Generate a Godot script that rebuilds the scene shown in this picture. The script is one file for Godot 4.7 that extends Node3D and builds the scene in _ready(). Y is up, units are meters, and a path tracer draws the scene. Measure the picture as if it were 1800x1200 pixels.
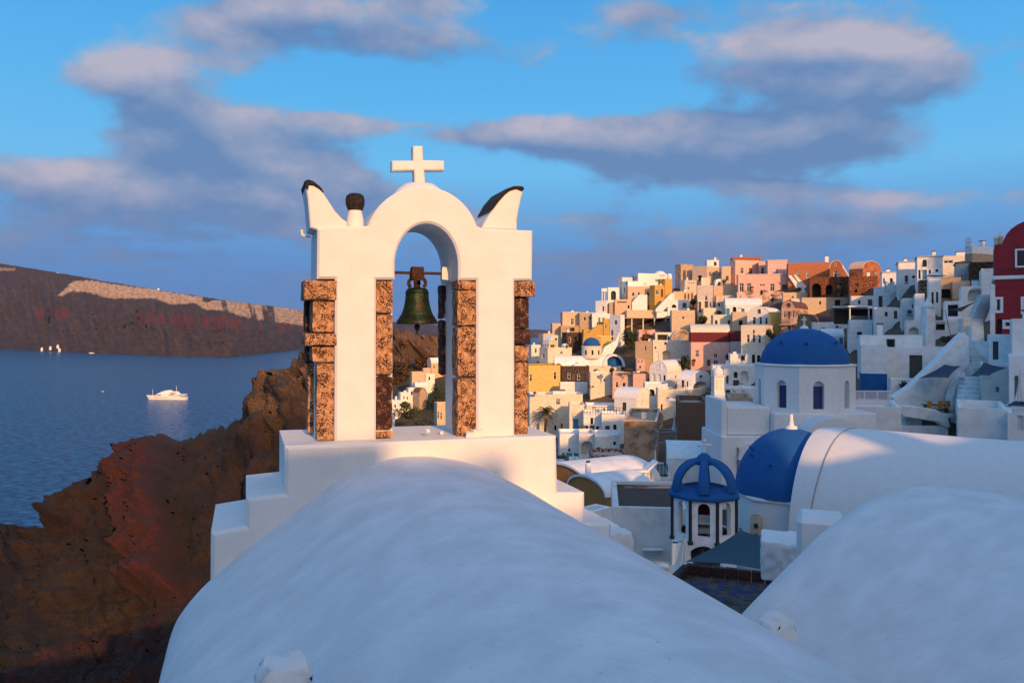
extends Node3D
# A whitewashed cliff-top village above the sea at sunrise. Units are metres, y is up, the eye is at the origin and the sea lies 80 m below it.

const FOCAL := 1400.0          # focal length in pixels of a picture 1800 wide
const MID_X := 900.0
const HORIZON := 580.0
const SEA := -80.0
const SUN_TURN := 22.0         # degrees to the right of straight behind the eye
const SUN_HEIGHT := 19.0

var rng := RandomNumberGenerator.new()
var mats := {}
var tex := {}
var used := {}
var rough_noise := FastNoiseLite.new()

func at(px: float, py: float, d: float) -> Vector3:
	return Vector3((px - MID_X) / FOCAL * d, (HORIZON - py) / FOCAL * d, -d)

func curve(pts: Array, x: float, k := 1) -> float:
	if x <= pts[0][0]: return pts[0][k]
	for i in range(1, pts.size()):
		if x <= pts[i][0]:
			var t: float = (x - pts[i - 1][0]) / (pts[i][0] - pts[i - 1][0])
			return lerpf(pts[i - 1][k], pts[i][k], t)
	return pts[-1][k]

# ---------------------------------------------------------------- meshes
class Shape:
	var v := PackedVector3Array()
	var n := PackedVector3Array()
	var c := PackedColorArray()
	var uv := PackedVector2Array()
	func tri(p0: Vector3, p1: Vector3, p2: Vector3, out := Vector3.ZERO) -> void:
		var nn := (p2 - p0).cross(p1 - p0)
		if out != Vector3.ZERO and nn.dot(out) < 0.0:
			nn = -nn
			var q := p1; p1 = p2; p2 = q
		nn = nn.normalized()
		v.append(p0); v.append(p1); v.append(p2)
		n.append(nn); n.append(nn); n.append(nn)
	func quad(p0: Vector3, p1: Vector3, p2: Vector3, p3: Vector3, out := Vector3.ZERO) -> void:
		tri(p0, p1, p2, out)
		tri(p0, p2, p3, out)
	func box(lo: Vector3, hi: Vector3, x := Transform3D()) -> void:
		var p := []
		for i in 8:
			p.append(x * Vector3(hi.x if i & 1 else lo.x, hi.y if i & 2 else lo.y, hi.z if i & 4 else lo.z))
		var b := x.basis
		quad(p[0], p[1], p[3], p[2], -b.z); quad(p[4], p[5], p[7], p[6], b.z)
		quad(p[0], p[2], p[6], p[4], -b.x); quad(p[1], p[3], p[7], p[5], b.x)
		quad(p[0], p[1], p[5], p[4], -b.y); quad(p[2], p[3], p[7], p[6], b.y)
	# a box whose edges are cut off at b
	func bevel_box(lo: Vector3, hi: Vector3, b: float, x := Transform3D()) -> void:
		var ctr := (lo + hi) * 0.5
		var h := (hi - lo) * 0.5
		b = minf(b, minf(h.x, minf(h.y, h.z)) * 0.9)
		var ax := [Vector3.RIGHT, Vector3.UP, Vector3.BACK]
		for i in 3:
			var j := (i + 1) % 3
			var k := (i + 2) % 3
			for s: float in [-1.0, 1.0]:
				var o: Vector3 = ax[i] * (s * h[i])
				var u: Vector3 = ax[j] * (h[j] - b)
				var w: Vector3 = ax[k] * (h[k] - b)
				quad(x * (ctr + o + u + w), x * (ctr + o - u + w), x * (ctr + o - u - w), x * (ctr + o + u - w), x.basis * o)
				for s2: float in [-1.0, 1.0]:
					var o2: Vector3 = ax[j] * (s2 * h[j])
					var a0: Vector3 = o + ax[j] * (s2 * (h[j] - b))
					var a1: Vector3 = o2 + ax[i] * (s * (h[i] - b))
					quad(x * (ctr + a0 + w), x * (ctr + a1 + w), x * (ctr + a1 - w), x * (ctr + a0 - w), x.basis * (o + o2))
		for sx: float in [-1.0, 1.0]:
			for sy: float in [-1.0, 1.0]:
				for sz: float in [-1.0, 1.0]:
					tri(x * (ctr + Vector3(sx * h.x, sy * (h.y - b), sz * (h.z - b))), x * (ctr + Vector3(sx * (h.x - b), sy * h.y, sz * (h.z - b))), x * (ctr + Vector3(sx * (h.x - b), sy * (h.y - b), sz * h.z)), x.basis * Vector3(sx, sy, sz))
	# rows of points, smooth; out: a point inside (normals turn away from it) or null
	func grid(rows: Array, out: Vector3, colors: Array = [], away := true) -> void:
		var nr := rows.size()
		var nc: int = rows[0].size()
		var nn := []
		for i in nr:
			var line := PackedVector3Array()
			var r0: PackedVector3Array = rows[maxi(i - 1, 0)]
			var r1: PackedVector3Array = rows[mini(i + 1, nr - 1)]
			var rr: PackedVector3Array = rows[i]
			for j in nc:
				line.append((r1[j] - r0[j]).cross(rr[mini(j + 1, nc - 1)] - rr[maxi(j - 1, 0)]).normalized())
			nn.append(line)
		# which way is out
		var vote := 0.0
		for i in range(0, nr, maxi(1, nr / 8)):
			for j in range(0, nc, maxi(1, nc / 8)):
				vote += nn[i][j].dot((rows[i][j] - out).normalized() if away else out)
		var sgn := 1.0 if vote > 0.0 else -1.0
		for i in nr - 1:
			for j in nc - 1:
				var a: Vector3 = rows[i][j]; var b: Vector3 = rows[i][j + 1]; var d: Vector3 = rows[i + 1][j]; var e: Vector3 = rows[i + 1][j + 1]
				var idx := [[i, j], [i, j + 1], [i + 1, j + 1], [i + 1, j]]
				var p := [a, b, e, d]
				var face := (e - a).cross(b - a)
				var flip := face.dot(nn[i][j] * sgn) < 0.0
				for t in [[0, 1, 2], [0, 2, 3]]:
					var o: Array = [t[0], t[2], t[1]] if flip else t
					for k in o:
						v.append(p[k]); n.append(nn[idx[k][0]][idx[k][1]] * sgn)
						if colors: c.append(colors[idx[k][0]][idx[k][1]])
	# [radius, height] profile round the y axis
	func lathe(profile: Array, seg: int, origin := Vector3.ZERO, sx := 1.0, from := 0.0, to := TAU) -> void:
		var rows := []
		for p in profile:
			var line := PackedVector3Array()
			for i in seg + 1:
				var a := lerpf(from, to, float(i) / seg)
				line.append(origin + Vector3(cos(a) * p[0] * sx, p[1], sin(a) * p[0]))
			rows.append(line)
		var ymid := 0.0
		for p in profile: ymid += p[1] / profile.size()
		grid(rows, origin + Vector3(0, ymid, 0))
	func tube(p0: Vector3, p1: Vector3, r0: float, r1: float, seg := 8, caps := true) -> void:
		var d := (p1 - p0).normalized()
		var u := d.cross(Vector3.UP if absf(d.y) < 0.9 else Vector3.RIGHT).normalized()
		var w := d.cross(u)
		for i in seg:
			var a := TAU * i / seg
			var b := TAU * (i + 1) / seg
			var ea := u * cos(a) + w * sin(a)
			var eb := u * cos(b) + w * sin(b)
			quad(p0 + ea * r0, p0 + eb * r0, p1 + eb * r1, p1 + ea * r1, ea + eb)
			if caps:
				tri(p0, p0 + ea * r0, p0 + eb * r0, -d)
				tri(p1, p1 + ea * r1, p1 + eb * r1, d)
	# outline in the xy plane, pushed from z1 (front) back to z0, front edges cut by b
	func slab(poly: PackedVector2Array, z1: float, z0: float, b := 0.015, x := Transform3D()) -> void:
		if Geometry2D.is_polygon_clockwise(poly):
			poly = poly.duplicate(); poly.reverse()
		var m := poly.size()
		var ins := PackedVector2Array()
		for i in m:
			var d0 := (poly[i] - poly[(i + m - 1) % m]).normalized()
			var d1 := (poly[(i + 1) % m] - poly[i]).normalized()
			var n0 := Vector2(-d0.y, d0.x)
			var n1 := Vector2(-d1.y, d1.x)
			var mid := (n0 + n1).normalized()
			ins.append(poly[i] + mid * (b / maxf(0.4, mid.dot(n0))))
		var t := Geometry2D.triangulate_polygon(ins)
		for i in range(0, t.size(), 3):
			tri(x * Vector3(ins[t[i]].x, ins[t[i]].y, z1), x * Vector3(ins[t[i + 1]].x, ins[t[i + 1]].y, z1), x * Vector3(ins[t[i + 2]].x, ins[t[i + 2]].y, z1), x.basis.z)
			tri(x * Vector3(ins[t[i]].x, ins[t[i]].y, z0), x * Vector3(ins[t[i + 1]].x, ins[t[i + 1]].y, z0), x * Vector3(ins[t[i + 2]].x, ins[t[i + 2]].y, z0), -x.basis.z)
		for i in m:
			var k := (i + 1) % m
			var o2 := (poly[k] - poly[i])
			var o := x.basis * Vector3(o2.y, -o2.x, 0)
			var a := poly[i]; var e := poly[k]; var ai := ins[i]; var ei := ins[k]
			quad(x * Vector3(a.x, a.y, z1 - b), x * Vector3(e.x, e.y, z1 - b), x * Vector3(e.x, e.y, z0 + b), x * Vector3(a.x, a.y, z0 + b), o)
			quad(x * Vector3(a.x, a.y, z1 - b), x * Vector3(e.x, e.y, z1 - b), x * Vector3(ei.x, ei.y, z1), x * Vector3(ai.x, ai.y, z1), o + x.basis.z)
			quad(x * Vector3(a.x, a.y, z0 + b), x * Vector3(e.x, e.y, z0 + b), x * Vector3(ei.x, ei.y, z0), x * Vector3(ai.x, ai.y, z0), o - x.basis.z)
	func mesh() -> ArrayMesh:
		var arr := []
		arr.resize(Mesh.ARRAY_MAX)
		arr[Mesh.ARRAY_VERTEX] = v
		arr[Mesh.ARRAY_NORMAL] = n
		if c.size() == v.size() and c.size() > 0: arr[Mesh.ARRAY_COLOR] = c
		var am := ArrayMesh.new()
		am.add_surface_from_arrays(Mesh.PRIMITIVE_TRIANGLES, arr)
		return am

func numbered(called: String) -> String:
	used[called] = used.get(called, 0) + 1
	return called if used[called] == 1 else "%s_%03d" % [called, used[called] - 1]

func tag(o: Node3D, label: String, category := "", group := "", kind := "") -> void:
	if label: o.set_meta("label", label)
	if category: o.set_meta("category", category)
	if group: o.set_meta("group", group)
	if kind: o.set_meta("kind", kind)

func thing(called: String, label: String, category: String, where: Vector3, turn := 0.0, group := "") -> Node3D:
	var o := Node3D.new()
	o.name = numbered(called)
	add_child(o)
	o.position = where
	o.rotation.y = turn
	tag(o, label, category, group, "thing")
	return o

func part(called: String, s: Shape, m: Material, parent: Node) -> MeshInstance3D:
	if s.v.is_empty(): return null
	return part_mesh(called, s.mesh(), m, parent)

func part_mesh(called: String, mesh: Mesh, m: Material, parent: Node) -> MeshInstance3D:
	var o := MeshInstance3D.new()
	o.name = numbered(called) if parent == self else called
	o.mesh = mesh
	o.material_override = m
	parent.add_child(o, true)
	return o

func structure(called: String, s: Shape, m: Material) -> MeshInstance3D:
	var o := part(called, s, m, self)
	o.set_meta("kind", "structure")
	return o

# ---------------------------------------------------------------- materials
func noise_tex(key: String, freq: float, octaves: int, lo: Color, hi: Color, mid = null, kind := FastNoiseLite.TYPE_SIMPLEX_SMOOTH, size := 512, sharp := [0.0, 1.0]) -> ImageTexture:
	if tex.has(key): return tex[key]
	var f := FastNoiseLite.new()
	f.noise_type = kind
	f.seed = key.hash() % 9999
	f.frequency = freq
	f.fractal_octaves = octaves
	var im := f.get_seamless_image(size, size)
	im.convert(Image.FORMAT_RGB8)
	var data := im.get_data()
	var out := PackedByteArray()
	out.resize(data.size())
	var lut := []
	for i in 256:
		var t := clampf((i / 255.0 - sharp[0]) / (sharp[1] - sharp[0]), 0.0, 1.0)
		var c: Color = lo.lerp(hi, t)
		if mid != null: c = lo.lerp(mid, t * 2.0) if t < 0.5 else (mid as Color).lerp(hi, t * 2.0 - 1.0)
		lut.append([int(c.r * 255), int(c.g * 255), int(c.b * 255)])
	for i in range(0, data.size(), 3):
		var l: Array = lut[data[i]]
		out[i] = l[0]; out[i + 1] = l[1]; out[i + 2] = l[2]
	tex[key] = ImageTexture.create_from_image(Image.create_from_data(size, size, false, Image.FORMAT_RGB8, out))
	return tex[key]

func bump_tex(key: String, freq: float, octaves: int, strength: float, kind := FastNoiseLite.TYPE_SIMPLEX_SMOOTH, size := 512) -> ImageTexture:
	if tex.has(key): return tex[key]
	var f := FastNoiseLite.new()
	f.noise_type = kind
	f.seed = key.hash() % 9999
	f.frequency = freq
	f.fractal_octaves = octaves
	var im := f.get_seamless_image(size, size)
	im.bump_map_to_normal_map(strength)
	tex[key] = ImageTexture.create_from_image(im)
	return tex[key]

# plain paint in a real-world (linear) colour
func paint(r: float, g: float, b: float, rough := 0.85) -> StandardMaterial3D:
	var key := "p%.3f %.3f %.3f %.2f" % [r, g, b, rough]
	if mats.has(key): return mats[key]
	var m := StandardMaterial3D.new()
	m.albedo_color = Color(r, g, b).linear_to_srgb()
	m.roughness = rough
	m.cull_mode = BaseMaterial3D.CULL_DISABLED
	mats[key] = m
	return m

# limewash or plaster: mottled, brushed, a little uneven
func plaster(r: float, g: float, b: float, scale := 0.35, mottle := "wash", bump := 0.22) -> StandardMaterial3D:
	var key := "w%.3f %.3f %.3f %.2f %s %.2f" % [r, g, b, scale, mottle, bump]
	if mats.has(key): return mats[key]
	var m := StandardMaterial3D.new()
	m.albedo_color = Color(r, g, b).linear_to_srgb()
	match mottle:
		"wash": m.albedo_texture = noise_tex("wash", 0.014, 6, Color(0.93, 0.93, 0.925), Color(1, 1, 1), null, FastNoiseLite.TYPE_SIMPLEX_SMOOTH, 512, [0.2, 0.6])
		"worn": m.albedo_texture = noise_tex("worn", 0.014, 6, Color(0.55, 0.50, 0.45), Color(1, 1, 1), Color(0.88, 0.86, 0.84), FastNoiseLite.TYPE_SIMPLEX_SMOOTH, 512, [0.22, 0.72])
		"rock": m.albedo_texture = noise_tex("rockwork", 0.03, 5, Color(0.25, 0.22, 0.2), Color(1, 1, 1), Color(0.62, 0.58, 0.52), FastNoiseLite.TYPE_SIMPLEX, 512, [0.25, 0.75])
	if bump > 0.01:
		m.normal_enabled = true
		m.normal_texture = bump_tex("plasterbump", 0.03, 5, 3.0)
		m.normal_scale = bump
	m.uv1_triplanar = true
	m.uv1_world_triplanar = true
	m.uv1_scale = Vector3.ONE * (scale * 0.4 if mottle == "worn" else scale)
	m.roughness = 0.88
	m.cull_mode = BaseMaterial3D.CULL_DISABLED
	mats[key] = m
	return m

const HUES := {
	"white": [0.80, 0.80, 0.79], "cream": [0.74, 0.66, 0.53], "sand": [0.60, 0.47, 0.33], "peach": [0.66, 0.45, 0.30], "tan": [0.46, 0.33, 0.22],
	"mustard": [0.54, 0.33, 0.08], "yellow": [0.70, 0.49, 0.16], "pink": [0.72, 0.44, 0.38], "rose": [0.62, 0.42, 0.35], "terracotta": [0.42, 0.15, 0.07],
	"burgundy": [0.14, 0.012, 0.022], "brown": [0.085, 0.045, 0.028], "stone": [0.14, 0.10, 0.075], "olive": [0.20, 0.17, 0.09], "grey": [0.50, 0.49, 0.48],
	"dusk": [0.58, 0.50, 0.45], "rust": [0.36, 0.12, 0.05], "crimson": [0.27, 0.018, 0.03], "orange": [0.40, 0.16, 0.04], "umber": [0.15, 0.085, 0.06], "slate": [0.12, 0.12, 0.13],
	"offwhite": [0.72, 0.70, 0.66], "royal": [0.004, 0.092, 0.30], "gravel": [0.075, 0.042, 0.027], "roofbrown": [0.13, 0.06, 0.05],
}
func hue(k: String, mottle := "wash", scale := 0.35) -> StandardMaterial3D:
	var h: Array = HUES[k]
	return plaster(h[0], h[1], h[2], scale * 0.5, mottle, 0.0)

func glass() -> StandardMaterial3D:
	return paint(0.012, 0.014, 0.018, 0.12)

# ---------------------------------------------------------------- sky
var cloud_noise := FastNoiseLite.new()
var puff_noise := FastNoiseLite.new()
var bank_noise := FastNoiseLite.new()
# cloud banks seen in the picture: place, half width, half height, weight, slope
const BANKS := [
	[235, 105, 190, 58, 0.9, -0.12, 0.85], [150, 135, 120, 26, 0.4, 0.0, 0.8], [370, 55, 120, 40, 0.5, 0.25, 0.6], [330, 190, 190, 60, 0.8, 0.20, 0.4], [430, 255, 220, 60, 0.85, 0.22, 0.1], [210, 235, 110, 28, 0.5, 0.1, 0.6], [120, 305, 330, 46, 0.75, 0.10, 0.45], [250, 370, 460, 60, 0.7, 0.05, 0.25], [600, 320, 170, 48, 0.6, 0.1, 0.1], [60, 430, 420, 60, 0.25, 0.0, 0.1],
	[440, 25, 190, 30, 0.6, 0.0, 0.45], [660, 80, 210, 34, 0.9, 0.08, 0.1], [810, 38, 110, 55, 0.75, 0.0, 0.8], [640, 5, 260, 28, 0.6, 0.0, 0.25], [590, 212, 110, 16, 0.6, 0.12, 0.1], [790, 238, 80, 13, 0.6, 0.05, 0.1], [740, 218, 45, 8, 0.5, 0.0, 0.1],
	[1030, 60, 120, 42, 0.6, -0.3, 0.7], [1180, 20, 170, 34, 0.6, 0.0, 0.2], [1330, 75, 290, 34, 0.8, 0.02, 0.85], [1560, 72, 180, 40, 0.8, 0.05, 0.8], [1450, 5, 220, 24, 0.5, -0.05, 0.75], [1430, 140, 250, 34, 0.75, -0.02, 0.3], [1620, 140, 110, 44, 0.45, 0.0, 0.45], [1000, 238, 210, 26, 0.85, 0.03, 0.0], [1290, 255, 330, 58, 1.25, -0.02, 0.0], [1450, 215, 190, 56, 0.85, -0.2, 0.12],
	[1300, 328, 240, 20, 0.55, 0.06, 0.5], [1560, 350, 350, 26, 0.6, 0.02, 0.5], [1740, 338, 140, 22, 0.55, 0.0, 0.6], [1450, 400, 460, 34, 0.6, 0.0, 0.3], [960, 385, 200, 20, 0.55, 0.0, 0.5], [300, 450, 480, 46, 0.25, 0.0, 0.3], [850, 480, 480, 46, 0.4, 0.0, 0.1], [1500, 460, 500, 40, 0.4, 0.0, 0.15],
	[50, 110, 90, 120, -0.5, 0.0, 0.5], [560, 155, 150, 24, -0.5, 0.0, 0.5], [830, 165, 250, 30, -0.6, 0.0, 0.5], [760, 290, 150, 26, -0.5, 0.0, 0.5], [1760, 200, 60, 120, -0.6, 0.0, 0.5], [1060, 160, 120, 28, -0.5, 0.0, 0.5], [1010, 312, 110, 22, -0.35, 0.0, 0.5],
]
var bank_lit := 0.5

func cover(az: float, el: float) -> float:
	var ca := cos(az)
	var se := maxf(sin(el), 0.0) + 0.07
	var ce := cos(el)
	var x := sin(az) * ce / se
	var z := -ca * ce / se
	var wx := puff_noise.get_noise_2d(degrees_to(az) * 3.0 + 90.0, degrees_to(el) * 5.0) * 0.5
	var n := cloud_noise.get_noise_2d(x * 10.0 + wx * 6.0, z * 16.0) * 0.8 + puff_noise.get_noise_2d(degrees_to(az) * 7.0, degrees_to(el) * 15.0) * 0.75 + puff_noise.get_noise_2d(degrees_to(az) * 26.0 + 700.0, degrees_to(el) * 46.0) * 0.28
	var b := 0.0
	var inside := 0.0
	var lw := 0.06
	var ls := 0.03
	if ca > 0.6 and el < 0.62:
		var px := 900.0 + 1400.0 * tan(az)
		var py := 580.0 - 1400.0 * tan(el) / ca
		inside = clampf(1.0 - (absf(px - 900.0) - 950.0) / 300.0, 0.0, 1.0) * clampf((py + 250.0) / 250.0, 0.0, 1.0)
		if inside > 0.0:
			for k in BANKS:
				var dx: float = (px - k[0]) / k[2]
				if absf(dx) > 1.7: continue
				var dy: float = (py - k[1] - k[5] * (px - k[0])) / k[3]
				var q := dx * dx + dy * dy
				if q < 3.0:
					var g: float = k[4] * exp(-q * 1.1)
					b += g
					if g > 0.0: lw += g * g; ls += g * g * k[6]
			b -= 0.26
	var far := bank_noise.get_noise_2d(degrees_to(az) * 1.3, degrees_to(el) * 3.2) * 0.95 - 0.02
	bank_lit = lerpf(0.42 + far * 0.3, ls / lw, inside)
	return n * 0.85 + lerpf(far, b, inside)

func degrees_to(a: float) -> float:
	return a * 57.2958

func sky_color(az: float, el: float, sun: Vector3) -> Color:
	var e := degrees_to(el)
	var k := clampf(e / 90.0, 0.0, 1.0)
	var c: Color
	if e < 5.0: c = Color8(84, 118, 170).lerp(Color8(92, 138, 194), e / 5.0)
	elif e < 11.0: c = Color8(92, 138, 194).lerp(Color8(104, 178, 226), (e - 5.0) / 6.0)
	elif e < 16.0: c = Color8(104, 178, 226).lerp(Color8(88, 170, 226), (e - 11.0) / 5.0)
	elif e < 24.0: c = Color8(88, 170, 226).lerp(Color8(72, 152, 216), (e - 16.0) / 8.0)
	else: c = Color8(72, 152, 216).lerp(Color8(64, 136, 202), minf(1.0, (e - 24.0) / 50.0))
	var up := cover(az + 0.006, el + 0.026)
	var d := cover(az, el)
	var dens := smoothstep(-0.12, 0.55, d)
	var lit := clampf(bank_lit * 0.95 - 0.05 + (d - up) * 0.45 + puff_noise.get_noise_2d(degrees_to(az) * 9.0 + 400.0, e * 14.0) * 0.5, 0.0, 1.0)
	lit *= smoothstep(3.0, 10.0, e) * 0.85 + 0.15
	var cl := Color8(97, 123, 166).lerp(Color8(186, 170, 182), lit)
	if e > 24.0: cl = cl.lerp(Color8(150, 165, 195), minf(1.0, (e - 24.0) / 30.0) * 0.5)
	c = c.lerp(cl, dens * 0.86)
	var dir := Vector3(sin(az) * cos(el), sin(el), -cos(az) * cos(el))
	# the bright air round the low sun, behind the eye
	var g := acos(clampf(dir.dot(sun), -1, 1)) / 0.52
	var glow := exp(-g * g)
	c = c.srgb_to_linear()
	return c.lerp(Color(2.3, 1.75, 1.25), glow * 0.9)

func make_sky(sun: Vector3) -> ImageTexture:
	cloud_noise.seed = 11; cloud_noise.frequency = 0.028; cloud_noise.fractal_octaves = 5; cloud_noise.fractal_gain = 0.52
	puff_noise.seed = 5; puff_noise.frequency = 0.011; puff_noise.fractal_octaves = 6; puff_noise.fractal_gain = 0.58
	bank_noise.seed = 23; bank_noise.frequency = 0.018; bank_noise.fractal_octaves = 3
	var w := 640
	var h := 160
	var low := Image.create(w, h * 2, false, Image.FORMAT_RGBF)
	low.fill(Color8(80, 108, 150).srgb_to_linear())
	for j in h:
		var el := (0.5 - (j + 0.5) / (2.0 * h)) * PI
		for i in w:
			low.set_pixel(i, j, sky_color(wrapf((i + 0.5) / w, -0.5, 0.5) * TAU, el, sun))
	low.resize(4096, 2048, Image.INTERPOLATE_CUBIC)
	for j in range(704, 1024):
		var el := (0.5 - (j + 0.5) / 2048.0) * PI
		for i in range(-416, 416):
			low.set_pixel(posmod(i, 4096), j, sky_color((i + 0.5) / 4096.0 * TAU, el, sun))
	return ImageTexture.create_from_image(low)

# ---------------------------------------------------------------- ground
const TOWN_X := [640.0, 930.0, 1000.0, 1150.0, 1300.0, 1400.0, 1500.0, 1600.0, 1700.0, 1800.0, 1950.0]
const TOWN_Y := [460.0, 500.0, 540.0, 580.0, 620.0, 660.0, 700.0, 740.0, 780.0, 820.0, 900.0, 1000.0, 1250.0]
const TOWN_D := [
	[275, 270, 262, 252, 238, 222, 205, 188, 170, 150, 110, 75, 40],
	[240, 235, 230, 222, 208, 190, 170, 152, 134, 116, 80, 46, 26],
	[235, 230, 222, 212, 198, 180, 162, 144, 126, 108, 70, 42, 24],
	[225, 218, 208, 195, 180, 163, 147, 131, 115, 98, 62, 38, 21],
	[215, 205, 192, 176, 159, 142, 126, 112, 99, 86, 52, 32, 18],
	[200, 190, 175, 155, 136, 118, 104, 92, 82, 73, 46, 29, 17],
	[185, 172, 150, 124, 104, 90, 79, 70, 63, 56, 40, 27, 16],
	[130, 115, 99, 85, 75, 67, 60, 54, 49, 45, 36, 26, 16],
	[112, 99, 86, 75, 67, 61, 56, 51, 47, 43, 35, 25, 16],
	[92, 83, 75, 68, 62, 58, 54, 50, 46, 42, 34, 25, 16],
	[80, 74, 69, 64, 59, 55, 51, 48, 44, 41, 33, 24, 16],
]
func town_depth(px: float, py: float) -> float:
	var i := 0
	while i < TOWN_X.size() - 2 and px > TOWN_X[i + 1]: i += 1
	var j := 0
	while j < TOWN_Y.size() - 2 and py > TOWN_Y[j + 1]: j += 1
	var u := clampf((px - TOWN_X[i]) / (TOWN_X[i + 1] - TOWN_X[i]), 0, 1)
	var w := clampf((py - TOWN_Y[j]) / (TOWN_Y[j + 1] - TOWN_Y[j]), -0.6, 1)
	return lerpf(lerpf(TOWN_D[i][j], TOWN_D[i][j + 1], w), lerpf(TOWN_D[i + 1][j], TOWN_D[i + 1][j + 1], w), u)

func rock_material(key: String, scale: float, relief: float, lo := Color(0.62, 0.6, 0.58)) -> StandardMaterial3D:
	var m := StandardMaterial3D.new()
	m.vertex_color_use_as_albedo = true
	m.albedo_texture = noise_tex("grit" + key, 0.03, 6, lo, Color(1, 1, 1), null, FastNoiseLite.TYPE_SIMPLEX, 512, [0.25, 0.7])
	m.normal_enabled = true
	m.normal_texture = bump_tex("rockbump", 0.025, 6, 14.0, FastNoiseLite.TYPE_SIMPLEX)
	m.normal_scale = relief
	m.uv1_triplanar = true
	m.uv1_world_triplanar = true
	m.uv1_scale = Vector3.ONE * scale
	m.roughness = 0.95
	m.cull_mode = BaseMaterial3D.CULL_DISABLED
	return m

func build_sea() -> void:
	# one sheet to the horizon: fine steps near the shore, wide ones far out
	var rows := []
	var zs := [400.0, 60.0, -60.0, -200.0, -500.0, -1000.0, -2000.0, -4000.0, -9000.0, -18000.0, -32000.0]
	for z in zs:
		var line := PackedVector3Array()
		for x in [-30000.0, -12000.0, -5000.0, -2000.0, -800.0, 0.0, 800.0, 2500.0, 8000.0, 20000.0]:
			line.append(Vector3(x, SEA, z))
		rows.append(line)
	var s := Shape.new()
	s.grid(rows, Vector3.UP, [], false)
	var m := StandardMaterial3D.new()
	m.albedo_color = Color(0.014, 0.135, 0.31).linear_to_srgb()
	m.roughness = 0.22
	m.metallic_specular = 0.3
	m.normal_enabled = true
	m.normal_texture = bump_tex("waves", 0.016, 6, 16.0)
	m.normal_scale = 1.0
	m.albedo_texture = noise_tex("swell", 0.02, 6, Color(0.45, 0.55, 0.62), Color(1, 1, 1), null, FastNoiseLite.TYPE_SIMPLEX_SMOOTH, 512, [0.25, 0.75])  # bright and dark sky reflections of the ripples painted into the colour
	m.uv1_triplanar = true
	m.uv1_world_triplanar = true
	m.uv1_scale = Vector3(0.011, 0.011, 0.018)
	m.cull_mode = BaseMaterial3D.CULL_DISABLED
	structure("sea", s, m)

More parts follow.
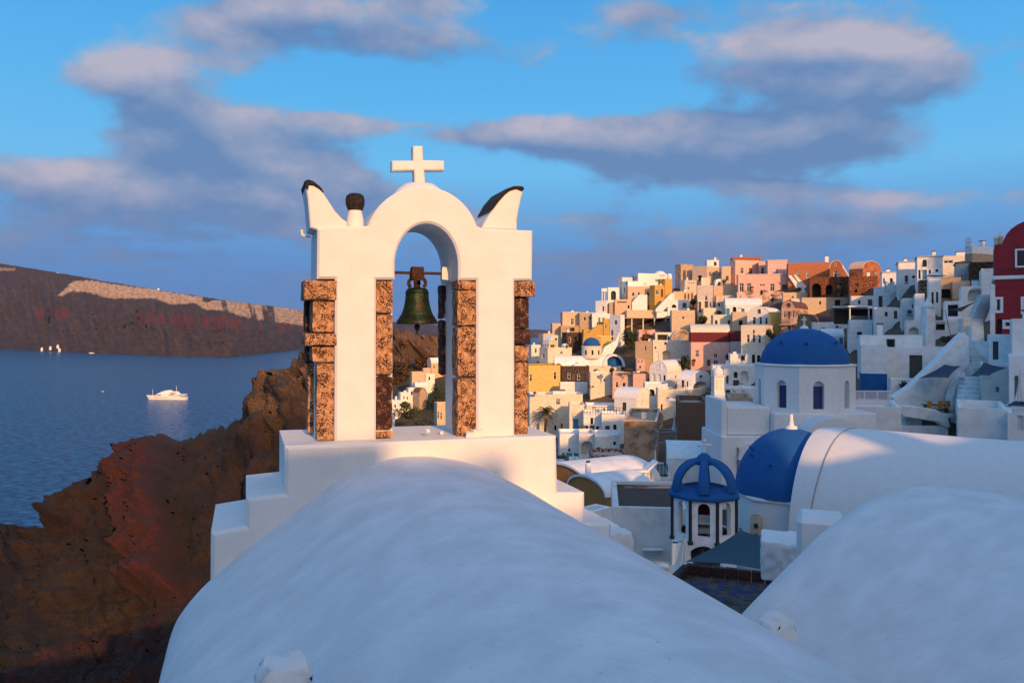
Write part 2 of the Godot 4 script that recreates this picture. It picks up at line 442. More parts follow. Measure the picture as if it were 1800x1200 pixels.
# pale pumice cliff, red bands and dark slopes of the island across the water
const ISLE_TOP := [[-500, 420], [0, 463], [100, 479], [200, 497], [300, 513], [400, 528], [500, 541], [560, 550], [700, 566], [780, 572], [900, 577], [1000, 581.5], [1060, 584], [1100, 586]]
const ISLE_SHORE := [[-500, 604], [0, 613], [150, 620], [300, 626], [400, 628], [450, 623], [535, 613], [650, 607], [800, 601], [950, 593], [1060, 590], [1100, 589]]
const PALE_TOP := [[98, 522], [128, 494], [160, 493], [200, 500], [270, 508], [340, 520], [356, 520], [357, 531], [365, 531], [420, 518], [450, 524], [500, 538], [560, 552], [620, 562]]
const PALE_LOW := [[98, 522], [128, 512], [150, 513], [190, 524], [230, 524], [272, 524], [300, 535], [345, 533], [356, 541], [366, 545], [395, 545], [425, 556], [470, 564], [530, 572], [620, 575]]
func build_isle() -> void:
	var f := FastNoiseLite.new(); f.seed = 3; f.frequency = 0.02; f.fractal_octaves = 5
	var gully := FastNoiseLite.new(); gully.seed = 8; gully.frequency = 0.035; gully.fractal_octaves = 4; gully.fractal_type = FastNoiseLite.FRACTAL_RIDGED
	var rows := []
	var cols := []
	var nr := 74
	var xs := []
	var x := -420.0
	while x < 1100.0:
		xs.append(x); x += 2.5 if x > -20 and x < 800 else 6.0
	for j in nr + 4:
		var line := PackedVector3Array()
		var cl := PackedColorArray()
		var t := clampf(float(j) / nr, 0.0, 1.0)
		for px: float in xs:
			var sh := curve(ISLE_SHORE, px)
			var tp := curve(ISLE_TOP, px)
			var d0 := -SEA * FOCAL / (sh - HORIZON)
			var jag := gully.get_noise_2d(px * 1.1 + t * 26.0, t * 14.0)
			var py := lerpf(sh, tp, t)
			var back := 520.0 * (0.4 * t + 0.6 * t * t) + (jag - 0.2) * -40.0 * sin(t * PI) + f.get_noise_2d(px * 3.0, t * 120.0) * 34.0 * sin(t * PI)
			# ledges: the face stands steeper at the pale cliff and the lava bands
			var d := d0 + back
			var p := at(px, py + f.get_noise_2d(px * 4.0, 50.0) * 1.2 * smoothstep(0.9, 1.0, t), d)
			if j == 0: p = at(px, sh + 0.0, d0); p.y = SEA - 3.0
			if j > nr:
				var k := j - nr
				p += Vector3(p.x, 0, p.z).normalized() * 450.0 * k
				p.y = maxf(SEA - 4.0, p.y - 20.0 * k * k)
			line.append(p)
			var n1 := f.get_noise_2d(px * 2.2, py * 5.0)
			var n2 := f.get_noise_2d(px * 7.0 + 300.0, py * 9.0)
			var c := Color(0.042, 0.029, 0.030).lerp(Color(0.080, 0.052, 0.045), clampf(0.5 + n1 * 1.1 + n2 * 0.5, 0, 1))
			# streaks of scree running down
			var run := f.get_noise_2d((px + t * 60.0) * 9.0, py * 1.1)
			c = c.lerp(Color(0.17, 0.115, 0.075), clampf(run * 2.2 - 0.45, 0, 0.6))
			if t > 0.90 - 0.03 * n2: c = Color(0.050, 0.043, 0.030).lerp(Color(0.075, 0.06, 0.04), clampf(0.5 + n2, 0, 1))
			# red lava band
			var redline := 549.0 + (px - 60.0) * 0.055 + n1 * 5.0
			var redamt := smoothstep(0.0, 0.25, f.get_noise_2d(px * 2.4 + 77.0, 4.0) + (0.32 if (px > 62 and px < 130) or (px > 240 and px < 440) else -0.25))
			var ra := redamt * smoothstep(13.0 + n2 * 6.0, 7.0 + n2 * 4.0, absf(py - redline - n2 * 6.0))
			c = c.lerp(Color(0.15, 0.030, 0.026), ra * 0.85)
			var dk := smoothstep(0.12, 0.34, f.get_noise_2d(px * 3.0 + 900.0, py * 14.0))
			c = c.lerp(Color(0.040, 0.035, 0.038), dk * 0.35 * (1.0 - ra))
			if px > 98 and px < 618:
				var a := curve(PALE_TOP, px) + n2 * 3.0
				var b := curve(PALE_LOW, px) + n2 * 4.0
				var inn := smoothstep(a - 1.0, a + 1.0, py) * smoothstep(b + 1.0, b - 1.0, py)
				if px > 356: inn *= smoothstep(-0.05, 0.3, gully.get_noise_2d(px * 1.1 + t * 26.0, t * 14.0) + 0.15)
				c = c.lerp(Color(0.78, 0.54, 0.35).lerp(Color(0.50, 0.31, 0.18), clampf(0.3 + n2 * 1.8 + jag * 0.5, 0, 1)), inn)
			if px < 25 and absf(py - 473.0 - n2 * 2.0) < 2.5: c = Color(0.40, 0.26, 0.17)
			cl.append(c)
		rows.append(line)
		cols.append(cl)
	var s := Shape.new()
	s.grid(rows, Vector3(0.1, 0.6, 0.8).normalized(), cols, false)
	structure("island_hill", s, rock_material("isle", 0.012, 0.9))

# the headland that drops from the village to the sea on the left
const CLIFF_TOP := [[-260, 1030], [-100, 965], [0, 935], [20, 918], [45, 922], [70, 934], [110, 924], [150, 902], [165, 880], [200, 846], [250, 803], [268, 790], [285, 788], [315, 774], [350, 757], [420, 735], [460, 702], [468, 690], [474, 664], [500, 645], [512, 640], [524, 622], [545, 608], [600, 600], [680, 594], [700, 592], [716, 588], [740, 585], [790, 586], [850, 598], [900, 612], [980, 640]]
const CLIFF_FAR := [[-260, 225], [0, 250], [150, 278], [250, 284], [350, 276], [470, 262], [545, 262], [690, 300], [790, 305], [980, 290]]
const CLIFF_NEAR := [[-260, 138], [0, 146], [270, 140], [540, 120], [700, 95], [980, 90]]
func build_headland() -> void:
	var f := FastNoiseLite.new(); f.seed = 41; f.frequency = 0.02; f.fractal_octaves = 6
	var r := FastNoiseLite.new(); r.seed = 17; r.frequency = 0.03; r.fractal_octaves = 5; r.fractal_type = FastNoiseLite.FRACTAL_RIDGED
	var crag := FastNoiseLite.new(); crag.seed = 4; crag.noise_type = FastNoiseLite.TYPE_CELLULAR; crag.frequency = 0.055; crag.fractal_octaves = 3; crag.cellular_return_type = FastNoiseLite.RETURN_DISTANCE2_SUB
	var rows := []
	var cols := []
	var nr := 250
	for j in range(-6, nr + 1):
		var line := PackedVector3Array()
		var cl := PackedColorArray()
		var t := maxf(0.0, float(j) / nr)
		var px := -260.0
		while px <= 980.0:
			var tp := curve(CLIFF_TOP, px)
			var dfar := curve(CLIFF_FAR, px)
			var dnear := curve(CLIFF_NEAR, px)
			var py := lerpf(tp, 1330.0, t)
			var d := lerpf(dfar, dnear, pow(t, 0.6))
			var p := at(px, py, d)
			var n1 := f.get_noise_3dv(p * 1.0)
			var rr := r.get_noise_3dv(p * 0.55)
			var cg := crag.get_noise_3dv(p * 1.3)
			var w := smoothstep(0.0, 0.05, t)
			var amp := 3.4 * (d / 200.0 + 0.2) * (1.0 - 0.5 * smoothstep(240.0, 340.0, px) * smoothstep(480.0, 440.0, px))
			var fine := f.get_noise_3dv(p * 5.0 + Vector3(0, 30, 0))
			var back := -(n1 * 2.6 + (rr - 0.3) * 1.5 + (0.35 - cg) * 0.9 + fine * 0.9 + (0.3 - crag.get_noise_3dv(p * 5.0)) * 0.42 + r.get_noise_3dv(p * 2.6) * 0.55) * amp * w
			# strata: rock bands step out, scree between them lies back
			var band := sin(p.y * 0.42 + n1 * 4.0 + px * 0.006)
			back -= maxf(0.0, band) * amp * 0.7 * w * smoothstep(-0.2, 0.3, n1 + 0.1)
			# the red dyke stands out as a wall
			var dyke := smoothstep(260.0, 266.0, px + n1 * 5.0) * smoothstep(322.0, 312.0, px + n1 * 6.0 - t * 30.0) * smoothstep(0.52, 0.44, t + n1 * 0.03)
			back -= dyke * 9.0
			p -= Vector3(-0.35, 0.55, 0.75).normalized() * back
			p.y += (f.get_noise_2d(px * 3.0, 7.0) * 1.8 + crag.get_noise_2d(px * 2.0, 3.0) * 1.2) * (d / 220.0)
			if j < 0:
				p += Vector3(-0.45, 0, -0.9) * 14.0 * -j
				p.y -= 2.2 * j * j + 2.0
				p.y = maxf(p.y, SEA - 6.0)
			line.append(p)
			var n2 := f.get_noise_3dv(p * 4.0 + Vector3(50, 0, 0))
			var n3 := f.get_noise_3dv(p * 0.45 + Vector3(0, 90, 0))
			var n4 := f.get_noise_3dv(p * 16.0)
			var c := Color(0.016, 0.008, 0.006).lerp(Color(0.046, 0.021, 0.012), clampf(0.5 + n2 * 0.9 + n1 * 0.3 + n4 * 1.1, 0, 1))  # rock colour darkened to hold the shade lying on this slope
			# dry grass and dust
			c = c.lerp(Color(0.045, 0.034, 0.014), clampf(n3 * 2.4 + n2 * 0.8 - 0.25, 0, 0.7) * smoothstep(0.25, 0.45, t))
			# dark lava rock, spread wider to carry shade on the slope
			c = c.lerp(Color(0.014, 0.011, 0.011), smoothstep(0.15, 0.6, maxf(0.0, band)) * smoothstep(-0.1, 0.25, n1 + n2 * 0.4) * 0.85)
			if px < 220: c = c.lerp(Color(0.085, 0.078, 0.074), smoothstep(0.34, 0.5, cg + n2 * 0.3 + 0.25) * smoothstep(0.1, 0.2, t) * smoothstep(0.5, 0.4, t) * 0.6)
			# red clay
			var red := clampf(dyke + smoothstep(0.2, 0.36, f.get_noise_3dv(p * 0.8 + Vector3(0, 0, 200))) * smoothstep(0.05, 0.2, t) * 0.4, 0, 1)
			c = c.lerp(Color(0.11, 0.017, 0.011).lerp(Color(0.055, 0.010, 0.008), clampf(0.5 + n4 * 1.5, 0, 1)), red * 0.85)
			# sunlight painted as lighter tan rock at the head of the slope
			var lit_head := smoothstep(440.0, 500.0, px + n2 * 25.0) * smoothstep(0.20, 0.10, t - smoothstep(560.0, 760.0, px) * 0.16 + n1 * 0.06)
			c = c.lerp(Color(0.25, 0.145, 0.08).lerp(Color(0.07, 0.04, 0.025), clampf(0.4 + n2 * 1.3 + n4 * 1.0, 0, 1)), lit_head)
			# scrub low on the slope behind the bell gable
			var scrub := smoothstep(640.0, 690.0, px) * smoothstep(0.14, 0.2, t)
			c = c.lerp(Color(0.035, 0.034, 0.014), scrub * 0.8)
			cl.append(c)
			px += 3.2
		rows.append(line)
		cols.append(cl)
	var s := Shape.new()
	s.grid(rows, Vector3(-0.3, 0.6, 0.7).normalized(), cols, false)
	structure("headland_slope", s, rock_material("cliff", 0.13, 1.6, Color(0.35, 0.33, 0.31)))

const TOWN_TOP := [[640, 640], [900, 618], [930, 606], [985, 584], [1050, 556], [1095, 528], [1150, 512], [1200, 494], [1290, 488], [1550, 496], [1650, 476], [1750, 470], [1950, 450]]
func build_town_ground() -> void:
	var f := FastNoiseLite.new(); f.seed = 61; f.frequency = 0.06; f.fractal_octaves = 5
	var rows := []
	var cols := []
	for j in range(-4, 61):
		var line := PackedVector3Array()
		var cl := PackedColorArray()
		var px := 640.0
		while px <= 1950.0:
			var top := curve(TOWN_TOP, px) + 4.0
			var py := lerpf(top, 1250.0, pow(maxf(0, j) / 60.0, 1.3))
			var d := town_depth(px, py) + 1.5
			var p := at(px, py, d)
			p.y -= 0.6
			p.y += f.get_noise_3dv(p) * 0.9
			if j < 0:
				p += Vector3(p.x, 0, p.z).normalized() * 16.0 * -j
				p.y += -1.5 * j * j * 0.6 - 0.5
				p.y = minf(p.y, at(px, top, d).y - 0.8)
			line.append(p)
			var n := f.get_noise_3dv(p * 3.0)
			var c := Color(0.10, 0.062, 0.038).lerp(Color(0.23, 0.15, 0.09), clampf(0.5 + n, 0, 1))
			c = c.lerp(Color(0.05, 0.055, 0.02), clampf(f.get_noise_3dv(p * 1.4 + Vector3(30, 0, 0)) * 2.0 - 0.1 + smoothstep(900.0, 820.0, px), 0, 0.85))
			cl.append(c)
			px += 8.0
		rows.append(line)
		cols.append(cl)
	var s := Shape.new()
	s.grid(rows, Vector3(-0.2, 0.8, 0.5).normalized(), cols, false)
	structure("village_hillside", s, rock_material("town", 0.35, 1.0))

# the hill goes on to the right of and behind the eye: it keeps the low sun off the near roofs
const RIDGE := [[-40, 3.0], [-6, 5.0], [8, 5.6], [22, 7.6], [30, 13.0], [40, 18.0], [50, 21.5], [60, 26.0], [75, 30.0], [85, 34.0], [95, 38.5], [115, 42.0], [150, 46.0]]
func build_rear_hill() -> void:
	var f := FastNoiseLite.new(); f.seed = 9; f.frequency = 0.05; f.fractal_octaves = 4
	var side := Vector3(cos(deg_to_rad(SUN_TURN)), 0, -sin(deg_to_rad(SUN_TURN)))
	var rear := Vector3(sin(deg_to_rad(SUN_TURN)), 0, cos(deg_to_rad(SUN_TURN)))
	var rows := []
	var cols := []
	for j in 15:
		var line := PackedVector3Array()
		var cl := PackedColorArray()
		for i in 50:
			var m := -40.0 + i * 190.0 / 49.0
			var h := curve(RIDGE, m)
			var k := (j - 5) / 9.0
			var p := side * m + rear * (22.0 + k * 60.0)
			if k < 0: p = side * m + rear * (22.0 + k * 26.0)
			p.y = h - (absf(k) * 9.0 if k > 0 else k * k * 45.0) - 0.4 + f.get_noise_2d(p.x, p.z) * 0.5
			line.append(p)
			cl.append(Color(0.12, 0.075, 0.045).lerp(Color(0.2, 0.14, 0.09), clampf(0.5 + f.get_noise_2d(p.x * 4, p.z * 4), 0, 1)))
		rows.append(line)
		cols.append(cl)
	var s := Shape.new()
	s.grid(rows, Vector3.UP, cols, false)
	structure("rear_hillside", s, rock_material("town", 0.35, 1.0))
	# houses on that crest
	var spots := [[-14, 6.0, 7.0], [-7.0, 7.4, 8.1], [-0.9, 4.8, 8.2], [2.0, 1.0, 7.9], [3.5, 2.0, 7.4], [5.7, 2.4, 8.8], [10.2, 6.6, 9.4], [16.2, 5.2, 12.0], [19.6, 1.7, 9.5], [21.0, 1.1, 12.0], [22.1, 1.1, 9.5], [24.8, 4.4, 15.4], [31.8, 9.8, 20.0], [41.3, 9.6, 22.3], [51, 10.6, 25.0], [60, 8.6, 30.4], [69.5, 10.8, 32.5], [80, 10.6, 35.5], [90.5, 11.2, 42.0], [103, 15.0, 45.0]]
	var says := ["low white house behind the viewpoint, far left", "flat white house behind the viewpoint beside the far left one", "white house straight behind the bell gable's sun side", "slim white stair block behind the viewpoint", "low white kitchen block behind the viewpoint", "narrow white house behind the viewpoint", "broad white house behind the right vault", "white house right of the broad one behind the viewpoint", "low block in the first gap behind the viewpoint", "slim white tower between two gaps behind the viewpoint", "low block in the second gap behind the viewpoint", "white house at the foot of the rear hill", "white house stepping up the rear hill", "wide white house on the rear hill", "large white house halfway up the rear hill", "tall cream house high on the rear hill", "long white house near the top of the rear hill", "white villa near the rear crest", "big white villa on the rear crest", "topmost villa on the rear crest"]
	for i in spots.size():
		var o := thing("hill_house", says[i], "house", side * spots[i][0] + rear * 22.0, deg_to_rad(SUN_TURN), "houses behind the viewpoint")
		var w: float = spots[i][1] * 0.5
		var top: float = spots[i][2]
		var b := Shape.new()
		b.bevel_box(Vector3(-w, curve(RIDGE, spots[i][0]) - 5.0, -1.8), Vector3(w, top, 3.0), 0.08)
		part("wall", b, hue("white"), o)
		var c := Shape.new()
		c.bevel_box(Vector3(-w - 0.06, top - 0.02, -1.86), Vector3(w + 0.06, top + 0.12, 3.06), 0.03)
		part("parapet", c, hue("white"), o)
		var ch := Shape.new()
		ch.bevel_box(Vector3(w * 0.3, top + 0.1, 0.2), Vector3(w * 0.3 + 0.5, top + 0.9, 0.7), 0.04)
		part("chimney", ch, hue("white"), o)

# ---------------------------------------------------------------- houses
# openings: kind -> [arched, pane material, part name, framed]
func opening_kind(k: String) -> Array:
	match k:
		"w": return [false, glass(), "window", true]
		"a": return [true, glass(), "window", true]
		"b": return [false, paint(0.02, 0.16, 0.42, 0.5), "window", true]
		"d": return [false, paint(0.10, 0.035, 0.02, 0.6), "door", false]
		"k": return [false, paint(0.05, 0.05, 0.045, 0.6), "door", false]
		"B": return [false, paint(0.03, 0.20, 0.38, 0.6), "door", false]
		"G": return [false, paint(0.01, 0.34, 0.30, 0.6), "door", false]
		"g": return [false, paint(0.01, 0.30, 0.27, 0.6), "shutter", false]
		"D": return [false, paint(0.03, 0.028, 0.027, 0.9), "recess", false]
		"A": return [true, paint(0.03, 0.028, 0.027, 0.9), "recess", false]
		"N": return [true, hue("offwhite"), "niche", false]
		"n": return [false, hue("offwhite"), "niche", false]
		"v": return [false, paint(0.03, 0.03, 0.03, 0.9), "vent", false]
	return [false, glass(), "window", true]

class Face:
	var o: Vector3      # lower corner
	var t: Vector3      # along
	var n: Vector3      # out
	var length: float
	func p(s: float, y: float, out := 0.0) -> Vector3:
		return Vector3(o.x, 0, o.z) + t * s + n * out + Vector3(0, y, 0)

# a wall with holes [s0, s1, y0, y1, arched, depth]
func wall_with_holes(sh: Shape, f: Face, y0: float, y1: float, holes: Array) -> void:
	var xs := [0.0, f.length]
	var ys := [y0, y1]
	for h in holes:
		xs.append(h[0]); xs.append(h[1]); ys.append(h[2]); ys.append(h[3])
	xs.sort(); ys.sort()
	for i in xs.size() - 1:
		if xs[i + 1] - xs[i] < 0.001: continue
		for j in ys.size() - 1:
			if ys[j + 1] - ys[j] < 0.001: continue
			var mx: float = (xs[i] + xs[i + 1]) * 0.5
			var my: float = (ys[j] + ys[j + 1]) * 0.5
			var hit := false
			for h in holes:
				if mx > h[0] and mx < h[1] and my > h[2] and my < h[3]: hit = true
			if not hit: sh.quad(f.p(xs[i], ys[j]), f.p(xs[i + 1], ys[j]), f.p(xs[i + 1], ys[j + 1]), f.p(xs[i], ys[j + 1]), f.n)
	for h in holes:
		var d: float = -h[5]
		var mid: float = (h[0] + h[1]) * 0.5
		var hw: float = (h[1] - h[0]) * 0.5
		var spring: float = h[3] - minf(hw, (h[3] - h[2]) * 0.6) if h[4] else h[3]
		sh.quad(f.p(h[0], h[2]), f.p(h[1], h[2]), f.p(h[1], h[2], d), f.p(h[0], h[2], d), Vector3.UP)
		sh.quad(f.p(h[0], h[2]), f.p(h[0], spring), f.p(h[0], spring, d), f.p(h[0], h[2], d), f.t)
		sh.quad(f.p(h[1], h[2]), f.p(h[1], spring), f.p(h[1], spring, d), f.p(h[1], h[2], d), -f.t)
		if not h[4]:
			sh.quad(f.p(h[0], h[3]), f.p(h[1], h[3]), f.p(h[1], h[3], d), f.p(h[0], h[3], d), Vector3.DOWN)
		else:
			var rise: float = h[3] - spring
			var last := [h[0], spring]
			for k in range(1, 13):
				var a := PI - PI * k / 12.0
				var q := [mid + cos(a) * hw, spring + sin(a) * rise]
				sh.quad(f.p(last[0], last[1]), f.p(q[0], q[1]), f.p(q[0], q[1], d), f.p(last[0], last[1], d), f.t * -cos(a) + Vector3.DOWN * sin(a))
				var corner: float = h[0] if k <= 6 else h[1]
				sh.tri(f.p(corner, h[3]), f.p(last[0], last[1]), f.p(q[0], q[1]), f.n)
				last = q

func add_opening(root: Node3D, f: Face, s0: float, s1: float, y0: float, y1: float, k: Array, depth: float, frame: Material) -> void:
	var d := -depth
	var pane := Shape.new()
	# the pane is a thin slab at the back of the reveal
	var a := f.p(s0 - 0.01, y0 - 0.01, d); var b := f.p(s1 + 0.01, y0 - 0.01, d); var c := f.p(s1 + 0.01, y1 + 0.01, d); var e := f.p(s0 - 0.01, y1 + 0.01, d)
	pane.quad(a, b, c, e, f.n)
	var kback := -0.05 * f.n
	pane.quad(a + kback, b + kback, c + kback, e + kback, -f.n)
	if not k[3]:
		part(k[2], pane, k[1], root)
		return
	var w := s1 - s0
	var h := y1 - y0
	var bar := clampf(w * 0.13, 0.05, 0.1)
	var fr := Shape.new()
	var spans := [[s0, s0 + bar, y0, y1], [s1 - bar, s1, y0, y1], [s0 + bar, s1 - bar, y0, y0 + bar], [s0 + bar, s1 - bar, y1 - bar, y1]]
	if w > 0.7: spans.append([(s0 + s1) * 0.5 - 0.035, (s0 + s1) * 0.5 + 0.035, y0 + bar, y1 - bar])
	if h > 1.1: spans.append([s0 + bar, s1 - bar, y0 + h * 0.62, y0 + h * 0.62 + 0.06])
	for q in spans:
		fr.quad(f.p(q[0], q[2], d + 0.05), f.p(q[1], q[2], d + 0.05), f.p(q[1], q[3], d + 0.05), f.p(q[0], q[3], d + 0.05), f.n)
		fr.quad(f.p(q[0], q[2], d + 0.05), f.p(q[0], q[3], d + 0.05), f.p(q[0], q[3], d + 0.001), f.p(q[0], q[2], d + 0.001), -f.t)
		fr.quad(f.p(q[1], q[2], d + 0.05), f.p(q[1], q[3], d + 0.05), f.p(q[1], q[3], d + 0.001), f.p(q[1], q[2], d + 0.001), f.t)
		fr.quad(f.p(q[0], q[3], d + 0.05), f.p(q[1], q[3], d + 0.05), f.p(q[1], q[3], d + 0.001), f.p(q[0], q[3], d + 0.001), Vector3.UP)
		fr.quad(f.p(q[0], q[2], d + 0.05), f.p(q[1], q[2], d + 0.05), f.p(q[1], q[2], d + 0.001), f.p(q[0], q[2], d + 0.001), Vector3.DOWN)
	var win := part(k[2], fr, frame, root)
	part("pane", pane, k[1], win)

# one house. px: left edge, corner nearest the eye, right edge; top and base: heights at that corner, all as seen in the photograph.
# turn: 0 = the left face looks straight at the eye, 90 = the right face does.
func house(called: String, label: String, px: Array, top: float, base: float, turn: float, wall: String, opt := {}) -> Node3D:
	var d: float = opt.get("d", 0.0)
	if d == 0.0: d = town_depth(px[1], base) + opt.get("dd", 0.0)
	var c0 := at(px[1], base, d)
	var deep: float = opt.get("lu", opt.get("deep", 5.5))
	if turn >= 74.0 and px[0] != px[1]: turn = facing(c0, px[0], deep)
	var a := deg_to_rad(turn)
	var tl := Vector3(-cos(a), 0, -sin(a))
	var tr := Vector3(sin(a), 0, -cos(a))
	var nl := Vector3(-sin(a), 0, cos(a))
	var nr := Vector3(cos(a), 0, sin(a))
	var lu := deep if px[0] == px[1] else solve(c0, tl, px[0])
	var lw := deep if px[2] == px[1] else solve(c0, tr, px[2])
	if opt.has("lu"): lu = opt.lu
	if opt.has("lw"): lw = opt.lw
	lu = clampf(lu, 0.6, 60.0)
	lw = clampf(lw, 0.6, 60.0)
	var root := thing(called, label, opt.get("cat", "house"), c0, 0.0, opt.get("group", ""))
	var yt := at(px[1], top, d).y - c0.y
	var yb: float = -opt.get("sink", 2.5)
	var roof: String = opt.get("roof", "flat")
	var rise: float = 0.0
	if roof in ["vl", "vr"]:
		rise = (opt.spring - top) / FOCAL * d
		yt -= rise
	var wm := hue(wall, opt.get("mottle", "wash"))
	var rm := hue(opt.get("roofc", "white" if wall != "stone" else "stone"))
	var fl := Face.new(); fl.o = Vector3.ZERO; fl.t = tl; fl.n = nl; fl.length = lu
	var fr := Face.new(); fr.o = Vector3.ZERO; fr.t = tr; fr.n = nr; fr.length = lw
	var holes := {"L": [], "R": []}
	var rdep: float = opt.get("reveal", 0.16)
	var list: Array = opt.get("w", []).duplicate()
	rng.seed = hash(label)
	if list.size() < 2 and lw > 3.2 and not opt.has("plain") and opt.get("cat", "house") == "house":
		var n := rng.randi_range(1, 2 + int(lw > 6.0))
		for i in n:
			var wx: float = lerpf(px[1], px[2], (i + rng.randf_range(0.3, 0.7)) / n)
			var ph := FOCAL / d
			var wy: float = lerpf(top, base, 0.28 if roof == "flat" else 0.5)
			if list.size() == 1 and absf(list[0][1] - wx) < ph * 1.2: continue
			list.append(["R", wx - ph * 0.35, wx + ph * 0.35, wy, wy + ph * 1.1, "w"])
	var chim: Array = opt.get("ch", []).duplicate()
	if chim.is_empty() and roof == "flat" and lw > 2.5 and rng.randf() < 0.55 and opt.get("cat", "house") == "house" and not opt.has("plain"):
		chim.append([lerpf(px[1], px[2], rng.randf_range(0.15, 0.85)), rng.randf_range(0.4, 0.7), rng.randf_range(0.4, 0.9), rng.randf_range(0.15, 0.6)])
	for w in list:
		var f := fl if w[0] == "L" else fr
		var s0 := solve(c0, f.t, w[1])
		var s1 := solve(c0, f.t, w[2])
		if s0 > s1:
			var q := s0; s0 = s1; s1 = q
		var dm := d - (f.t.z * (s0 + s1) * 0.5)
		var y1: float = at(0, w[3], dm).y - c0.y
		var y0: float = at(0, w[4], dm).y - c0.y
		s0 = maxf(s0, 0.06); s1 = minf(s1, f.length - 0.06)
		if s1 - s0 < 0.08 or y1 - y0 < 0.08: continue
		y0 = maxf(y0, yb + 0.05)
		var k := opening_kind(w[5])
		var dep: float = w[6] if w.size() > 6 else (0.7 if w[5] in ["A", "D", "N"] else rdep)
		if y1 > yt - 0.06:
			# set in the curved gable: its own little surround stands proud
			var pr := Shape.new()
			for q in [[s0 - 0.08, s0, y0 - 0.08, y1 + 0.08], [s1, s1 + 0.08, y0 - 0.08, y1 + 0.08], [s0, s1, y0 - 0.08, y0], [s0, s1, y1, y1 + 0.08]]:
				var x := Transform3D(Basis(f.t, Vector3.UP, f.t.cross(Vector3.UP)), Vector3.ZERO)
				var zs := 1.0 if x.basis.z.dot(f.n) > 0 else -1.0
				pr.box(Vector3(q[0], q[2], minf(0.0, 0.1 * zs)), Vector3(q[1], q[3], maxf(0.0, 0.1 * zs)), x)
			var wn := part(k[2], pr, rm, root)
			var pn := Shape.new()
			pn.quad(f.p(s0, y0, 0.02), f.p(s1, y0, 0.02), f.p(s1, y1, 0.02), f.p(s0, y1, 0.02), f.n)
			part("pane", pn, k[1], wn)
			continue
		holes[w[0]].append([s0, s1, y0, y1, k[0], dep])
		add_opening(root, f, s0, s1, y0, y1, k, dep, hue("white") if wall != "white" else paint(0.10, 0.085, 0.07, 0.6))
	var sh := Shape.new()
	wall_with_holes(sh, fl, yb, yt, holes.L)
	wall_with_holes(sh, fr, yb, yt, holes.R)
	var bl := tl * lu
	var br := tr * lw
	var up := Vector3(0, yt, 0)
	var dn := Vector3(0, yb, 0)
	sh.quad(bl + dn, bl + br + dn, bl + br + up, bl + up, tl)
	sh.quad(br + dn, bl + br + dn, bl + br + up, br + up, tr)
	if roof == "flat":
		var th := minf(0.22, minf(lu, lw) * 0.25)
		var drop: float = opt.get("drop", 0.4)
		var i0 := tl * th + tr * th
		var i1 := tl * (lu - th) + tr * th
		var i2 := tl * (lu - th) + tr * (lw - th)
		var i3 := tl * th + tr * (lw - th)
		var o := [Vector3.ZERO, bl, bl + br, br]
		var q := [i0, i1, i2, i3]
		for k in 4:
			var k2 := (k + 1) % 4
			sh.quad(o[k] + up, o[k2] + up, q[k2] + up, q[k] + up, Vector3.UP)
			var dd := Vector3(0, yt - drop, 0)
			sh.quad(q[k] + up, q[k2] + up, q[k2] + dd, q[k] + dd, (i0 + i2) * 0.5 - (q[k] + q[k2]) * 0.5)
		var rf := Shape.new()
		var y := Vector3(0, yt - drop, 0)
		rf.quad(i0 + y, i1 + y, i2 + y, i3 + y, Vector3.UP)
		part("roof", rf, rm, root)
		if opt.has("coping"):
			var cp := Shape.new()
			for k in 4:
				var k2 := (k + 1) % 4
				var e: Vector3 = o[k2] - o[k]
				var x := Transform3D(Basis(e.normalized(), Vector3.UP, e.normalized().cross(Vector3.UP)), o[k] + up)
				cp.box(Vector3(0, 0.003, -0.14), Vector3(e.length(), 0.12, 0.14), x)
			part("coping", cp, hue(opt.coping), root)
	elif roof in ["vl", "vr"]:
		var f := fl if roof == "vl" else fr
		var g := fr if roof == "vl" else fl
		var rows := []
		var rows2 := []
		var steps := 18
		var lip := 0.06
		for i in steps + 1:
			var an := PI * i / steps
			var s := f.length * 0.5 - cos(an) * f.length * 0.5
			var y := yt + sin(an) * rise
			var p0 := f.t * s + Vector3(0, y, 0)
			var ou := Vector3(0, sin(an), 0) + f.t * -cos(an)
			rows.append(PackedVector3Array([p0 + ou * 0.05 - g.t * lip, p0 + ou * 0.05 + g.t * (g.length + lip)]))
			if i > 0:
				var an0 := PI * (i - 1) / steps
				var s_0 := f.length * 0.5 - cos(an0) * f.length * 0.5
				var p1 := f.t * s_0 + Vector3(0, yt + sin(an0) * rise, 0)
				var mid := f.t * f.length * 0.5 + Vector3(0, yt, 0)
				sh.tri(mid, p0, p1, f.n)
				sh.tri(mid + g.t * g.length, p0 + g.t * g.length, p1 + g.t * g.length, -f.n)
				var ou0 := Vector3(0, sin(an0), 0) + f.t * -cos(an0)
				rows2.append([p0, p1, ou, ou0])
		var rf := Shape.new()
		rf.grid(rows, f.t * f.length * 0.5 + g.t * g.length * 0.5 + Vector3(0, yt - 0.5, 0))
		for q in rows2:
			for e: float in [-lip, g.length + lip]:
				rf.quad(q[0] + g.t * e + q[2] * 0.05, q[1] + g.t * e + q[3] * 0.05, q[1] + g.t * e - q[3] * 0.06, q[0] + g.t * e - q[2] * 0.06, f.n if e < 0 else -f.n)
		part("roof", rf, rm, root)
	part("wall", sh, wm, root)
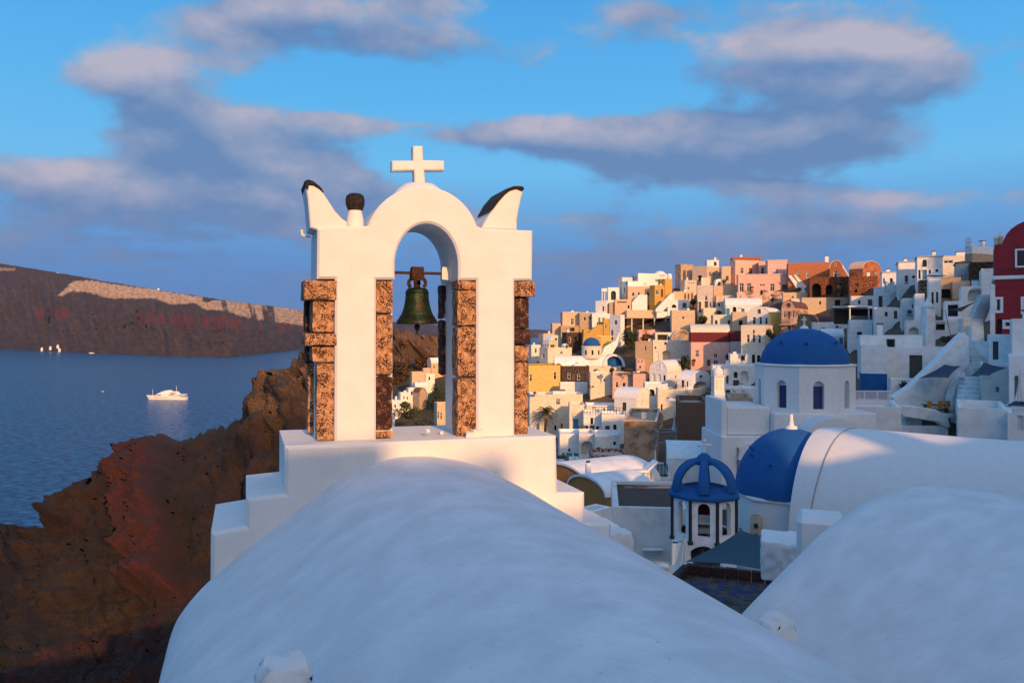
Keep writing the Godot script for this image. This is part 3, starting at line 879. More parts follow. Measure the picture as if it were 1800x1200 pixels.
	# painted bands, chimneys, steps
	for b in opt.get("bands", []):
		var bs := Shape.new()
		for f: Face in [fl, fr]:
			var yy0: float = at(0, b[1], d).y - c0.y
			var yy1: float = at(0, b[0], d).y - c0.y
			bs.quad(f.p(-0.02, yy0, 0.02), f.p(f.length, yy0, 0.02), f.p(f.length, yy1, 0.02), f.p(-0.02, yy1, 0.02), f.n)
			bs.quad(f.p(-0.02, yy0, 0.02), f.p(f.length, yy0, 0.02), f.p(f.length, yy0), f.p(-0.02, yy0), Vector3.DOWN)
			bs.quad(f.p(-0.02, yy1, 0.02), f.p(f.length, yy1, 0.02), f.p(f.length, yy1), f.p(-0.02, yy1), Vector3.UP)
		part("band", bs, hue(b[2]), root)
	for ch in chim:
		# [pixel x, width m, height m, into the roof 0..1]
		var s := clampf(solve(c0, fr.t, ch[0]) if lw > 1.2 else lw * 0.5, 0.3, maxf(0.3, lw - 0.3))
		var ctr: Vector3 = tr * s + tl * lu * ch[3] + Vector3(0, yt + rise * 0.7 - 0.45, 0)
		var x := Transform3D(Basis(tr, Vector3.UP, -tl), ctr)
		var cs := Shape.new()
		var w: float = ch[1] * 0.5
		cs.bevel_box(Vector3(-w, 0, -w), Vector3(w, ch[2] + 0.45, w), 0.04, x)
		var stack := part("chimney", cs, hue("white"), root)
		var cap := Shape.new()
		cap.bevel_box(Vector3(-w - 0.06, ch[2] + 0.46, -w - 0.06), Vector3(w + 0.06, ch[2] + 0.56, w + 0.06), 0.02, x)
		part("cap", cap, hue("stone"), stack)
	return root

# the turn at which a side wall of that depth ends at pixel px
func facing(c0: Vector3, px: float, deep: float) -> float:
	var lo := 20.0
	var hi := 150.0
	for i in 30:
		var m := (lo + hi) * 0.5
		var a := deg_to_rad(m)
		var q := c0 + Vector3(-cos(a), 0, -sin(a)) * deep
		if MID_X + FOCAL * q.x / -q.z < px: lo = m
		else: hi = m
	return (lo + hi) * 0.5

func solve(c0: Vector3, t: Vector3, px: float) -> float:
	var k := (px - MID_X) / FOCAL
	return (-k * c0.z - c0.x) / (t.x + k * t.z)

func build_town() -> void:
	var far := "houses on the far end of the village"
	# --- far left end of the village
	house("cottage", "tiny tan cottage at the far left end of the village", [947, 955, 972], 586, 606, 62, "sand", {"w": [["R", 961, 965, 590, 598, "a"]], "group": far})
	house("cottage", "white walled cottage low beside the stone pilaster, below the tan cottage", [928, 934, 951], 606, 634, 70, "offwhite", {"w": [["R", 940, 944, 612, 620, "w"]], "group": far})
	house("vaulted_house", "small round-topped cream house at the far left of the village", [954, 965, 991], 589, 622, 55, "cream", {"roof": "vr", "spring": 605, "w": [["R", 975, 979, 594, 598, "v"], ["R", 968, 975, 606, 616, "k"]], "group": far})
	house("terrace_house", "cream flat terrace house under the small round-topped house", [948, 963, 1005], 611, 648, 60, "cream", {"w": [["R", 994, 998, 606, 612, "v"], ["R", 985, 990, 617, 623, "w"], ["L", 953, 957, 622, 630, "w"]], "ch": [[998, 0.9, 0.9, 0.4]], "group": far})
	house("cube_house", "peach cube house with white roof edge against the sea", [985, 989, 1018], 549, 584, 76, "peach", {"w": [["R", 1003, 1009, 559, 571, "w"]], "coping": "white", "group": far})
	house("low_house", "long low ochre house behind the peach cube house", [1017, 1019, 1048], 550, 580, 78, "tan", {"coping": "white", "w": [["R", 1026, 1030, 557, 564, "a"], ["R", 1036, 1040, 556, 562, "w"]], "group": far})
	house("annex", "small salmon annex left of the peach cube house", [968, 971, 986], 568, 594, 75, "peach", {"group": far})
	house("garden_wall", "tan terrace block below the peach cube house", [984, 986, 1018], 572, 598, 74, "tan", {"w": [["R", 1002, 1010, 576, 582, "D"]], "group": far, "cat": "wall"})
	house("stone_house", "dark brown stone house below the tan terrace block", [988, 996, 1023], 584, 618, 66, "umber", {"mottle": "rock", "roofc": "tan", "w": [["R", 1000, 1004, 592, 602, "w"], ["R", 1009, 1014, 592, 602, "D"]], "group": far})
	house("mustard_house", "mustard house with stepped wall right of the stone house", [1023, 1026, 1056], 579, 612, 72, "mustard", {"w": [["R", 1036, 1040, 586, 591, "a"]], "roofc": "mustard", "group": far})
	house("mustard_tower", "narrow mustard stair tower standing above the mustard house", [1049, 1051, 1060], 566, 600, 75, "mustard", {"roofc": "mustard", "group": far})
	house("mustard_annex", "mustard annex with blue awning beside the white cliff house", [1059, 1061, 1073], 560, 604, 74, "mustard", {"roofc": "mustard", "w": [["R", 1063, 1066, 571, 578, "b"]], "group": far})
	house("ochre_wall", "ochre garden wall behind the small blue dome", [1048, 1050, 1075], 591, 612, 76, "yellow", {"coping": "white", "group": far, "cat": "wall"})
	house("white_house", "white house with shaded side wall above the ivy", [1072, 1091, 1098], 553, 602, 48, "white", {"w": [["L", 1074, 1078, 580, 590, "w"], ["L", 1080, 1085, 563, 570, "b"], ["L", 1074, 1078, 592, 598, "w"]], "group": far})
	house("white_house", "low white roofed house left of the ivy house", [1038, 1041, 1072], 551, 578, 78, "white", {"w": [["R", 1052, 1056, 558, 566, "k"]], "group": far})
	# --- white group on the left skyline
	house("white_house", "white shaded house on the left skyline under the columns", [1047, 1066, 1071], 528, 560, 35, "white", {"w": [["L", 1059, 1062, 538, 547, "w"], ["L", 1065, 1068, 538, 546, "w"]], "group": far})
	house("brown_wall", "plain brown house wall between white and peach on the left skyline", [1069, 1071, 1081], 532, 560, 75, "tan", {"group": far})
	house("arched_house", "white house with a dark arch on the left skyline", [1067, 1069, 1089], 505, 540, 76, "white", {"w": [["R", 1074, 1083, 511, 527, "A"]], "group": far})
	colonnade()
	house("peach_house", "peach house with an arcade on its roof terrace on the left skyline", [1079, 1081, 1110], 526, 560, 76, "peach", {"w": [["R", 1085, 1102, 530, 532, "v"]], "group": far})
	house("peach_house", "peach house under the long white house on the skyline", [1100, 1104, 1145], 503, 540, 76, "peach", {"group": far})
	house("white_house", "long white house above the peach house with shaded end wall", [1093, 1104, 1158], 494, 524, 70, "white", {"w": [["L", 1097, 1099, 505, 514, "w"], ["L", 1100, 1102, 495, 502, "w"]], "group": far})
	house("white_house", "upper white house with a round bump on its roof", [1110, 1122, 1173], 480, 505, 68, "white", {"w": [["L", 1113, 1115, 485, 492, "w"], ["L", 1117, 1119, 485, 492, "w"]], "group": far, "dd": 4.0})
	roof_bump()
	house("grey_house", "little grey white house at the left end of the skyline group", [1087, 1094, 1112], 487, 512, 60, "offwhite", {"w": [["L", 1090, 1092, 496, 503, "w"]], "group": far, "dd": 3.0})
	house("mustard_house", "mustard house with an awning window below the long white house", [1142, 1151, 1171], 501, 540, 64, "mustard", {"roofc": "mustard", "w": [["R", 1153, 1159, 509, 518, "w"], ["R", 1162, 1166, 508, 522, "d"]], "group": far})
	house("mustard_tower", "tall mustard house with slit windows below the skyline dome", [1157, 1169, 1182], 490, 528, 58, "mustard", {"roofc": "mustard", "w": [["L", 1159, 1161, 491, 495, "w"], ["L", 1163, 1165, 491, 495, "w"]], "group": far})
	house("long_wall", "long tan terrace wall above the pergola restaurant", [1098, 1102, 1180], 545, 566, 80, "sand", {"roofc": "tan", "cat": "wall"})
	house("tan_house", "tan house with small square window right of the terrace wall", [1178, 1181, 1222], 545, 580, 78, "sand", {"roofc": "tan", "w": [["R", 1199, 1203, 556, 561, "w"]]})
	house("white_wall_house", "low whitish house above the tan terrace", [1170, 1174, 1212], 527, 548, 78, "white", {"w": [["R", 1200, 1207, 532, 541, "k"], ["R", 1181, 1189, 535, 541, "A"]]})
	house("peach_house", "peach house with three doorways below the brown house", [1180, 1184, 1220], 512, 536, 78, "peach", {"w": [["R", 1203, 1206, 516, 526, "d"], ["R", 1209, 1212, 516, 526, "d"], ["R", 1215, 1218, 515, 525, "d"]]})
	house("brown_house", "dull brown house with a row of slits below the ochre houses", [1196, 1204, 1225], 492, 520, 66, "dusk", {"w": [["R", 1209, 1213, 503, 510, "w"], ["R", 1211, 1213, 496, 498, "v"], ["R", 1215, 1217, 496, 498, "v"], ["R", 1219, 1221, 496, 498, "v"]]})
	house("ochre_house", "mustard brown house at the left end of the ochre row", [1187, 1197, 1218], 465, 500, 62, "tan", {"roofc": "sand", "w": [["L", 1194, 1196, 471, 477, "a"], ["L", 1190, 1193, 481, 490, "w"]], "coping": "sand"})
	house("ochre_house", "peach orange house beside the mustard brown house", [1203, 1206, 1219], 474, 500, 72, "peach", {})
	house("ochre_house", "ochre house with shaded left half on the crest", [1217, 1243, 1270], 467, 506, 40, "sand", {"roofc": "sand", "w": [["L", 1226, 1234, 484, 494, "D"]]})
	house("ochre_house", "ochre house touching the pink mansion's left wall", [1267, 1269, 1285], 468, 506, 74, "sand", {"w": [["R", 1276, 1281, 485, 493, "d"]]})
	house("roof_box", "white rooftop box with a dark window above the ochre houses", [1240, 1243, 1264], 457, 470, 75, "white", {"w": [["R", 1255, 1260, 460, 467, "w"]], "dd": 4.0})
	house("white_shed", "pale shed between ochre house and grey house", [1231, 1233, 1248], 488, 510, 75, "cream", {})
	house("grey_house", "grey fronted house with arched fanlight over its door", [1226, 1254, 1258], 501, 548, 14, "dusk", {"w": [["L", 1239, 1244, 519, 528, "a"], ["L", 1239, 1245, 529, 541, "k"], ["L", 1247, 1251, 530, 539, "w"]]})
	house("peach_wall", "peach retaining wall under the pink mansion's left end", [1252, 1255, 1297], 502, 524, 78, "peach", {"cat": "wall"})
	house("domed_shed", "small white round-roofed shed with a dark door by the mansion", [1255, 1258, 1272], 490, 510, 72, "white", {"roof": "vr", "spring": 498, "w": [["R", 1262, 1267, 495, 504, "A"]]})
	house("tan_house", "tan house with one small window under the peach wall", [1256, 1259, 1294], 519, 550, 78, "sand", {"w": [["R", 1262, 1267, 532, 539, "w"]]})
	house("red_door_wall", "cream wall with a dark red door on the tan terrace", [1225, 1227, 1236], 527, 556, 76, "cream", {"w": [["R", 1228, 1233, 530, 549, "d"]]})
	house("cream_wall", "cream terrace wall left of the vault with blue windows", [1234, 1237, 1275], 541, 564, 78, "cream", {"cat": "wall"})
	house("vaulted_house", "white barrel-vaulted house with blue windows and a blue door", [1272, 1276, 1340], 523, 562, 80, "white", {"roof": "vl", "spring": 537, "w": [["R", 1276, 1283, 542, 554, "B"], ["R", 1300, 1309, 542, 548, "b"], ["R", 1288, 1295, 539, 548, "A"]], "lu": 7.0})
	house("white_cube", "white cube house under the vault with blue windows", [1250, 1254, 1288], 553, 586, 78, "cream", {})
	house("shaded_cube", "cream house in half shade with a dark doorway beside the white cube", [1285, 1288, 1318], 548, 586, 78, "sand", {"w": [["R", 1299, 1306, 563, 572, "D"]]})
	# --- pink mansion and terracotta row on the crest
	house("pink_mansion_block", "upper left block of the pink mansion, white corners and two windows", [1283, 1293, 1334], 458, 492, 70, "pink", {"coping": "white", "w": [["R", 1302, 1308, 470, 481, "w"], ["R", 1317, 1323, 471, 481, "d"], ["L", 1286, 1288, 470, 481, "w"]], "bands": [], "plain": 1, "group": "pink mansion"})
	house("pink_mansion_block", "recessed middle block of the pink mansion", [1333, 1334, 1352], 459, 492, 80, "pink", {"w": [["R", 1339, 1343, 470, 482, "d"]], "dd": 5.0, "plain": 1, "group": "pink mansion"})
	house("pink_mansion_block", "upper right block of the pink mansion with one window", [1346, 1350, 1384], 458, 492, 78, "pink", {"coping": "white", "w": [["R", 1363, 1369, 472, 481, "w"]], "plain": 1, "group": "pink mansion"})
	house("pink_mansion_block", "lower storey of the pink mansion with arched windows", [1295, 1298, 1390], 483, 520, 80, "pink", {"coping": "white", "w": [["R", 1300, 1308, 497, 513, "a"], ["R", 1313, 1321, 497, 513, "a"], ["R", 1335, 1345, 499, 503, "w"], ["R", 1354, 1362, 498, 512, "a"], ["R", 1375, 1384, 500, 513, "d"]], "plain": 1, "group": "pink mansion", "dd": -3.0})
	house("mansion_wall", "rosy garden wall below the pink mansion with a small arched niche", [1292, 1296, 1378], 513, 538, 80, "rose", {"roofc": "tan", "w": [["R", 1337, 1341, 510, 518, "w"], ["R", 1354, 1361, 517, 525, "N"], ["R", 1356, 1360, 524, 529, "D"]], "dd": -5.0, "cat": "wall", "mottle": "worn"})
	house("mansion_wall", "pale wall right of the rosy garden wall", [1375, 1377, 1420], 514, 536, 80, "peach", {"w": [["R", 1392, 1396, 520, 527, "N"]], "dd": -5.0, "cat": "wall"})
	house("red_roof_house", "brick red house peeping over the pink mansion", [1284, 1288, 1338], 452, 480, 78, "rust", {"roofc": "terracotta", "dd": 10.0})
	house("terracotta_house", "long terracotta house with two white framed windows on the crest", [1383, 1386, 1462], 462, 508, 82, "terracotta", {"w": [["R", 1401, 1407, 478, 488, "w"], ["R", 1418, 1424, 478, 488, "w"]], "roofc": "peach", "ch": [[1455, 0.8, 1.5, 0.3]], "dd": 2.0})
	house("arched_villa", "dark brown arched gable villa with a white framed door on the crest", [1459, 1482, 1500], 457, 500, 25, "rust", {"roof": "vl", "spring": 471, "roofc": "cream", "w": [["L", 1466, 1472, 476, 487, "w"], ["L", 1468, 1470, 463, 467, "v"]]})
	house("orange_vault", "orange barrel-vaulted villa at the right end of the crest row", [1493, 1517, 1549], 457, 500, 52, "terracotta", {"roof": "vr", "spring": 472, "roofc": "peach", "w": [["R", 1524, 1528, 478, 482, "v"]], "mottle": "worn"})
	house("stone_arcade", "dark stone arcade with two tall brick arches below the terracotta house", [1420, 1424, 1494], 487, 526, 80, "rust", {"mottle": "rock", "w": [["R", 1428, 1444, 498, 522, "A", 2.0], ["R", 1452, 1464, 500, 518, "A", 2.0], ["R", 1476, 1481, 498, 504, "v"]], "roofc": "rust", "dd": -4.0})
	house("stone_arcade", "stone panelled orange wall with a round medallion", [1491, 1494, 1543], 486, 522, 80, "terracotta", {"mottle": "rock", "roofc": "rust", "w": [["R", 1503, 1508, 509, 514, "D"], ["R", 1504, 1509, 498, 503, "v"]], "dd": -4.0})
	# --- middle slope
	house("arched_house", "white fronted house with three tall windows below its round gable", [1314, 1354, 1376], 538, 585, 28, "offwhite", {"roof": "vl", "spring": 555, "w": [["L", 1323, 1329, 557, 570, "w"], ["L", 1335, 1340, 557, 570, "w"], ["L", 1345, 1350, 558, 570, "w"], ["L", 1333, 1338, 543, 551, "v"]]})
	house("cream_house", "cream house with three narrow dark windows and an ochre side", [1303, 1345, 1380], 571, 628, 25, "cream", {"w": [["L", 1313, 1318, 588, 602, "w"], ["L", 1323, 1328, 588, 602, "w"], ["L", 1333, 1338, 589, 603, "w"], ["L", 1324, 1327, 580, 586, "v"]], "roofc": "offwhite"})
	house("yellow_side_house", "ochre yellow house wall behind the cream house", [1351, 1355, 1376], 548, 596, 72, "yellow", {})
	house("arched_house", "brown fronted house with a round gable and an iron balcony", [1374, 1399, 1457], 528, 586, 30, "rose", {"roof": "vl", "spring": 541, "roofc": "roofbrown", "mottle": "worn", "w": [["L", 1378, 1381, 547, 558, "w"], ["L", 1386, 1389, 547, 560, "k"], ["L", 1393, 1396, 547, 558, "w"], ["L", 1386, 1389, 533, 539, "v"], ["L", 1386, 1390, 572, 580, "k"]]})
	balcony()
	house("olive_vault", "olive gabled house with a dark brown barrel roof behind the blue dome", [1402, 1428, 1485], 552, 592, 34, "olive", {"roof": "vl", "spring": 565, "roofc": "roofbrown"})
	house("white_shaded_house", "long white house with an air conditioner right of the dome's cross", [1426, 1430, 1494], 566, 600, 82, "white", {"w": [["R", 1488, 1492, 582, 600, "w"]]})
	house("vaulted_house", "white barrel-roofed house just right of the big blue dome", [1440, 1446, 1484], 578, 626, 78, "white", {"roof": "vl", "spring": 592, "w": [["R", 1476, 1482, 594, 618, "k"]], "lu": 6.0})
	house("tan_roof_house", "pale vaulted roof above the brown barrel roof", [1388, 1392, 1470], 523, 546, 80, "sand", {"roof": "vl", "spring": 531, "roofc": "cream", "lu": 6.0, "w": []})
	house("terrace_wall", "pale sand terrace block below the stone arcade", [1406, 1410, 1498], 523, 556, 80, "sand", {"cat": "wall", "roofc": "cream", "w": [["R", 1440, 1444, 529, 536, "w"], ["R", 1468, 1478, 527, 537, "D"]]})
	house("white_house", "small white house between stone arcade and balustrade terrace", [1494, 1497, 1542], 520, 560, 80, "offwhite", {"w": [["R", 1508, 1514, 527, 535, "w"], ["R", 1526, 1534, 526, 538, "k"]]})
	house("white_house", "white house tucked behind the white canopy", [1534, 1538, 1590], 541, 590, 80, "white", {"w": [["R", 1556, 1561, 548, 556, "w"], ["R", 1572, 1578, 546, 560, "k"]]})
	house("white_house", "white house wedged below the left end of the shaded skyline", [1543, 1546, 1576], 512, 548, 80, "white", {"w": [["R", 1560, 1565, 520, 528, "w"]], "dd": 3.0})
	pergola_house()
	# --- lower left: church group and houses round the palm
	small_church()
	house("yellow_house", "yellow house with stepped front left of the dark stone house", [926, 929, 985], 641, 698, 80, "yellow", {"roofc": "sand", "w": [["R", 973, 978, 654, 667, "w"], ["R", 931, 935, 658, 670, "a"]], "coping": "umber"})
	house("stone_house", "dark stone house with three white framed openings and a curved gable", [984, 987, 1036], 643, 682, 80, "stone", {"mottle": "rock", "roofc": "white", "w": [["R", 998, 1003, 655, 666, "w"], ["R", 1006, 1012, 656, 671, "d"], ["R", 1015, 1020, 657, 668, "w"]]})
	house("stone_gable", "round stone gable behind the dark stone house", [992, 993, 1012], 631, 650, 82, "stone", {"roof": "vr", "spring": 642, "mottle": "rock", "roofc": "white", "dd": 2.0, "w": [["R", 1000, 1004, 636, 641, "v"]]})
	house("terrace_wall", "white terrace wall in front of the dark stone house", [983, 985, 1033], 672, 690, 80, "white", {"cat": "wall", "dd": -2.0, "deep": 2.0})
	house("rose_house", "pinkish house with two square windows right of the church wall", [1074, 1077, 1112], 655, 694, 80, "rose", {"roofc": "cream", "w": [["R", 1082, 1087, 671, 681, "w"], ["R", 1094, 1100, 672, 681, "w"]]})
	house("rose_annex", "peach annex right of the pinkish house", [1110, 1113, 1138], 656, 690, 76, "rose", {"w": [], "coping": "umber"})
	house("church_wall_house", "bright cream house with two tiny windows under the church", [1035, 1038, 1078], 655, 696, 80, "cream", {"w": [["R", 1050, 1052, 660, 664, "v"], ["R", 1061, 1064, 666, 670, "v"]]})
	house("marked_tower", "narrow pinkish tower with dark cross slits behind the rose annex", [1117, 1119, 1134], 631, 668, 78, "rose", {"w": [["R", 1121, 1124, 634, 636, "v"], ["R", 1127, 1130, 634, 636, "v"], ["R", 1124, 1127, 643, 647, "v"], ["R", 1121, 1124, 653, 655, "v"], ["R", 1127, 1130, 653, 655, "v"]]})
	house("tan_house", "tall tan house with a blank front left of the arched cream house", [1117, 1147, 1160], 600, 652, 20, "tan", {"roofc": "sand", "w": [["L", 1133, 1136, 608, 617, "w"]]})
	house("arched_house", "cream house with one large arched doorway in the middle of the village", [1144, 1148, 1216], 598, 652, 80, "cream", {"w": [["R", 1162, 1180, 616, 640, "N", 1.2], ["R", 1151, 1154, 609, 613, "v"], ["R", 1168, 1172, 601, 606, "v"], ["R", 1151, 1158, 618, 634, "n"]]})
	house("gabled_house", "rough tan house with a round top and two small arched windows", [1178, 1181, 1216], 580, 625, 80, "tan", {"roof": "vr", "spring": 597, "mottle": "worn", "roofc": "cream", "w": [["R", 1186, 1190, 599, 606, "a"], ["R", 1205, 1209, 599, 606, "a"]]})
	house("white_framed_house", "low dark-fronted house with white framed opening left of the rough tan house", [1150, 1152, 1181], 584, 606, 80, "offwhite", {"w": [["R", 1156, 1174, 588, 598, "D"]]})
	house("pink_shop", "faded pink house with plants under the pergola", [1120, 1123, 1152], 579, 606, 79, "pink", {"mottle": "worn", "roofc": "cream", "w": [["R", 1134, 1148, 590, 600, "D"]]})
	house("pink_house", "pink house with a burgundy upper band and dark framed windows", [1211, 1215, 1283], 570, 650, 80, "pink", {"roof": "vl", "spring": 584, "roofc": "cream", "lu": 8.0, "w": [["R", 1222, 1229, 615, 628, "w"], ["R", 1255, 1262, 621, 630, "w"], ["R", 1240, 1243, 592, 597, "n"], ["R", 1268, 1273, 593, 598, "n"], ["R", 1243, 1249, 632, 643, "k"], ["R", 1254, 1263, 633, 640, "w"]], "bands": [[584, 601, "burgundy"]]})
	house("burgundy_annex", "shaded burgundy and grey annex at the pink house's right side", [1281, 1284, 1304], 581, 636, 78, "grey", {"bands": [[581, 600, "burgundy"]], "roofc": "white", "dd": 2.0})
	house("vaulted_house", "white barrel-vaulted house with niche windows on its curved front", [1142, 1173, 1208], 634, 682, 38, "white", {"roof": "vl", "spring": 654, "w": [["L", 1146, 1152, 657, 670, "n"], ["L", 1156, 1162, 658, 672, "n"], ["L", 1166, 1170, 659, 669, "w"], ["L", 1157, 1162, 639, 649, "n"], ["R", 1187, 1190, 660, 664, "v"]]})
	house("white_house", "white house with a dark arched porch under the vaulted house", [1131, 1134, 1174], 674, 712, 80, "white", {"w": [["R", 1140, 1151, 684, 696, "A"]]})
	house("vaulted_house", "white vaulted house with four roof vents and three tall niches", [1080, 1119, 1144], 683, 742, 36, "white", {"roof": "vr", "spring": 701, "w": [["R", 1120, 1124, 705, 718, "n"], ["R", 1127, 1132, 704, 720, "n"], ["R", 1136, 1140, 703, 716, "n"], ["R", 1128, 1132, 692, 700, "n"], ["L", 1094, 1101, 707, 722, "w"]]})
	house("light_vault", "grey white vaulted house with a cream arched porch below the pink house", [1191, 1217, 1248], 653, 694, 36, "white", {"roof": "vr", "spring": 668, "w": [["L", 1198, 1203, 668, 686, "w"], ["L", 1207, 1210, 670, 680, "w"], ["R", 1229, 1234, 659, 664, "v"], ["R", 1219, 1242, 670, 684, "N", 1.5]]})
	house("terrace_wall", "cream terrace wall with railing below the grey white vault", [1180, 1210, 1249], 686, 716, 30, "cream", {"cat": "wall", "w": [["R", 1232, 1238, 693, 699, "D"], ["R", 1241, 1244, 691, 699, "k"]]})
	house("cream_steps_house", "cream house stepping down between vault and brown block", [1153, 1157, 1186], 684, 730, 74, "cream", {"w": [["R", 1171, 1178, 698, 706, "w"], ["R", 1162, 1165, 710, 722, "A"]]})
	house("white_house", "low white terrace house behind the roof terrace house", [1028, 1031, 1084], 712, 748, 80, "white", {"w": [["R", 1042, 1046, 718, 726, "w"], ["R", 1060, 1064, 717, 728, "B"]]})
	house("palm_house", "cream house behind the palm tree", [928, 931, 1001], 693, 772, 82, "cream", {"w": [["R", 977, 985, 700, 712, "w"], ["R", 974, 979, 747, 757, "w"], ["R", 986, 989, 744, 764, "k"]], "lw": 9.2, "ch": [[984, 2.2, 0.5, 0.4]]})
	house("blue_shutter_house", "ochre house with blue shutters behind the palm house", [998, 1000, 1022], 693, 716, 80, "sand", {"w": [["R", 1001, 1006, 695, 710, "B"], ["R", 1012, 1019, 696, 704, "B"]]})
	house("white_house", "white house with a tall pale blue door right of the palm", [999, 1001, 1028], 711, 772, 80, "cream", {"w": [["R", 1008, 1017, 736, 758, "B"]]})
	house("white_house", "white grey house with small windows and a roof terrace", [1023, 1026, 1057], 724, 776, 80, "white", {"w": [["R", 1038, 1043, 734, 746, "w"], ["R", 1029, 1034, 748, 756, "w"], ["R", 1037, 1045, 747, 762, "k"], ["R", 1048, 1053, 749, 759, "w"]]})
	house("white_house", "white house with a posted balcony behind the open umbrella", [1055, 1058, 1102], 728, 776, 80, "white", {"w": [["R", 1064, 1072, 748, 762, "k"], ["R", 1078, 1084, 746, 760, "w"]]})
	house("small_tan_vault", "small rough tan vault behind the ochre block", [1128, 1134, 1166], 722, 754, 60, "tan", {"roof": "vr", "spring": 738, "mottle": "worn", "roofc": "tan"})
	house("ochre_block", "large weathered ochre block with a dark patched front", [1097, 1153, 1159], 741, 816, 12, "tan", {"mottle": "worn", "roofc": "tan", "coping": "dusk", "deep": 4.0})
	house("teal_door_house", "white vaulted house with a teal door and teal shutters", [981, 984, 1018], 762, 822, 80, "white", {"w": [["R", 995, 1006, 796, 812, "G"], ["R", 988, 993, 796, 811, "g"], ["R", 1009, 1014, 796, 810, "g"], ["R", 999, 1003, 788, 794, "k"]]})
	house("arch_house", "white house with a wide ochre arched recess", [1015, 1018, 1046], 762, 822, 80, "offwhite", {"w": [["R", 1022, 1042, 775, 798, "N", 1.4]]})
	house("white_house", "white house with two black framed windows beside the ochre arch", [1043, 1046, 1090], 764, 822, 80, "white", {"w": [["R", 1048, 1056, 786, 793, "w"], ["R", 1061, 1067, 788, 800, "w"], ["R", 1078, 1083, 776, 782, "w"]]})
	house("pink_wall", "crumbling pink red garden wall left of the ochre block", [1036, 1040, 1103], 800, 832, 80, "pink", {"mottle": "rock", "roofc": "rose", "cat": "wall", "w": [["R", 1066, 1080, 808, 828, "D"]], "dd": -6.0})
	house("brown_shed", "brown plastered shed just right of the bell gable", [970, 975, 1003], 814, 860, 76, "umber", {"dd": -8.0, "mottle": "worn"})
	house("window_house", "narrow white stepped house with barred windows right of the brown shed", [1000, 1002, 1020], 820, 885, 78, "offwhite", {"w": [["R", 1005, 1011, 822, 829, "w"], ["R", 1006, 1013, 832, 838, "w"], ["R", 1002, 1010, 846, 862, "w"]], "dd": -10.0})
	# --- right of the middle: white terraces in the shade
	house("white_house", "white shaded house with an arched window left of the big dome", [1250, 1253, 1332], 642, 690, 82, "white", {"w": [["R", 1290, 1297, 653, 664, "a"], ["R", 1302, 1316, 652, 672, "N", 0.6], ["R", 1289, 1300, 668, 680, "k"], ["R", 1277, 1281, 660, 674, "k"]]})
	house("white_house", "upper white terrace house with a row of dark windows left of the dome", [1280, 1284, 1340], 622, 656, 82, "white", {"w": [["R", 1303, 1310, 625, 634, "w"], ["R", 1322, 1328, 623, 638, "w"], ["R", 1331, 1337, 624, 640, "w"]]})
	house("white_house", "low white terrace house with frames below the arched window house", [1270, 1273, 1334], 682, 716, 82, "white", {"w": [["R", 1276, 1284, 685, 700, "k"], ["R", 1288, 1294, 686, 698, "n"], ["R", 1303, 1309, 686, 698, "n"]], "dd": -8.0})
	# --- right skyline in the shade
	house("white_house", "low white house at the left end of the shaded skyline", [1548, 1551, 1580], 479, 516, 80, "white", {"w": [["R", 1565, 1570, 489, 499, "w"], ["R", 1553, 1556, 489, 498, "w"]], "coping": "grey"})
	house("white_house", "shaded white skyline house with a dark cornice and side door", [1576, 1580, 1613], 461, 516, 80, "white", {"w": [["R", 1591, 1597, 484, 500, "d"], ["R", 1604, 1611, 484, 489, "w"]], "coping": "grey"})
	house("white_house", "white skyline house with an arched fanlight over three doors", [1609, 1613, 1658], 452, 504, 80, "white", {"w": [["R", 1622, 1630, 456, 469, "a"], ["R", 1615, 1619, 474, 490, "w"], ["R", 1622, 1630, 474, 491, "B"], ["R", 1633, 1637, 474, 486, "w"], ["R", 1645, 1650, 473, 478, "w"]], "coping": "grey"})
	house("sunlit_house", "sunlit cream house with a long band window on the right skyline", [1654, 1657, 1700], 450, 480, 80, "cream", {"w": [["R", 1659, 1676, 457, 463, "w"]], "ch": [[1690, 1.2, 0.6, 0.3]], "dd": 8.0})
	house("grey_house", "grey plastered house beside the dark stone wall on the right slope", [1678, 1682, 1706], 462, 512, 80, "grey", {"w": [["R", 1697, 1700, 480, 488, "w"], ["R", 1691, 1693, 483, 486, "v"]], "coping": "umber"})
	house("dark_stone_house", "dark brown stone building behind the red house", [1702, 1706, 1750], 461, 512, 80, "brown", {"mottle": "rock", "roofc": "umber"})
	house("terrace_house", "white parapet house with a brick lower wall on the right skyline", [1697, 1710, 1752], 432, 490, 64, "white", {"bands": [[445, 470, "tan"]], "dd": 6.0, "w": []})
	house("white_house", "white terrace house with a wide arch below the balustrade", [1536, 1540, 1618], 504, 548, 82, "white", {"w": [["R", 1566, 1589, 514, 529, "N", 0.8], ["R", 1598, 1604, 515, 524, "w"], ["R", 1606, 1611, 516, 524, "w"], ["R", 1545, 1552, 520, 540, "k"]]})
	house("white_house", "tall white house with two slit windows on the shaded slope", [1630, 1633, 1655], 489, 550, 80, "white", {"w": [["R", 1638, 1642, 513, 536, "w"], ["R", 1646, 1650, 513, 532, "w"]]})
	house("ochre_wall", "ochre rubble wall left of the tall white house", [1614, 1617, 1634], 492, 520, 80, "tan", {"mottle": "rock", "cat": "wall"})
	house("tan_shed", "tan shed with a wooden roof below the grey house", [1652, 1655, 1690], 488, 534, 80, "tan", {"mottle": "worn", "roofc": "umber", "w": [["R", 1656, 1672, 508, 524, "D"]]})
	house("tan_shed", "brown roofed lean-to above the white stair house", [1672, 1675, 1706], 494, 530, 80, "sand", {"mottle": "worn", "roofc": "umber"})
	house("white_house", "white cubic house with a deep arched recess left of the stairs", [1686, 1690, 1740], 503, 558, 82, "white", {"w": [["R", 1702, 1730, 506, 530, "N", 1.0]]})
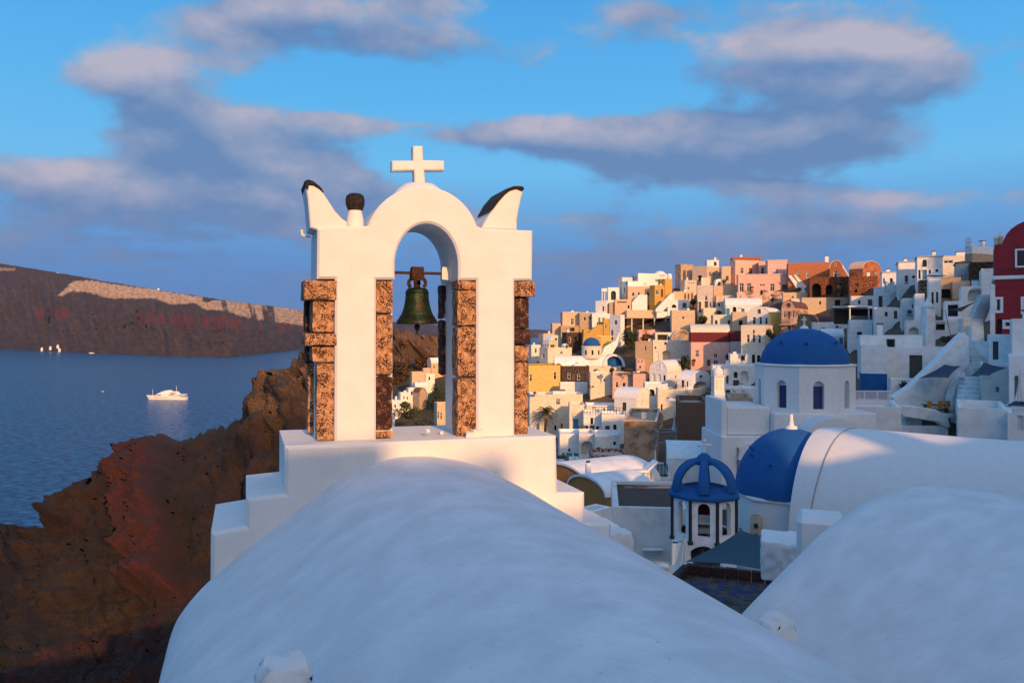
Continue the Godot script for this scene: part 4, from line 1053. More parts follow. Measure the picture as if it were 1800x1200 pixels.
	house("white_house", "stepped white block joining the stairs to the red house", [1722, 1726, 1750], 472, 548, 82, "white", {"plain": 1})
	house("white_house", "white house with a dark doorway under the black sail", [1658, 1661, 1692], 529, 572, 82, "white", {"w": [["R", 1667, 1685, 535, 556, "D"]]})
	house("ac_house", "white house with an air conditioner left of the pointed chimney", [1583, 1586, 1612], 524, 576, 80, "offwhite", {"w": [["R", 1603, 1609, 534, 542, "w"]]})
	house("white_house", "white rounded house above the arch left of the pointed chimney", [1606, 1609, 1626], 516, 572, 80, "white", {"w": []})
	house("white_house", "long low white house above the blue based house", [1590, 1593, 1700], 563, 604, 84, "white", {"w": [["R", 1598, 1616, 575, 588, "N", 0.6], ["R", 1646, 1662, 566, 580, "D"]]})
	village_details()
	red_house()
	right_terraces()
	long_stairs()

func colonnade() -> void:
	var d := town_depth(1062, 540)
	var o := thing("colonnade", "white two-column porch on the left skyline", "porch", at(1062, 536, d))
	for px: float in [1058.5, 1063.0, 1067.5]:
		var s := Shape.new()
		var p := at(px, 536, d) - o.position
		s.tube(p + Vector3(0, -1, 0), p + Vector3(0, 3.6, 0), 0.16, 0.14, 10)
		part("column", s, hue("white"), o)
	var b := Shape.new()
	b.bevel_box(Vector3(-0.75, 3.6, -2.4), Vector3(0.95, 4.5, 0.25), 0.05)
	part("lintel", b, hue("white"), o)

func roof_bump() -> void:
	var d := town_depth(1122, 505) + 8.0
	var o := thing("roof_dome", "white round dome on the upper white skyline house", "dome", at(1160, 482, d))
	var s := Shape.new()
	var pr := []
	for i in 9: pr.append([1.75 * cos(i * PI / 16.0), -0.3 + 1.25 * sin(i * PI / 16.0)])
	s.lathe(pr, 18)
	part("shell", s, hue("white"), o)
	var o2 := thing("water_tank", "round white water tank beside the white roof dome", "tank", at(1177, 490, d))
	var s2 := Shape.new()
	s2.lathe([[0.75, -0.6], [0.75, 0.9], [0.6, 1.3], [0.3, 1.5], [0.0, 1.55]], 14)
	part("shell", s2, hue("white"), o2)

func balcony() -> void:
	var d := town_depth(1399, 586) + 0.2
	var o := thing("balcony", "iron railed balcony on the brown round-gabled house", "balcony", at(1385, 570, d + 0.9), deg_to_rad(-30))
	var s := Shape.new()
	s.bevel_box(Vector3(-1.3, -0.15, 0.0), Vector3(1.3, 0.0, 1.1), 0.03)
	part("slab", s, hue("rose"), o)
	for i in 14:
		var b := Shape.new()
		var x := -1.25 + i * 2.5 / 13.0
		b.box(Vector3(x - 0.02, 0, 1.02), Vector3(x + 0.02, 0.95, 1.06))
		part("baluster", b, paint(0.12, 0.10, 0.05), o)
	var r := Shape.new()
	r.box(Vector3(-1.3, 0.95, 1.0), Vector3(1.3, 1.02, 1.08))
	part("rail", r, paint(0.12, 0.10, 0.05), o)

func pergola_house() -> void:
	# white house with a canopied terrace, shaded
	house("terrace_house", "white terrace house with an open dark room below the white canopy", [1490, 1494, 1583], 562, 612, 83, "white", {"w": [["R", 1507, 1516, 583, 594, "w"], ["R", 1534, 1556, 570, 590, "D", 2.0], ["R", 1557, 1570, 572, 590, "n"]], "drop": 1.0})
	var d := town_depth(1494, 612)
	var o := thing("canopy", "white flat canopy on posts over the shaded terrace", "canopy", at(1494, 563, d))
	var x := Transform3D(Basis(Vector3.UP, deg_to_rad(7)), Vector3.ZERO)
	var l := 6.6
	for k in [[0.0, 3.2], [2.9, 6.7]]:
		var s := Shape.new()
		s.bevel_box(Vector3(k[0] - 0.4, 1.72 + (0.1 if k[0] == 0.0 else -0.06), -4.0), Vector3(k[1], 1.9 + (0.1 if k[0] == 0.0 else -0.06), 0.3), 0.04, x)
		part("roof_panel", s, hue("white"), o)
	for k in [0.1, 2.9, 6.2]:
		var s := Shape.new()
		s.bevel_box(Vector3(k - 0.08, -0.1, -0.2), Vector3(k + 0.08, 1.75, -0.05), 0.02, x)
		part("post", s, hue("white"), o)
	for i in 40:
		var s := Shape.new()
		var px := 0.1 + i * 0.16
		s.box(Vector3(px - 0.02, 0.0, -0.14), Vector3(px + 0.02, 0.55, -0.1), x)
		part("baluster", s, paint(0.25, 0.27, 0.3), o)
	var b := Shape.new()
	b.box(Vector3(0, 0.55, -0.16), Vector3(6.4, 0.6, -0.08), x)
	part("rail", b, paint(0.25, 0.27, 0.3), o)
	var w := Shape.new()
	w.box(Vector3(0, -0.5, -4.2), Vector3(6.6, 1.7, -4.0), x)
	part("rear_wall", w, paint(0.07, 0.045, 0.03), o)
	# the restaurant pergola under the long tan wall
	var dr := town_depth(1090, 586)
	var g := thing("restaurant_pergola", "long flat roofed restaurant terrace with white posts in mid village", "pergola", at(1090, 582, dr))
	var y := Transform3D(Basis(Vector3.UP, deg_to_rad(4)), Vector3.ZERO)
	var rl := (1192.0 - 1088.0) / FOCAL * dr
	var s0 := Shape.new()
	s0.bevel_box(Vector3(-0.4, 3.2, -5.0), Vector3(rl, 3.4, 0.4), 0.05, y)
	part("roof", s0, hue("tan"), g)
	var s1 := Shape.new()
	s1.box(Vector3(0, -1.0, -5.2), Vector3(rl, 3.2, -5.0), y)
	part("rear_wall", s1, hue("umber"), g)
	var s2 := Shape.new()
	s2.bevel_box(Vector3(-0.2, -1.6, -5.0), Vector3(rl, -0.05, 0.5), 0.05, y)
	part("floor_slab", s2, hue("white"), g)
	for i in 6:
		var s := Shape.new()
		var px := 0.1 + i * (rl - 0.4) / 5.0
		s.bevel_box(Vector3(px - 0.14, -0.1, -0.1), Vector3(px + 0.14, 3.2, 0.15), 0.03, y)
		part("post", s, hue("cream"), g)
	for i in 7:
		var t := Shape.new()
		var px := 1.2 + i * (rl - 2.5) / 6.0
		t.bevel_box(Vector3(px - 0.5, 0.7, -1.6), Vector3(px + 0.5, 0.78, -0.8), 0.02, y)
		t.box(Vector3(px - 0.06, 0, -1.3), Vector3(px + 0.06, 0.7, -1.15), y)
		part("table", t, paint(0.08, 0.04, 0.025), g)

func dome_shape(r: float, h: float, y: float, seg := 32) -> Shape:
	var s := Shape.new()
	var pr := []
	for i in 15:
		var a := i * PI / 28.0
		pr.append([r * cos(a), y + h * sin(a)])
	s.lathe(pr, seg)
	return s

func cross_part(root: Node3D, p: Vector3, h: float, m: Material) -> void:
	var s := Shape.new()
	var w := h * 0.09
	s.bevel_box(p + Vector3(-w, 0, -w), p + Vector3(w, h, w), w * 0.3)
	s.bevel_box(p + Vector3(-h * 0.3, h * 0.55, -w * 0.9), p + Vector3(h * 0.3, h * 0.55 + 2 * w, w * 0.9), w * 0.3)
	part("cross", s, m, root)

func small_church() -> void:
	var d := town_depth(1040, 660) + 2.0
	var base := at(1040, 650, d)
	var k := d / FOCAL
	var o := thing("small_church", "small white church with a little blue dome left of the ivy", "church", base)
	var w := hue("cream")
	# drum with slit windows
	var s := Shape.new()
	s.lathe([[17.5 * k, 20 * k], [17.5 * k, 40 * k], [18.3 * k, 40.4 * k], [18.3 * k, 42 * k], [15 * k, 42.2 * k]], 20)
	part("drum", s, w, o)
	for ang: float in [-40, 0, 40]:
		var win := Shape.new()
		win.bevel_box(Vector3(-1.6 * k, 27 * k, 17.2 * k), Vector3(1.6 * k, 35 * k, 17.75 * k), 0.03, Transform3D(Basis(Vector3.UP, deg_to_rad(ang)), Vector3.ZERO))
		part("window", win, glass(), o)
	part("dome", dome_shape(15.4 * k, 15 * k, 42 * k, 24), hue("royal"), o)
	# nave vault running left-right, and the apse gable to the right with its blue half dome
	var rows := []
	for i in 17:
		var a := PI * i / 16
		rows.append(PackedVector3Array([Vector3(-66 * k, 8 * k + 17 * k * sin(a), -cos(a) * 16 * k), Vector3(26 * k, 8 * k + 17 * k * sin(a), -cos(a) * 16 * k)]))
	var v := Shape.new()
	v.grid(rows, Vector3(-20 * k, 0, 0))
	for i in 16:
		v.tri(Vector3(-66 * k, 8 * k, 0), rows[i][0], rows[i + 1][0], Vector3.LEFT)
	part("nave_roof", v, hue("white"), o)
	var bx := Shape.new()
	bx.box(Vector3(-66 * k, -30 * k, -16 * k), Vector3(50 * k, 8 * k, 16 * k))
	part("wall", bx, w, o)
	# transept arch facing the eye with a blue recessed half dome
	var arch := PackedVector2Array()
	for i in 25:
		var a := PI * i / 24
		arch.append(Vector2(37 * k + cos(a) * 20 * k, 6 * k + sin(a) * 22 * k))
	for i in 25:
		var a := PI - PI * i / 24
		arch.append(Vector2(37 * k + cos(a) * 15.5 * k, 6 * k + sin(a) * 18.5 * k))
	var ar := Shape.new()
	ar.slab(arch, 18 * k, -14 * k, 0.05)
	part("arch_rim", ar, hue("white"), o)
	var hd := Shape.new()
	hd.lathe([[15.4 * k, 6 * k], [14.8 * k, 11 * k], [12.6 * k, 17 * k], [8.5 * k, 21.5 * k], [4 * k, 23.8 * k], [0.0, 24.3 * k]], 24, Vector3(37 * k, 0, 2 * k))
	part("blue_apse", hd, hue("royal"), o)
	var sm := Shape.new()
	sm.lathe([[6 * k, -6 * k], [5.6 * k, -2 * k], [4 * k, 1 * k], [2 * k, 2.4 * k], [0, 2.8 * k]], 16, Vector3(6.5 * k, 0, 17 * k))
	part("small_dome", sm, hue("royal"), o)

func red_house() -> void:
	var d := 60.0
	var o := thing("red_house", "tall dark red house with white framed windows and curved gable at the right edge", "house", at(1750, 640, d))
	var k := d / FOCAL
	var x := Transform3D(Basis(Vector3.UP, deg_to_rad(-30)), Vector3.ZERO)
	var X := func(px: float) -> float: return (px - 1750.0) * k
	var Y := func(py: float) -> float: return (640.0 - py) * k
	var red := hue("crimson", "wash")
	# lower storey with openings
	var f := Face.new(); f.o = Vector3.ZERO; f.t = x.basis.x; f.n = x.basis.z; f.length = 120 * k
	var holes := []
	for w in [[1747.5, 1758, 526, 546, "w"], [1792, 1810, 526, 548, "w"], [1748, 1760, 560, 588, "A"], [1765, 1778, 566, 574, "w"]]:
		var kk := opening_kind(w[4])
		var s0: float = maxf(0.1, X.call(w[0])); var s1: float = X.call(w[1]); var y0: float = Y.call(w[3]); var y1: float = Y.call(w[2])
		holes.append([s0, s1, y0, y1, kk[0], 0.22])
		add_opening(o, f, s0, s1, y0, y1, kk, 0.22, hue("white"))
		if w[4] == "w":
			var tr := Shape.new()
			for q in [[s0 - 0.17, s0, y0 - 0.17, y1 + 0.17], [s1, s1 + 0.17, y0 - 0.17, y1 + 0.17], [s0, s1, y0 - 0.17, y0], [s0, s1, y1, y1 + 0.17]]:
				if q[1] - q[0] > 0.02: tr.box(Vector3(q[0], q[2], 0.0), Vector3(q[1], q[3], 0.07), x)
			part("surround", tr, hue("white"), o)
	var low := Shape.new()
	wall_with_holes(low, f, Y.call(700), Y.call(492), holes)
	low.box(Vector3(0.02, Y.call(700), -6.0), Vector3(120 * k, Y.call(492), -0.4), x)
	part("lower_wall", low, red, o)
	# upper storey: gable curve
	var poly := PackedVector2Array([Vector2(X.call(1750), Y.call(485)), Vector2(X.call(1750), Y.call(429)), Vector2(X.call(1759), Y.call(428))])
	for i in 15:
		var a := PI - PI * i / 14
		poly.append(Vector2(X.call(1818) + cos(a) * 56 * k, Y.call(430) + sin(a) * 44 * k))
	poly.append(Vector2(X.call(1890), Y.call(429)))
	poly.append(Vector2(X.call(1890), Y.call(485)))
	var up := Shape.new()
	up.slab(poly, -0.5, -6.0, 0.03, x)
	part("upper_wall", up, red, o)
	var cs := Shape.new()
	cs.bevel_box(Vector3(-0.15, Y.call(491.5), -6.2), Vector3(125 * k, Y.call(485), 0.12), 0.04, x)
	part("cornice", cs, hue("white"), o)
	var corner := Shape.new()
	corner.bevel_box(Vector3(-0.32, Y.call(620), -0.5), Vector3(0.0, Y.call(500), 0.06), 0.03, x)
	part("corner_strip", corner, hue("white"), o)
	var win := Shape.new()
	for q in [[1780, 1783, 438, 471], [1783, 1815, 438, 441], [1783, 1815, 468, 471]]:
		win.bevel_box(Vector3(X.call(q[0]), Y.call(q[3]), -0.52), Vector3(X.call(q[1]), Y.call(q[2]), -0.40), 0.02, x)
	var wf := part("window", win, hue("white"), o)
	var gl := Shape.new()
	gl.box(Vector3(X.call(1783), Y.call(468), -0.52), Vector3(X.call(1815), Y.call(441), -0.48), x)
	part("pane", gl, glass(), wf)
	# railing along the ledge
	for i in 12:
		var b := Shape.new()
		var px: float = X.call(1752.0 + i * 9.0)
		b.tube(x * Vector3(px, Y.call(484), -0.1), x * Vector3(px, Y.call(474), -0.1), 0.02, 0.02, 5)
		part("rail_post", b, paint(0.02, 0.02, 0.02), o)
		var b2 := Shape.new()
		b2.tube(x * Vector3(px, Y.call(484), -0.1), x * Vector3(px + 9 * k, Y.call(474), -0.1), 0.012, 0.012, 4)
		part("rail_brace", b2, paint(0.02, 0.02, 0.02), o)
	var r := Shape.new()
	r.tube(x * Vector3(0.05, Y.call(474), -0.1), x * Vector3(120 * k, Y.call(474), -0.1), 0.025, 0.025, 5)
	part("hand_rail", r, paint(0.02, 0.02, 0.02), o)
	for i in 2:
		var ch := thing("chimney_pot", ["shorter white chimney pot left of the red house gable", "taller white chimney pot left of the red house gable"][i], "chimney", at(1752.0 + i * 8.0, 429, 64), 0.0, "chimney pots by the red house")
		var s := Shape.new()
		var h := 0.65 + i * 0.2
		s.lathe([[0.0, -1.4], [0.17, -1.4], [0.16, h * 0.6], [0.2, h * 0.62], [0.2, h * 0.75], [0.13, h * 0.8], [0.1, h], [0.0, h + 0.03]], 10)
		part("pot", s, hue("cream"), ch)

func right_terraces() -> void:
	# blue based house
	house("blue_base_house", "white house with a bright blue base right of the big dome", [1511, 1514, 1560], 606, 700, 84, "white", {"bands": [[656, 700, "royal"]], "d": 60.0, "w": [["R", 1531, 1548, 684, 694, "D"]]})
	house("white_slab_house", "long white roof slab over the blue based house", [1508, 1512, 1622], 589, 612, 84, "white", {"d": 63.0, "deep": 4.0})
	house("door_house", "white house with a tall dark double door on the right terrace", [1556, 1560, 1668], 610, 700, 84, "white", {"d": 61.0, "w": [["R", 1599, 1622, 624, 668, "k"]]})
	box_thing("door_wall", "low white wall in front of the dark double door", "wall", [[1566, 665], [1608, 665], [1608, 706], [1566, 706]], 58.5, 0.5, "white")
	# the sloping stair wall
	box_thing("stair_wall", "white triangular stair wall climbing to the right beside the terrace", "wall", [[1571, 698], [1600, 680], [1640, 642], [1668, 612], [1688, 592], [1697, 584], [1704, 592], [1706, 640], [1690, 664], [1680, 720], [1571, 720]], 56.0, 0.8, "white")
	box_thing("curved_wall", "white curving stair parapet beside the steps", "wall", [[1690, 664], [1698, 655], [1702, 672], [1690, 690], [1692, 720], [1676, 722], [1674, 700], [1680, 682]], 54.5, 0.9, "white")
	box_thing("terrace_parapet", "white sloping terrace parapet under the orange chairs", "wall", [[1576, 712], [1610, 714], [1646, 720], [1668, 732], [1672, 752], [1660, 750], [1650, 742], [1588, 732]], 52.0, 0.6, "white")
	house("under_terrace", "dark open room below the sloping terrace parapet", [1584, 1586, 1660], 733, 780, 86, "slate", {"d": 54.0, "w": [["R", 1592, 1600, 748, 762, "k"]]})
	house("white_block", "large plain white block wall in the lower right village", [1682, 1685, 1773], 716, 790, 84, "white", {"d": 44.0, "deep": 6.0})
	house("white_block", "white block with an outlined hatch at the right edge", [1769, 1772, 1860], 726, 800, 84, "white", {"d": 42.0, "deep": 6.0, "w": [["R", 1789, 1800, 730, 756, "n"]]})
	house("white_wall", "plain white wall right of the church under the lattice fence", [1478, 1482, 1585], 713, 790, 84, "white", {"d": 46.0, "deep": 5.0, "cat": "wall"})
	house("blue_white_house", "blue white house with a dark door below the red house", [1736, 1739, 1780], 588, 660, 84, "white", {"d": 54.0, "w": [["R", 1746, 1756, 600, 632, "k"]]})
	house("right_edge_house", "white house wall at the right picture edge below the red house", [1776, 1780, 1880], 560, 650, 84, "white", {"d": 50.0})
	house("recess_house", "white room with a small blue window below the dark sail", [1722, 1726, 1778], 640, 726, 84, "offwhite", {"d": 50.0, "w": [["R", 1750, 1759, 679, 691, "b"]]})
	house("right_edge_post_house", "white gate pier and wall at the right edge of the terrace", [1772, 1775, 1850], 625, 726, 84, "white", {"d": 47.0, "w": [["R", 1784, 1791, 660, 700, "N"]]})
	lattice_fence()
	orange_chairs()
	sails()
	pointed_chimney()

# a wall cut to an outline seen in the photograph, standing d metres away and thick metres deep
func box_thing(called: String, label: String, category: String, pts: Array, d: float, thick: float, wall: String) -> Node3D:
	var base := at(pts[0][0], pts[-1][1], d)
	var o := thing(called, label, category, base)
	var poly := PackedVector2Array()
	for p in pts:
		var q := at(p[0], p[1], d) - base
		poly.append(Vector2(q.x, q.y))
	var s := Shape.new()
	s.slab(poly, 0.0, -thick, 0.05)
	part("wall", s, hue(wall), o)
	var low := 1e9
	var x0 := 1e9
	var x1 := -1e9
	for q in poly:
		low = minf(low, q.y); x0 = minf(x0, q.x); x1 = maxf(x1, q.x)
	var f := Shape.new()
	f.box(Vector3(x0 + 0.3, low - 3.0, -thick * 0.8), Vector3(x1 - 0.1, low + 0.1, -thick * 0.2))
	part("footing", f, hue(wall), o)
	return o

func lattice_fence() -> void:
	var d := 43.0
	var o := thing("lattice_fence", "white diagonal lattice fence right of the big dome", "fence", at(1497, 711, d))
	var k := d / FOCAL
	var w := 69 * k
	var h := 23 * k
	var m := paint(0.7, 0.7, 0.72)
	for i in 4:
		var s := Shape.new()
		var x := i * (w - 0.06) / 3.0
		s.bevel_box(Vector3(x, 0, -0.03), Vector3(x + 0.06, h + 0.05, 0.03), 0.01)
		part("post", s, m, o)
	for y: float in [0.0, h]:
		var s := Shape.new()
		s.bevel_box(Vector3(0, y, -0.025), Vector3(w, y + 0.05, 0.025), 0.01)
		part("rail", s, m, o)
	var step := 0.105
	for dir in 2:
		var x := -h
		while x < w:
			var a := Vector2(x, 0.02)
			var b := Vector2(x + h, h)
			if a.x < 0: a = Vector2(0, -x + 0.02)
			if b.x > w: b = Vector2(w, w - x)
			if b.x - a.x > 0.08:
				if dir == 1:
					a.x = w - a.x; b.x = w - b.x
				var s := Shape.new()
				s.tube(Vector3(a.x, a.y, 0.006 - dir * 0.012), Vector3(b.x, b.y, 0.006 - dir * 0.012), 0.013, 0.013, 4, false)
				part("slat", s, m, o)
			x += step

func orange_chairs() -> void:
	var d := 53.5
	var says := ["orange chair nearest the dark door on the right terrace", "middle orange chair on the right terrace", "orange chair nearest the steps on the right terrace"]
	var px := [1630.0, 1649.0, 1662.0]
	for i in 3:
		var o := thing("orange_chair", says[i], "chair", at(px[i], 728, d), 0.3, "orange chairs on the terrace")
		var m := paint(0.50, 0.20, 0.015, 0.6)
		var a := Shape.new(); a.bevel_box(Vector3(-0.21, 0.42, -0.2), Vector3(0.21, 0.47, 0.22), 0.015)
		part("seat", a, m, o)
		var b := Shape.new(); b.bevel_box(Vector3(-0.21, 0.5, 0.2), Vector3(0.21, 0.92, 0.24), 0.015)
		part("backrest", b, m, o)
		for q in [[-0.19, -0.18], [0.19, -0.18], [-0.19, 0.2], [0.19, 0.2]]:
			var l := Shape.new(); l.tube(Vector3(q[0], 0, q[1]), Vector3(q[0], 0.45, q[1]), 0.016, 0.016, 5)
			part("leg", l, paint(0.05, 0.05, 0.05), o)
	var t := thing("terrace_table", "dark low table among the orange chairs", "table", at(1646, 728, d + 0.9))
	var s := Shape.new(); s.bevel_box(Vector3(-0.9, 0.62, -0.3), Vector3(0.9, 0.67, 0.3), 0.015)
	part("table_top", s, paint(0.03, 0.025, 0.02), t)
	for q: float in [-0.7, 0.7]:
		var l := Shape.new(); l.bevel_box(Vector3(q - 0.04, 0, -0.2), Vector3(q + 0.04, 0.62, 0.2), 0.01)
		part("leg", l, paint(0.03, 0.025, 0.02), t)
	box_thing("terrace_floor", "white terrace floor slab carrying the orange chairs", "terrace", [[1590, 728], [1676, 728], [1676, 735], [1590, 735]], 53.0, 2.4, "white")

# cloth stretched between corners, edges hollow
func sail(label: String, pts: Array, hollow: float, m: Material, poles: Array) -> void:
	var mid := Vector3.ZERO
	for p in pts: mid += p / pts.size()
	var o := thing("shade_sail", label, "shade sail", mid, 0.0, "shade sails")
	var n := 12
	var rows := []
	var a: Vector3 = pts[0]; var b: Vector3 = pts[1]; var c: Vector3 = pts[2]; var e: Vector3 = pts[3]
	for i in n + 1:
		var v := float(i) / n
		var line := PackedVector3Array()
		for j in n + 1:
			var u := float(j) / n
			var p := a.lerp(b, u).lerp(e.lerp(c, u), v)
			var pull := hollow * (4 * u * (1 - u) * absf(1 - 2 * v) + 4 * v * (1 - v) * absf(1 - 2 * u)) * 0.5
			p = p.lerp(mid, pull)
			p.y -= 4 * u * (1 - u) * 4 * v * (1 - v) * 0.12
			line.append(p - mid)
		rows.append(line)
	var s := Shape.new()
	s.grid(rows, Vector3(0, 1, 0.2), [], false)
	part("cloth", s, m, o)
	for p in poles:
		var t := Shape.new()
		t.tube(p[0] - mid, p[1] - mid, 0.035, 0.03, 6)
		part("pole", t, paint(0.15, 0.13, 0.11), o)

func sails() -> void:
	var navy := paint(0.035, 0.06, 0.095, 0.9)
	sail("slate blue sail below the triangular stair wall", [at(1615, 665, 55.6), at(1662, 640, 55.4), at(1690, 643, 53.5), at(1668, 664, 52.5)], 0.25, navy, [])
	sail("slate blue sail over the room with the small blue window", [at(1706, 662, 49.0), at(1730, 636, 49.4), at(1772, 646, 48.5), at(1740, 660, 47.5)], 0.3, navy, [])
	sail("slate blue sail at the lower right picture edge", [at(1768, 714, 46.0), at(1800, 692, 46.0), at(1850, 700, 44.0), at(1800, 715, 43.0)], 0.2, navy, [])
	sail("black sail stretched above the doorway left of the long steps", [at(1662, 545, 72), at(1690, 540, 72), at(1725, 526, 70), at(1690, 548, 68)], 0.35, paint(0.01, 0.01, 0.014, 0.9), [[at(1662, 545, 71.5), at(1672, 592, 70)]])

func pointed_chimney() -> void:
	var d := 68.0
	for i in 2:
		var o := thing("chimney", ["white chimney tower with a pointed cap on the shaded slope", "square white chimney in front of the pointed one"][i], "chimney", at([1631.0, 1633.0][i], [582.0, 590.0][i], d - i * 3.0))
		var k := d / FOCAL
		var s := Shape.new()
		if i == 0:
			s.lathe([[11 * k, -1.0], [10 * k, 40 * k], [11 * k, 41 * k], [10 * k, 46 * k], [5 * k, 51 * k], [2.5 * k, 54 * k], [1.5 * k, 58 * k], [0.0, 60 * k]], 14)
		else:
			s.bevel_box(Vector3(-8 * k, -2, -8 * k), Vector3(8 * k, 44 * k, 8 * k), 0.06)
			var c := Shape.new()
			c.lathe([[0.0, 47 * k], [2 * k, 46.5 * k], [5 * k, 45 * k], [5.5 * k, 44.1 * k], [0, 44.1 * k]], 10)
			part("cap", c, hue("grey"), o)
		part("shaft", s, hue("white"), o)

func long_stairs() -> void:
	# two flights beside the red house, each step a slab of its own
	var o := thing("long_stairs", "long flight of worn pale steps climbing beside the red house", "stairs", at(1725, 655, 55))
	var flights := [[1722, 652, 55.0, 1718, 560, 62.0, 14, 24], [1722, 556, 62.5, 1738, 518, 68.0, 9, 20]]
	for f in flights:
		var p0 := at(f[0], f[1], f[2])
		var p1 := at(f[3], f[4], f[5])
		for i in f[6]:
			var t0: float = float(i) / f[6]
			var p := p0.lerp(p1, t0) - o.position
			var rise: float = (p1.y - p0.y) / f[6]
			var run: float = (p1.z - p0.z) / f[6]
			var w: float = f[7] / FOCAL * f[2] * 0.5
			var s := Shape.new()
			s.bevel_box(Vector3(-w, -0.5, run * 1.15), Vector3(w, rise - 0.015, 0.03), 0.02, Transform3D(Basis(), p))
			part("step", s, hue("offwhite"), o)
	var low := thing("terrace_steps", "short flight of white steps with dark slots beside the curving parapet", "stairs", at(1707, 716, 50))
	var q0 := at(1707, 716, 50.0)
	var q1 := at(1712, 660, 54.0)
	for i in 7:
		var p := q0.lerp(q1, i / 7.0) - low.position
		var rise := (q1.y - q0.y) / 7.0
		var s := Shape.new()
		s.bevel_box(Vector3(-0.55, -0.5, -0.75), Vector3(0.55, rise - 0.09, 0.04), 0.03, Transform3D(Basis(), p))
		part("step", s, hue("white"), low)
	box_thing("stair_parapet", "white parapet right of the long steps below the red house", "wall", [[1736, 600], [1742, 600], [1742, 640], [1736, 640]], 56.0, 4.0, "white")
	box_thing("stair_pier", "weathered cream pier left of the long steps", "pier", [[1693, 560], [1708, 557], [1710, 612], [1695, 612]], 61.0, 0.8, "cream")

func air_conditioner(label: String, px: float, py: float, d: float, turn: float) -> void:
	var o := thing("air_conditioner", label, "air conditioner", at(px, py, d), turn, "air conditioners")
	var s := Shape.new(); s.bevel_box(Vector3(-0.42, -0.3, -0.3), Vector3(0.42, 0.3, 0.16), 0.03)
	part("casing", s, paint(0.55, 0.55, 0.53, 0.5), o)
	var f := Shape.new(); f.lathe([[0, 0.0], [0.22, 0.0], [0.24, 0.03], [0, 0.03]], 14)
	var fan := part("fan_grille", f, paint(0.06, 0.06, 0.06), o)
	fan.transform = Transform3D(Basis(Vector3.RIGHT, PI / 2), Vector3(-0.1, 0, 0.155))

func railing(label: String, p0: Vector3, p1: Vector3, h: float, n: int, m: Material) -> void:
	var o := thing("railing", label, "railing", p0, 0.0, "terrace railings")
	var e := p1 - p0
	for i in n + 1:
		var s := Shape.new()
		var p := e * (float(i) / n)
		s.tube(p + Vector3(0, -0.3, 0), p + Vector3(0, h, 0), 0.035, 0.035, 5)
		part("post", s, m, o)
	for y: float in [h, h * 0.5]:
		var s := Shape.new()
		s.tube(Vector3(0, y, 0), e + Vector3(0, y, 0), 0.035, 0.035, 5)
		part("rail", s, m, o)

func flower_pot(label: String, px: float, py: float, d: float, r: float, red: float) -> void:
	var o := thing("flower_pot", label, "flower pot", at(px, py, d), 0.0, "flower pots")
	var s := Shape.new(); s.lathe([[0, -0.4], [r * 0.6, -0.4], [r, 0.3], [r * 1.1, 0.3], [r * 1.1, 0.4], [0, 0.38]], 10)
	part("pot", s, paint(0.28, 0.10, 0.05), o)
	var f := part("plant", leaf_cloud(Vector3(r * 2.2, r * 1.8, r * 2.2), 120, 0.14, int(px), 5), leaf_material(1.1, red), o)
	f.position.y = 0.4 + r

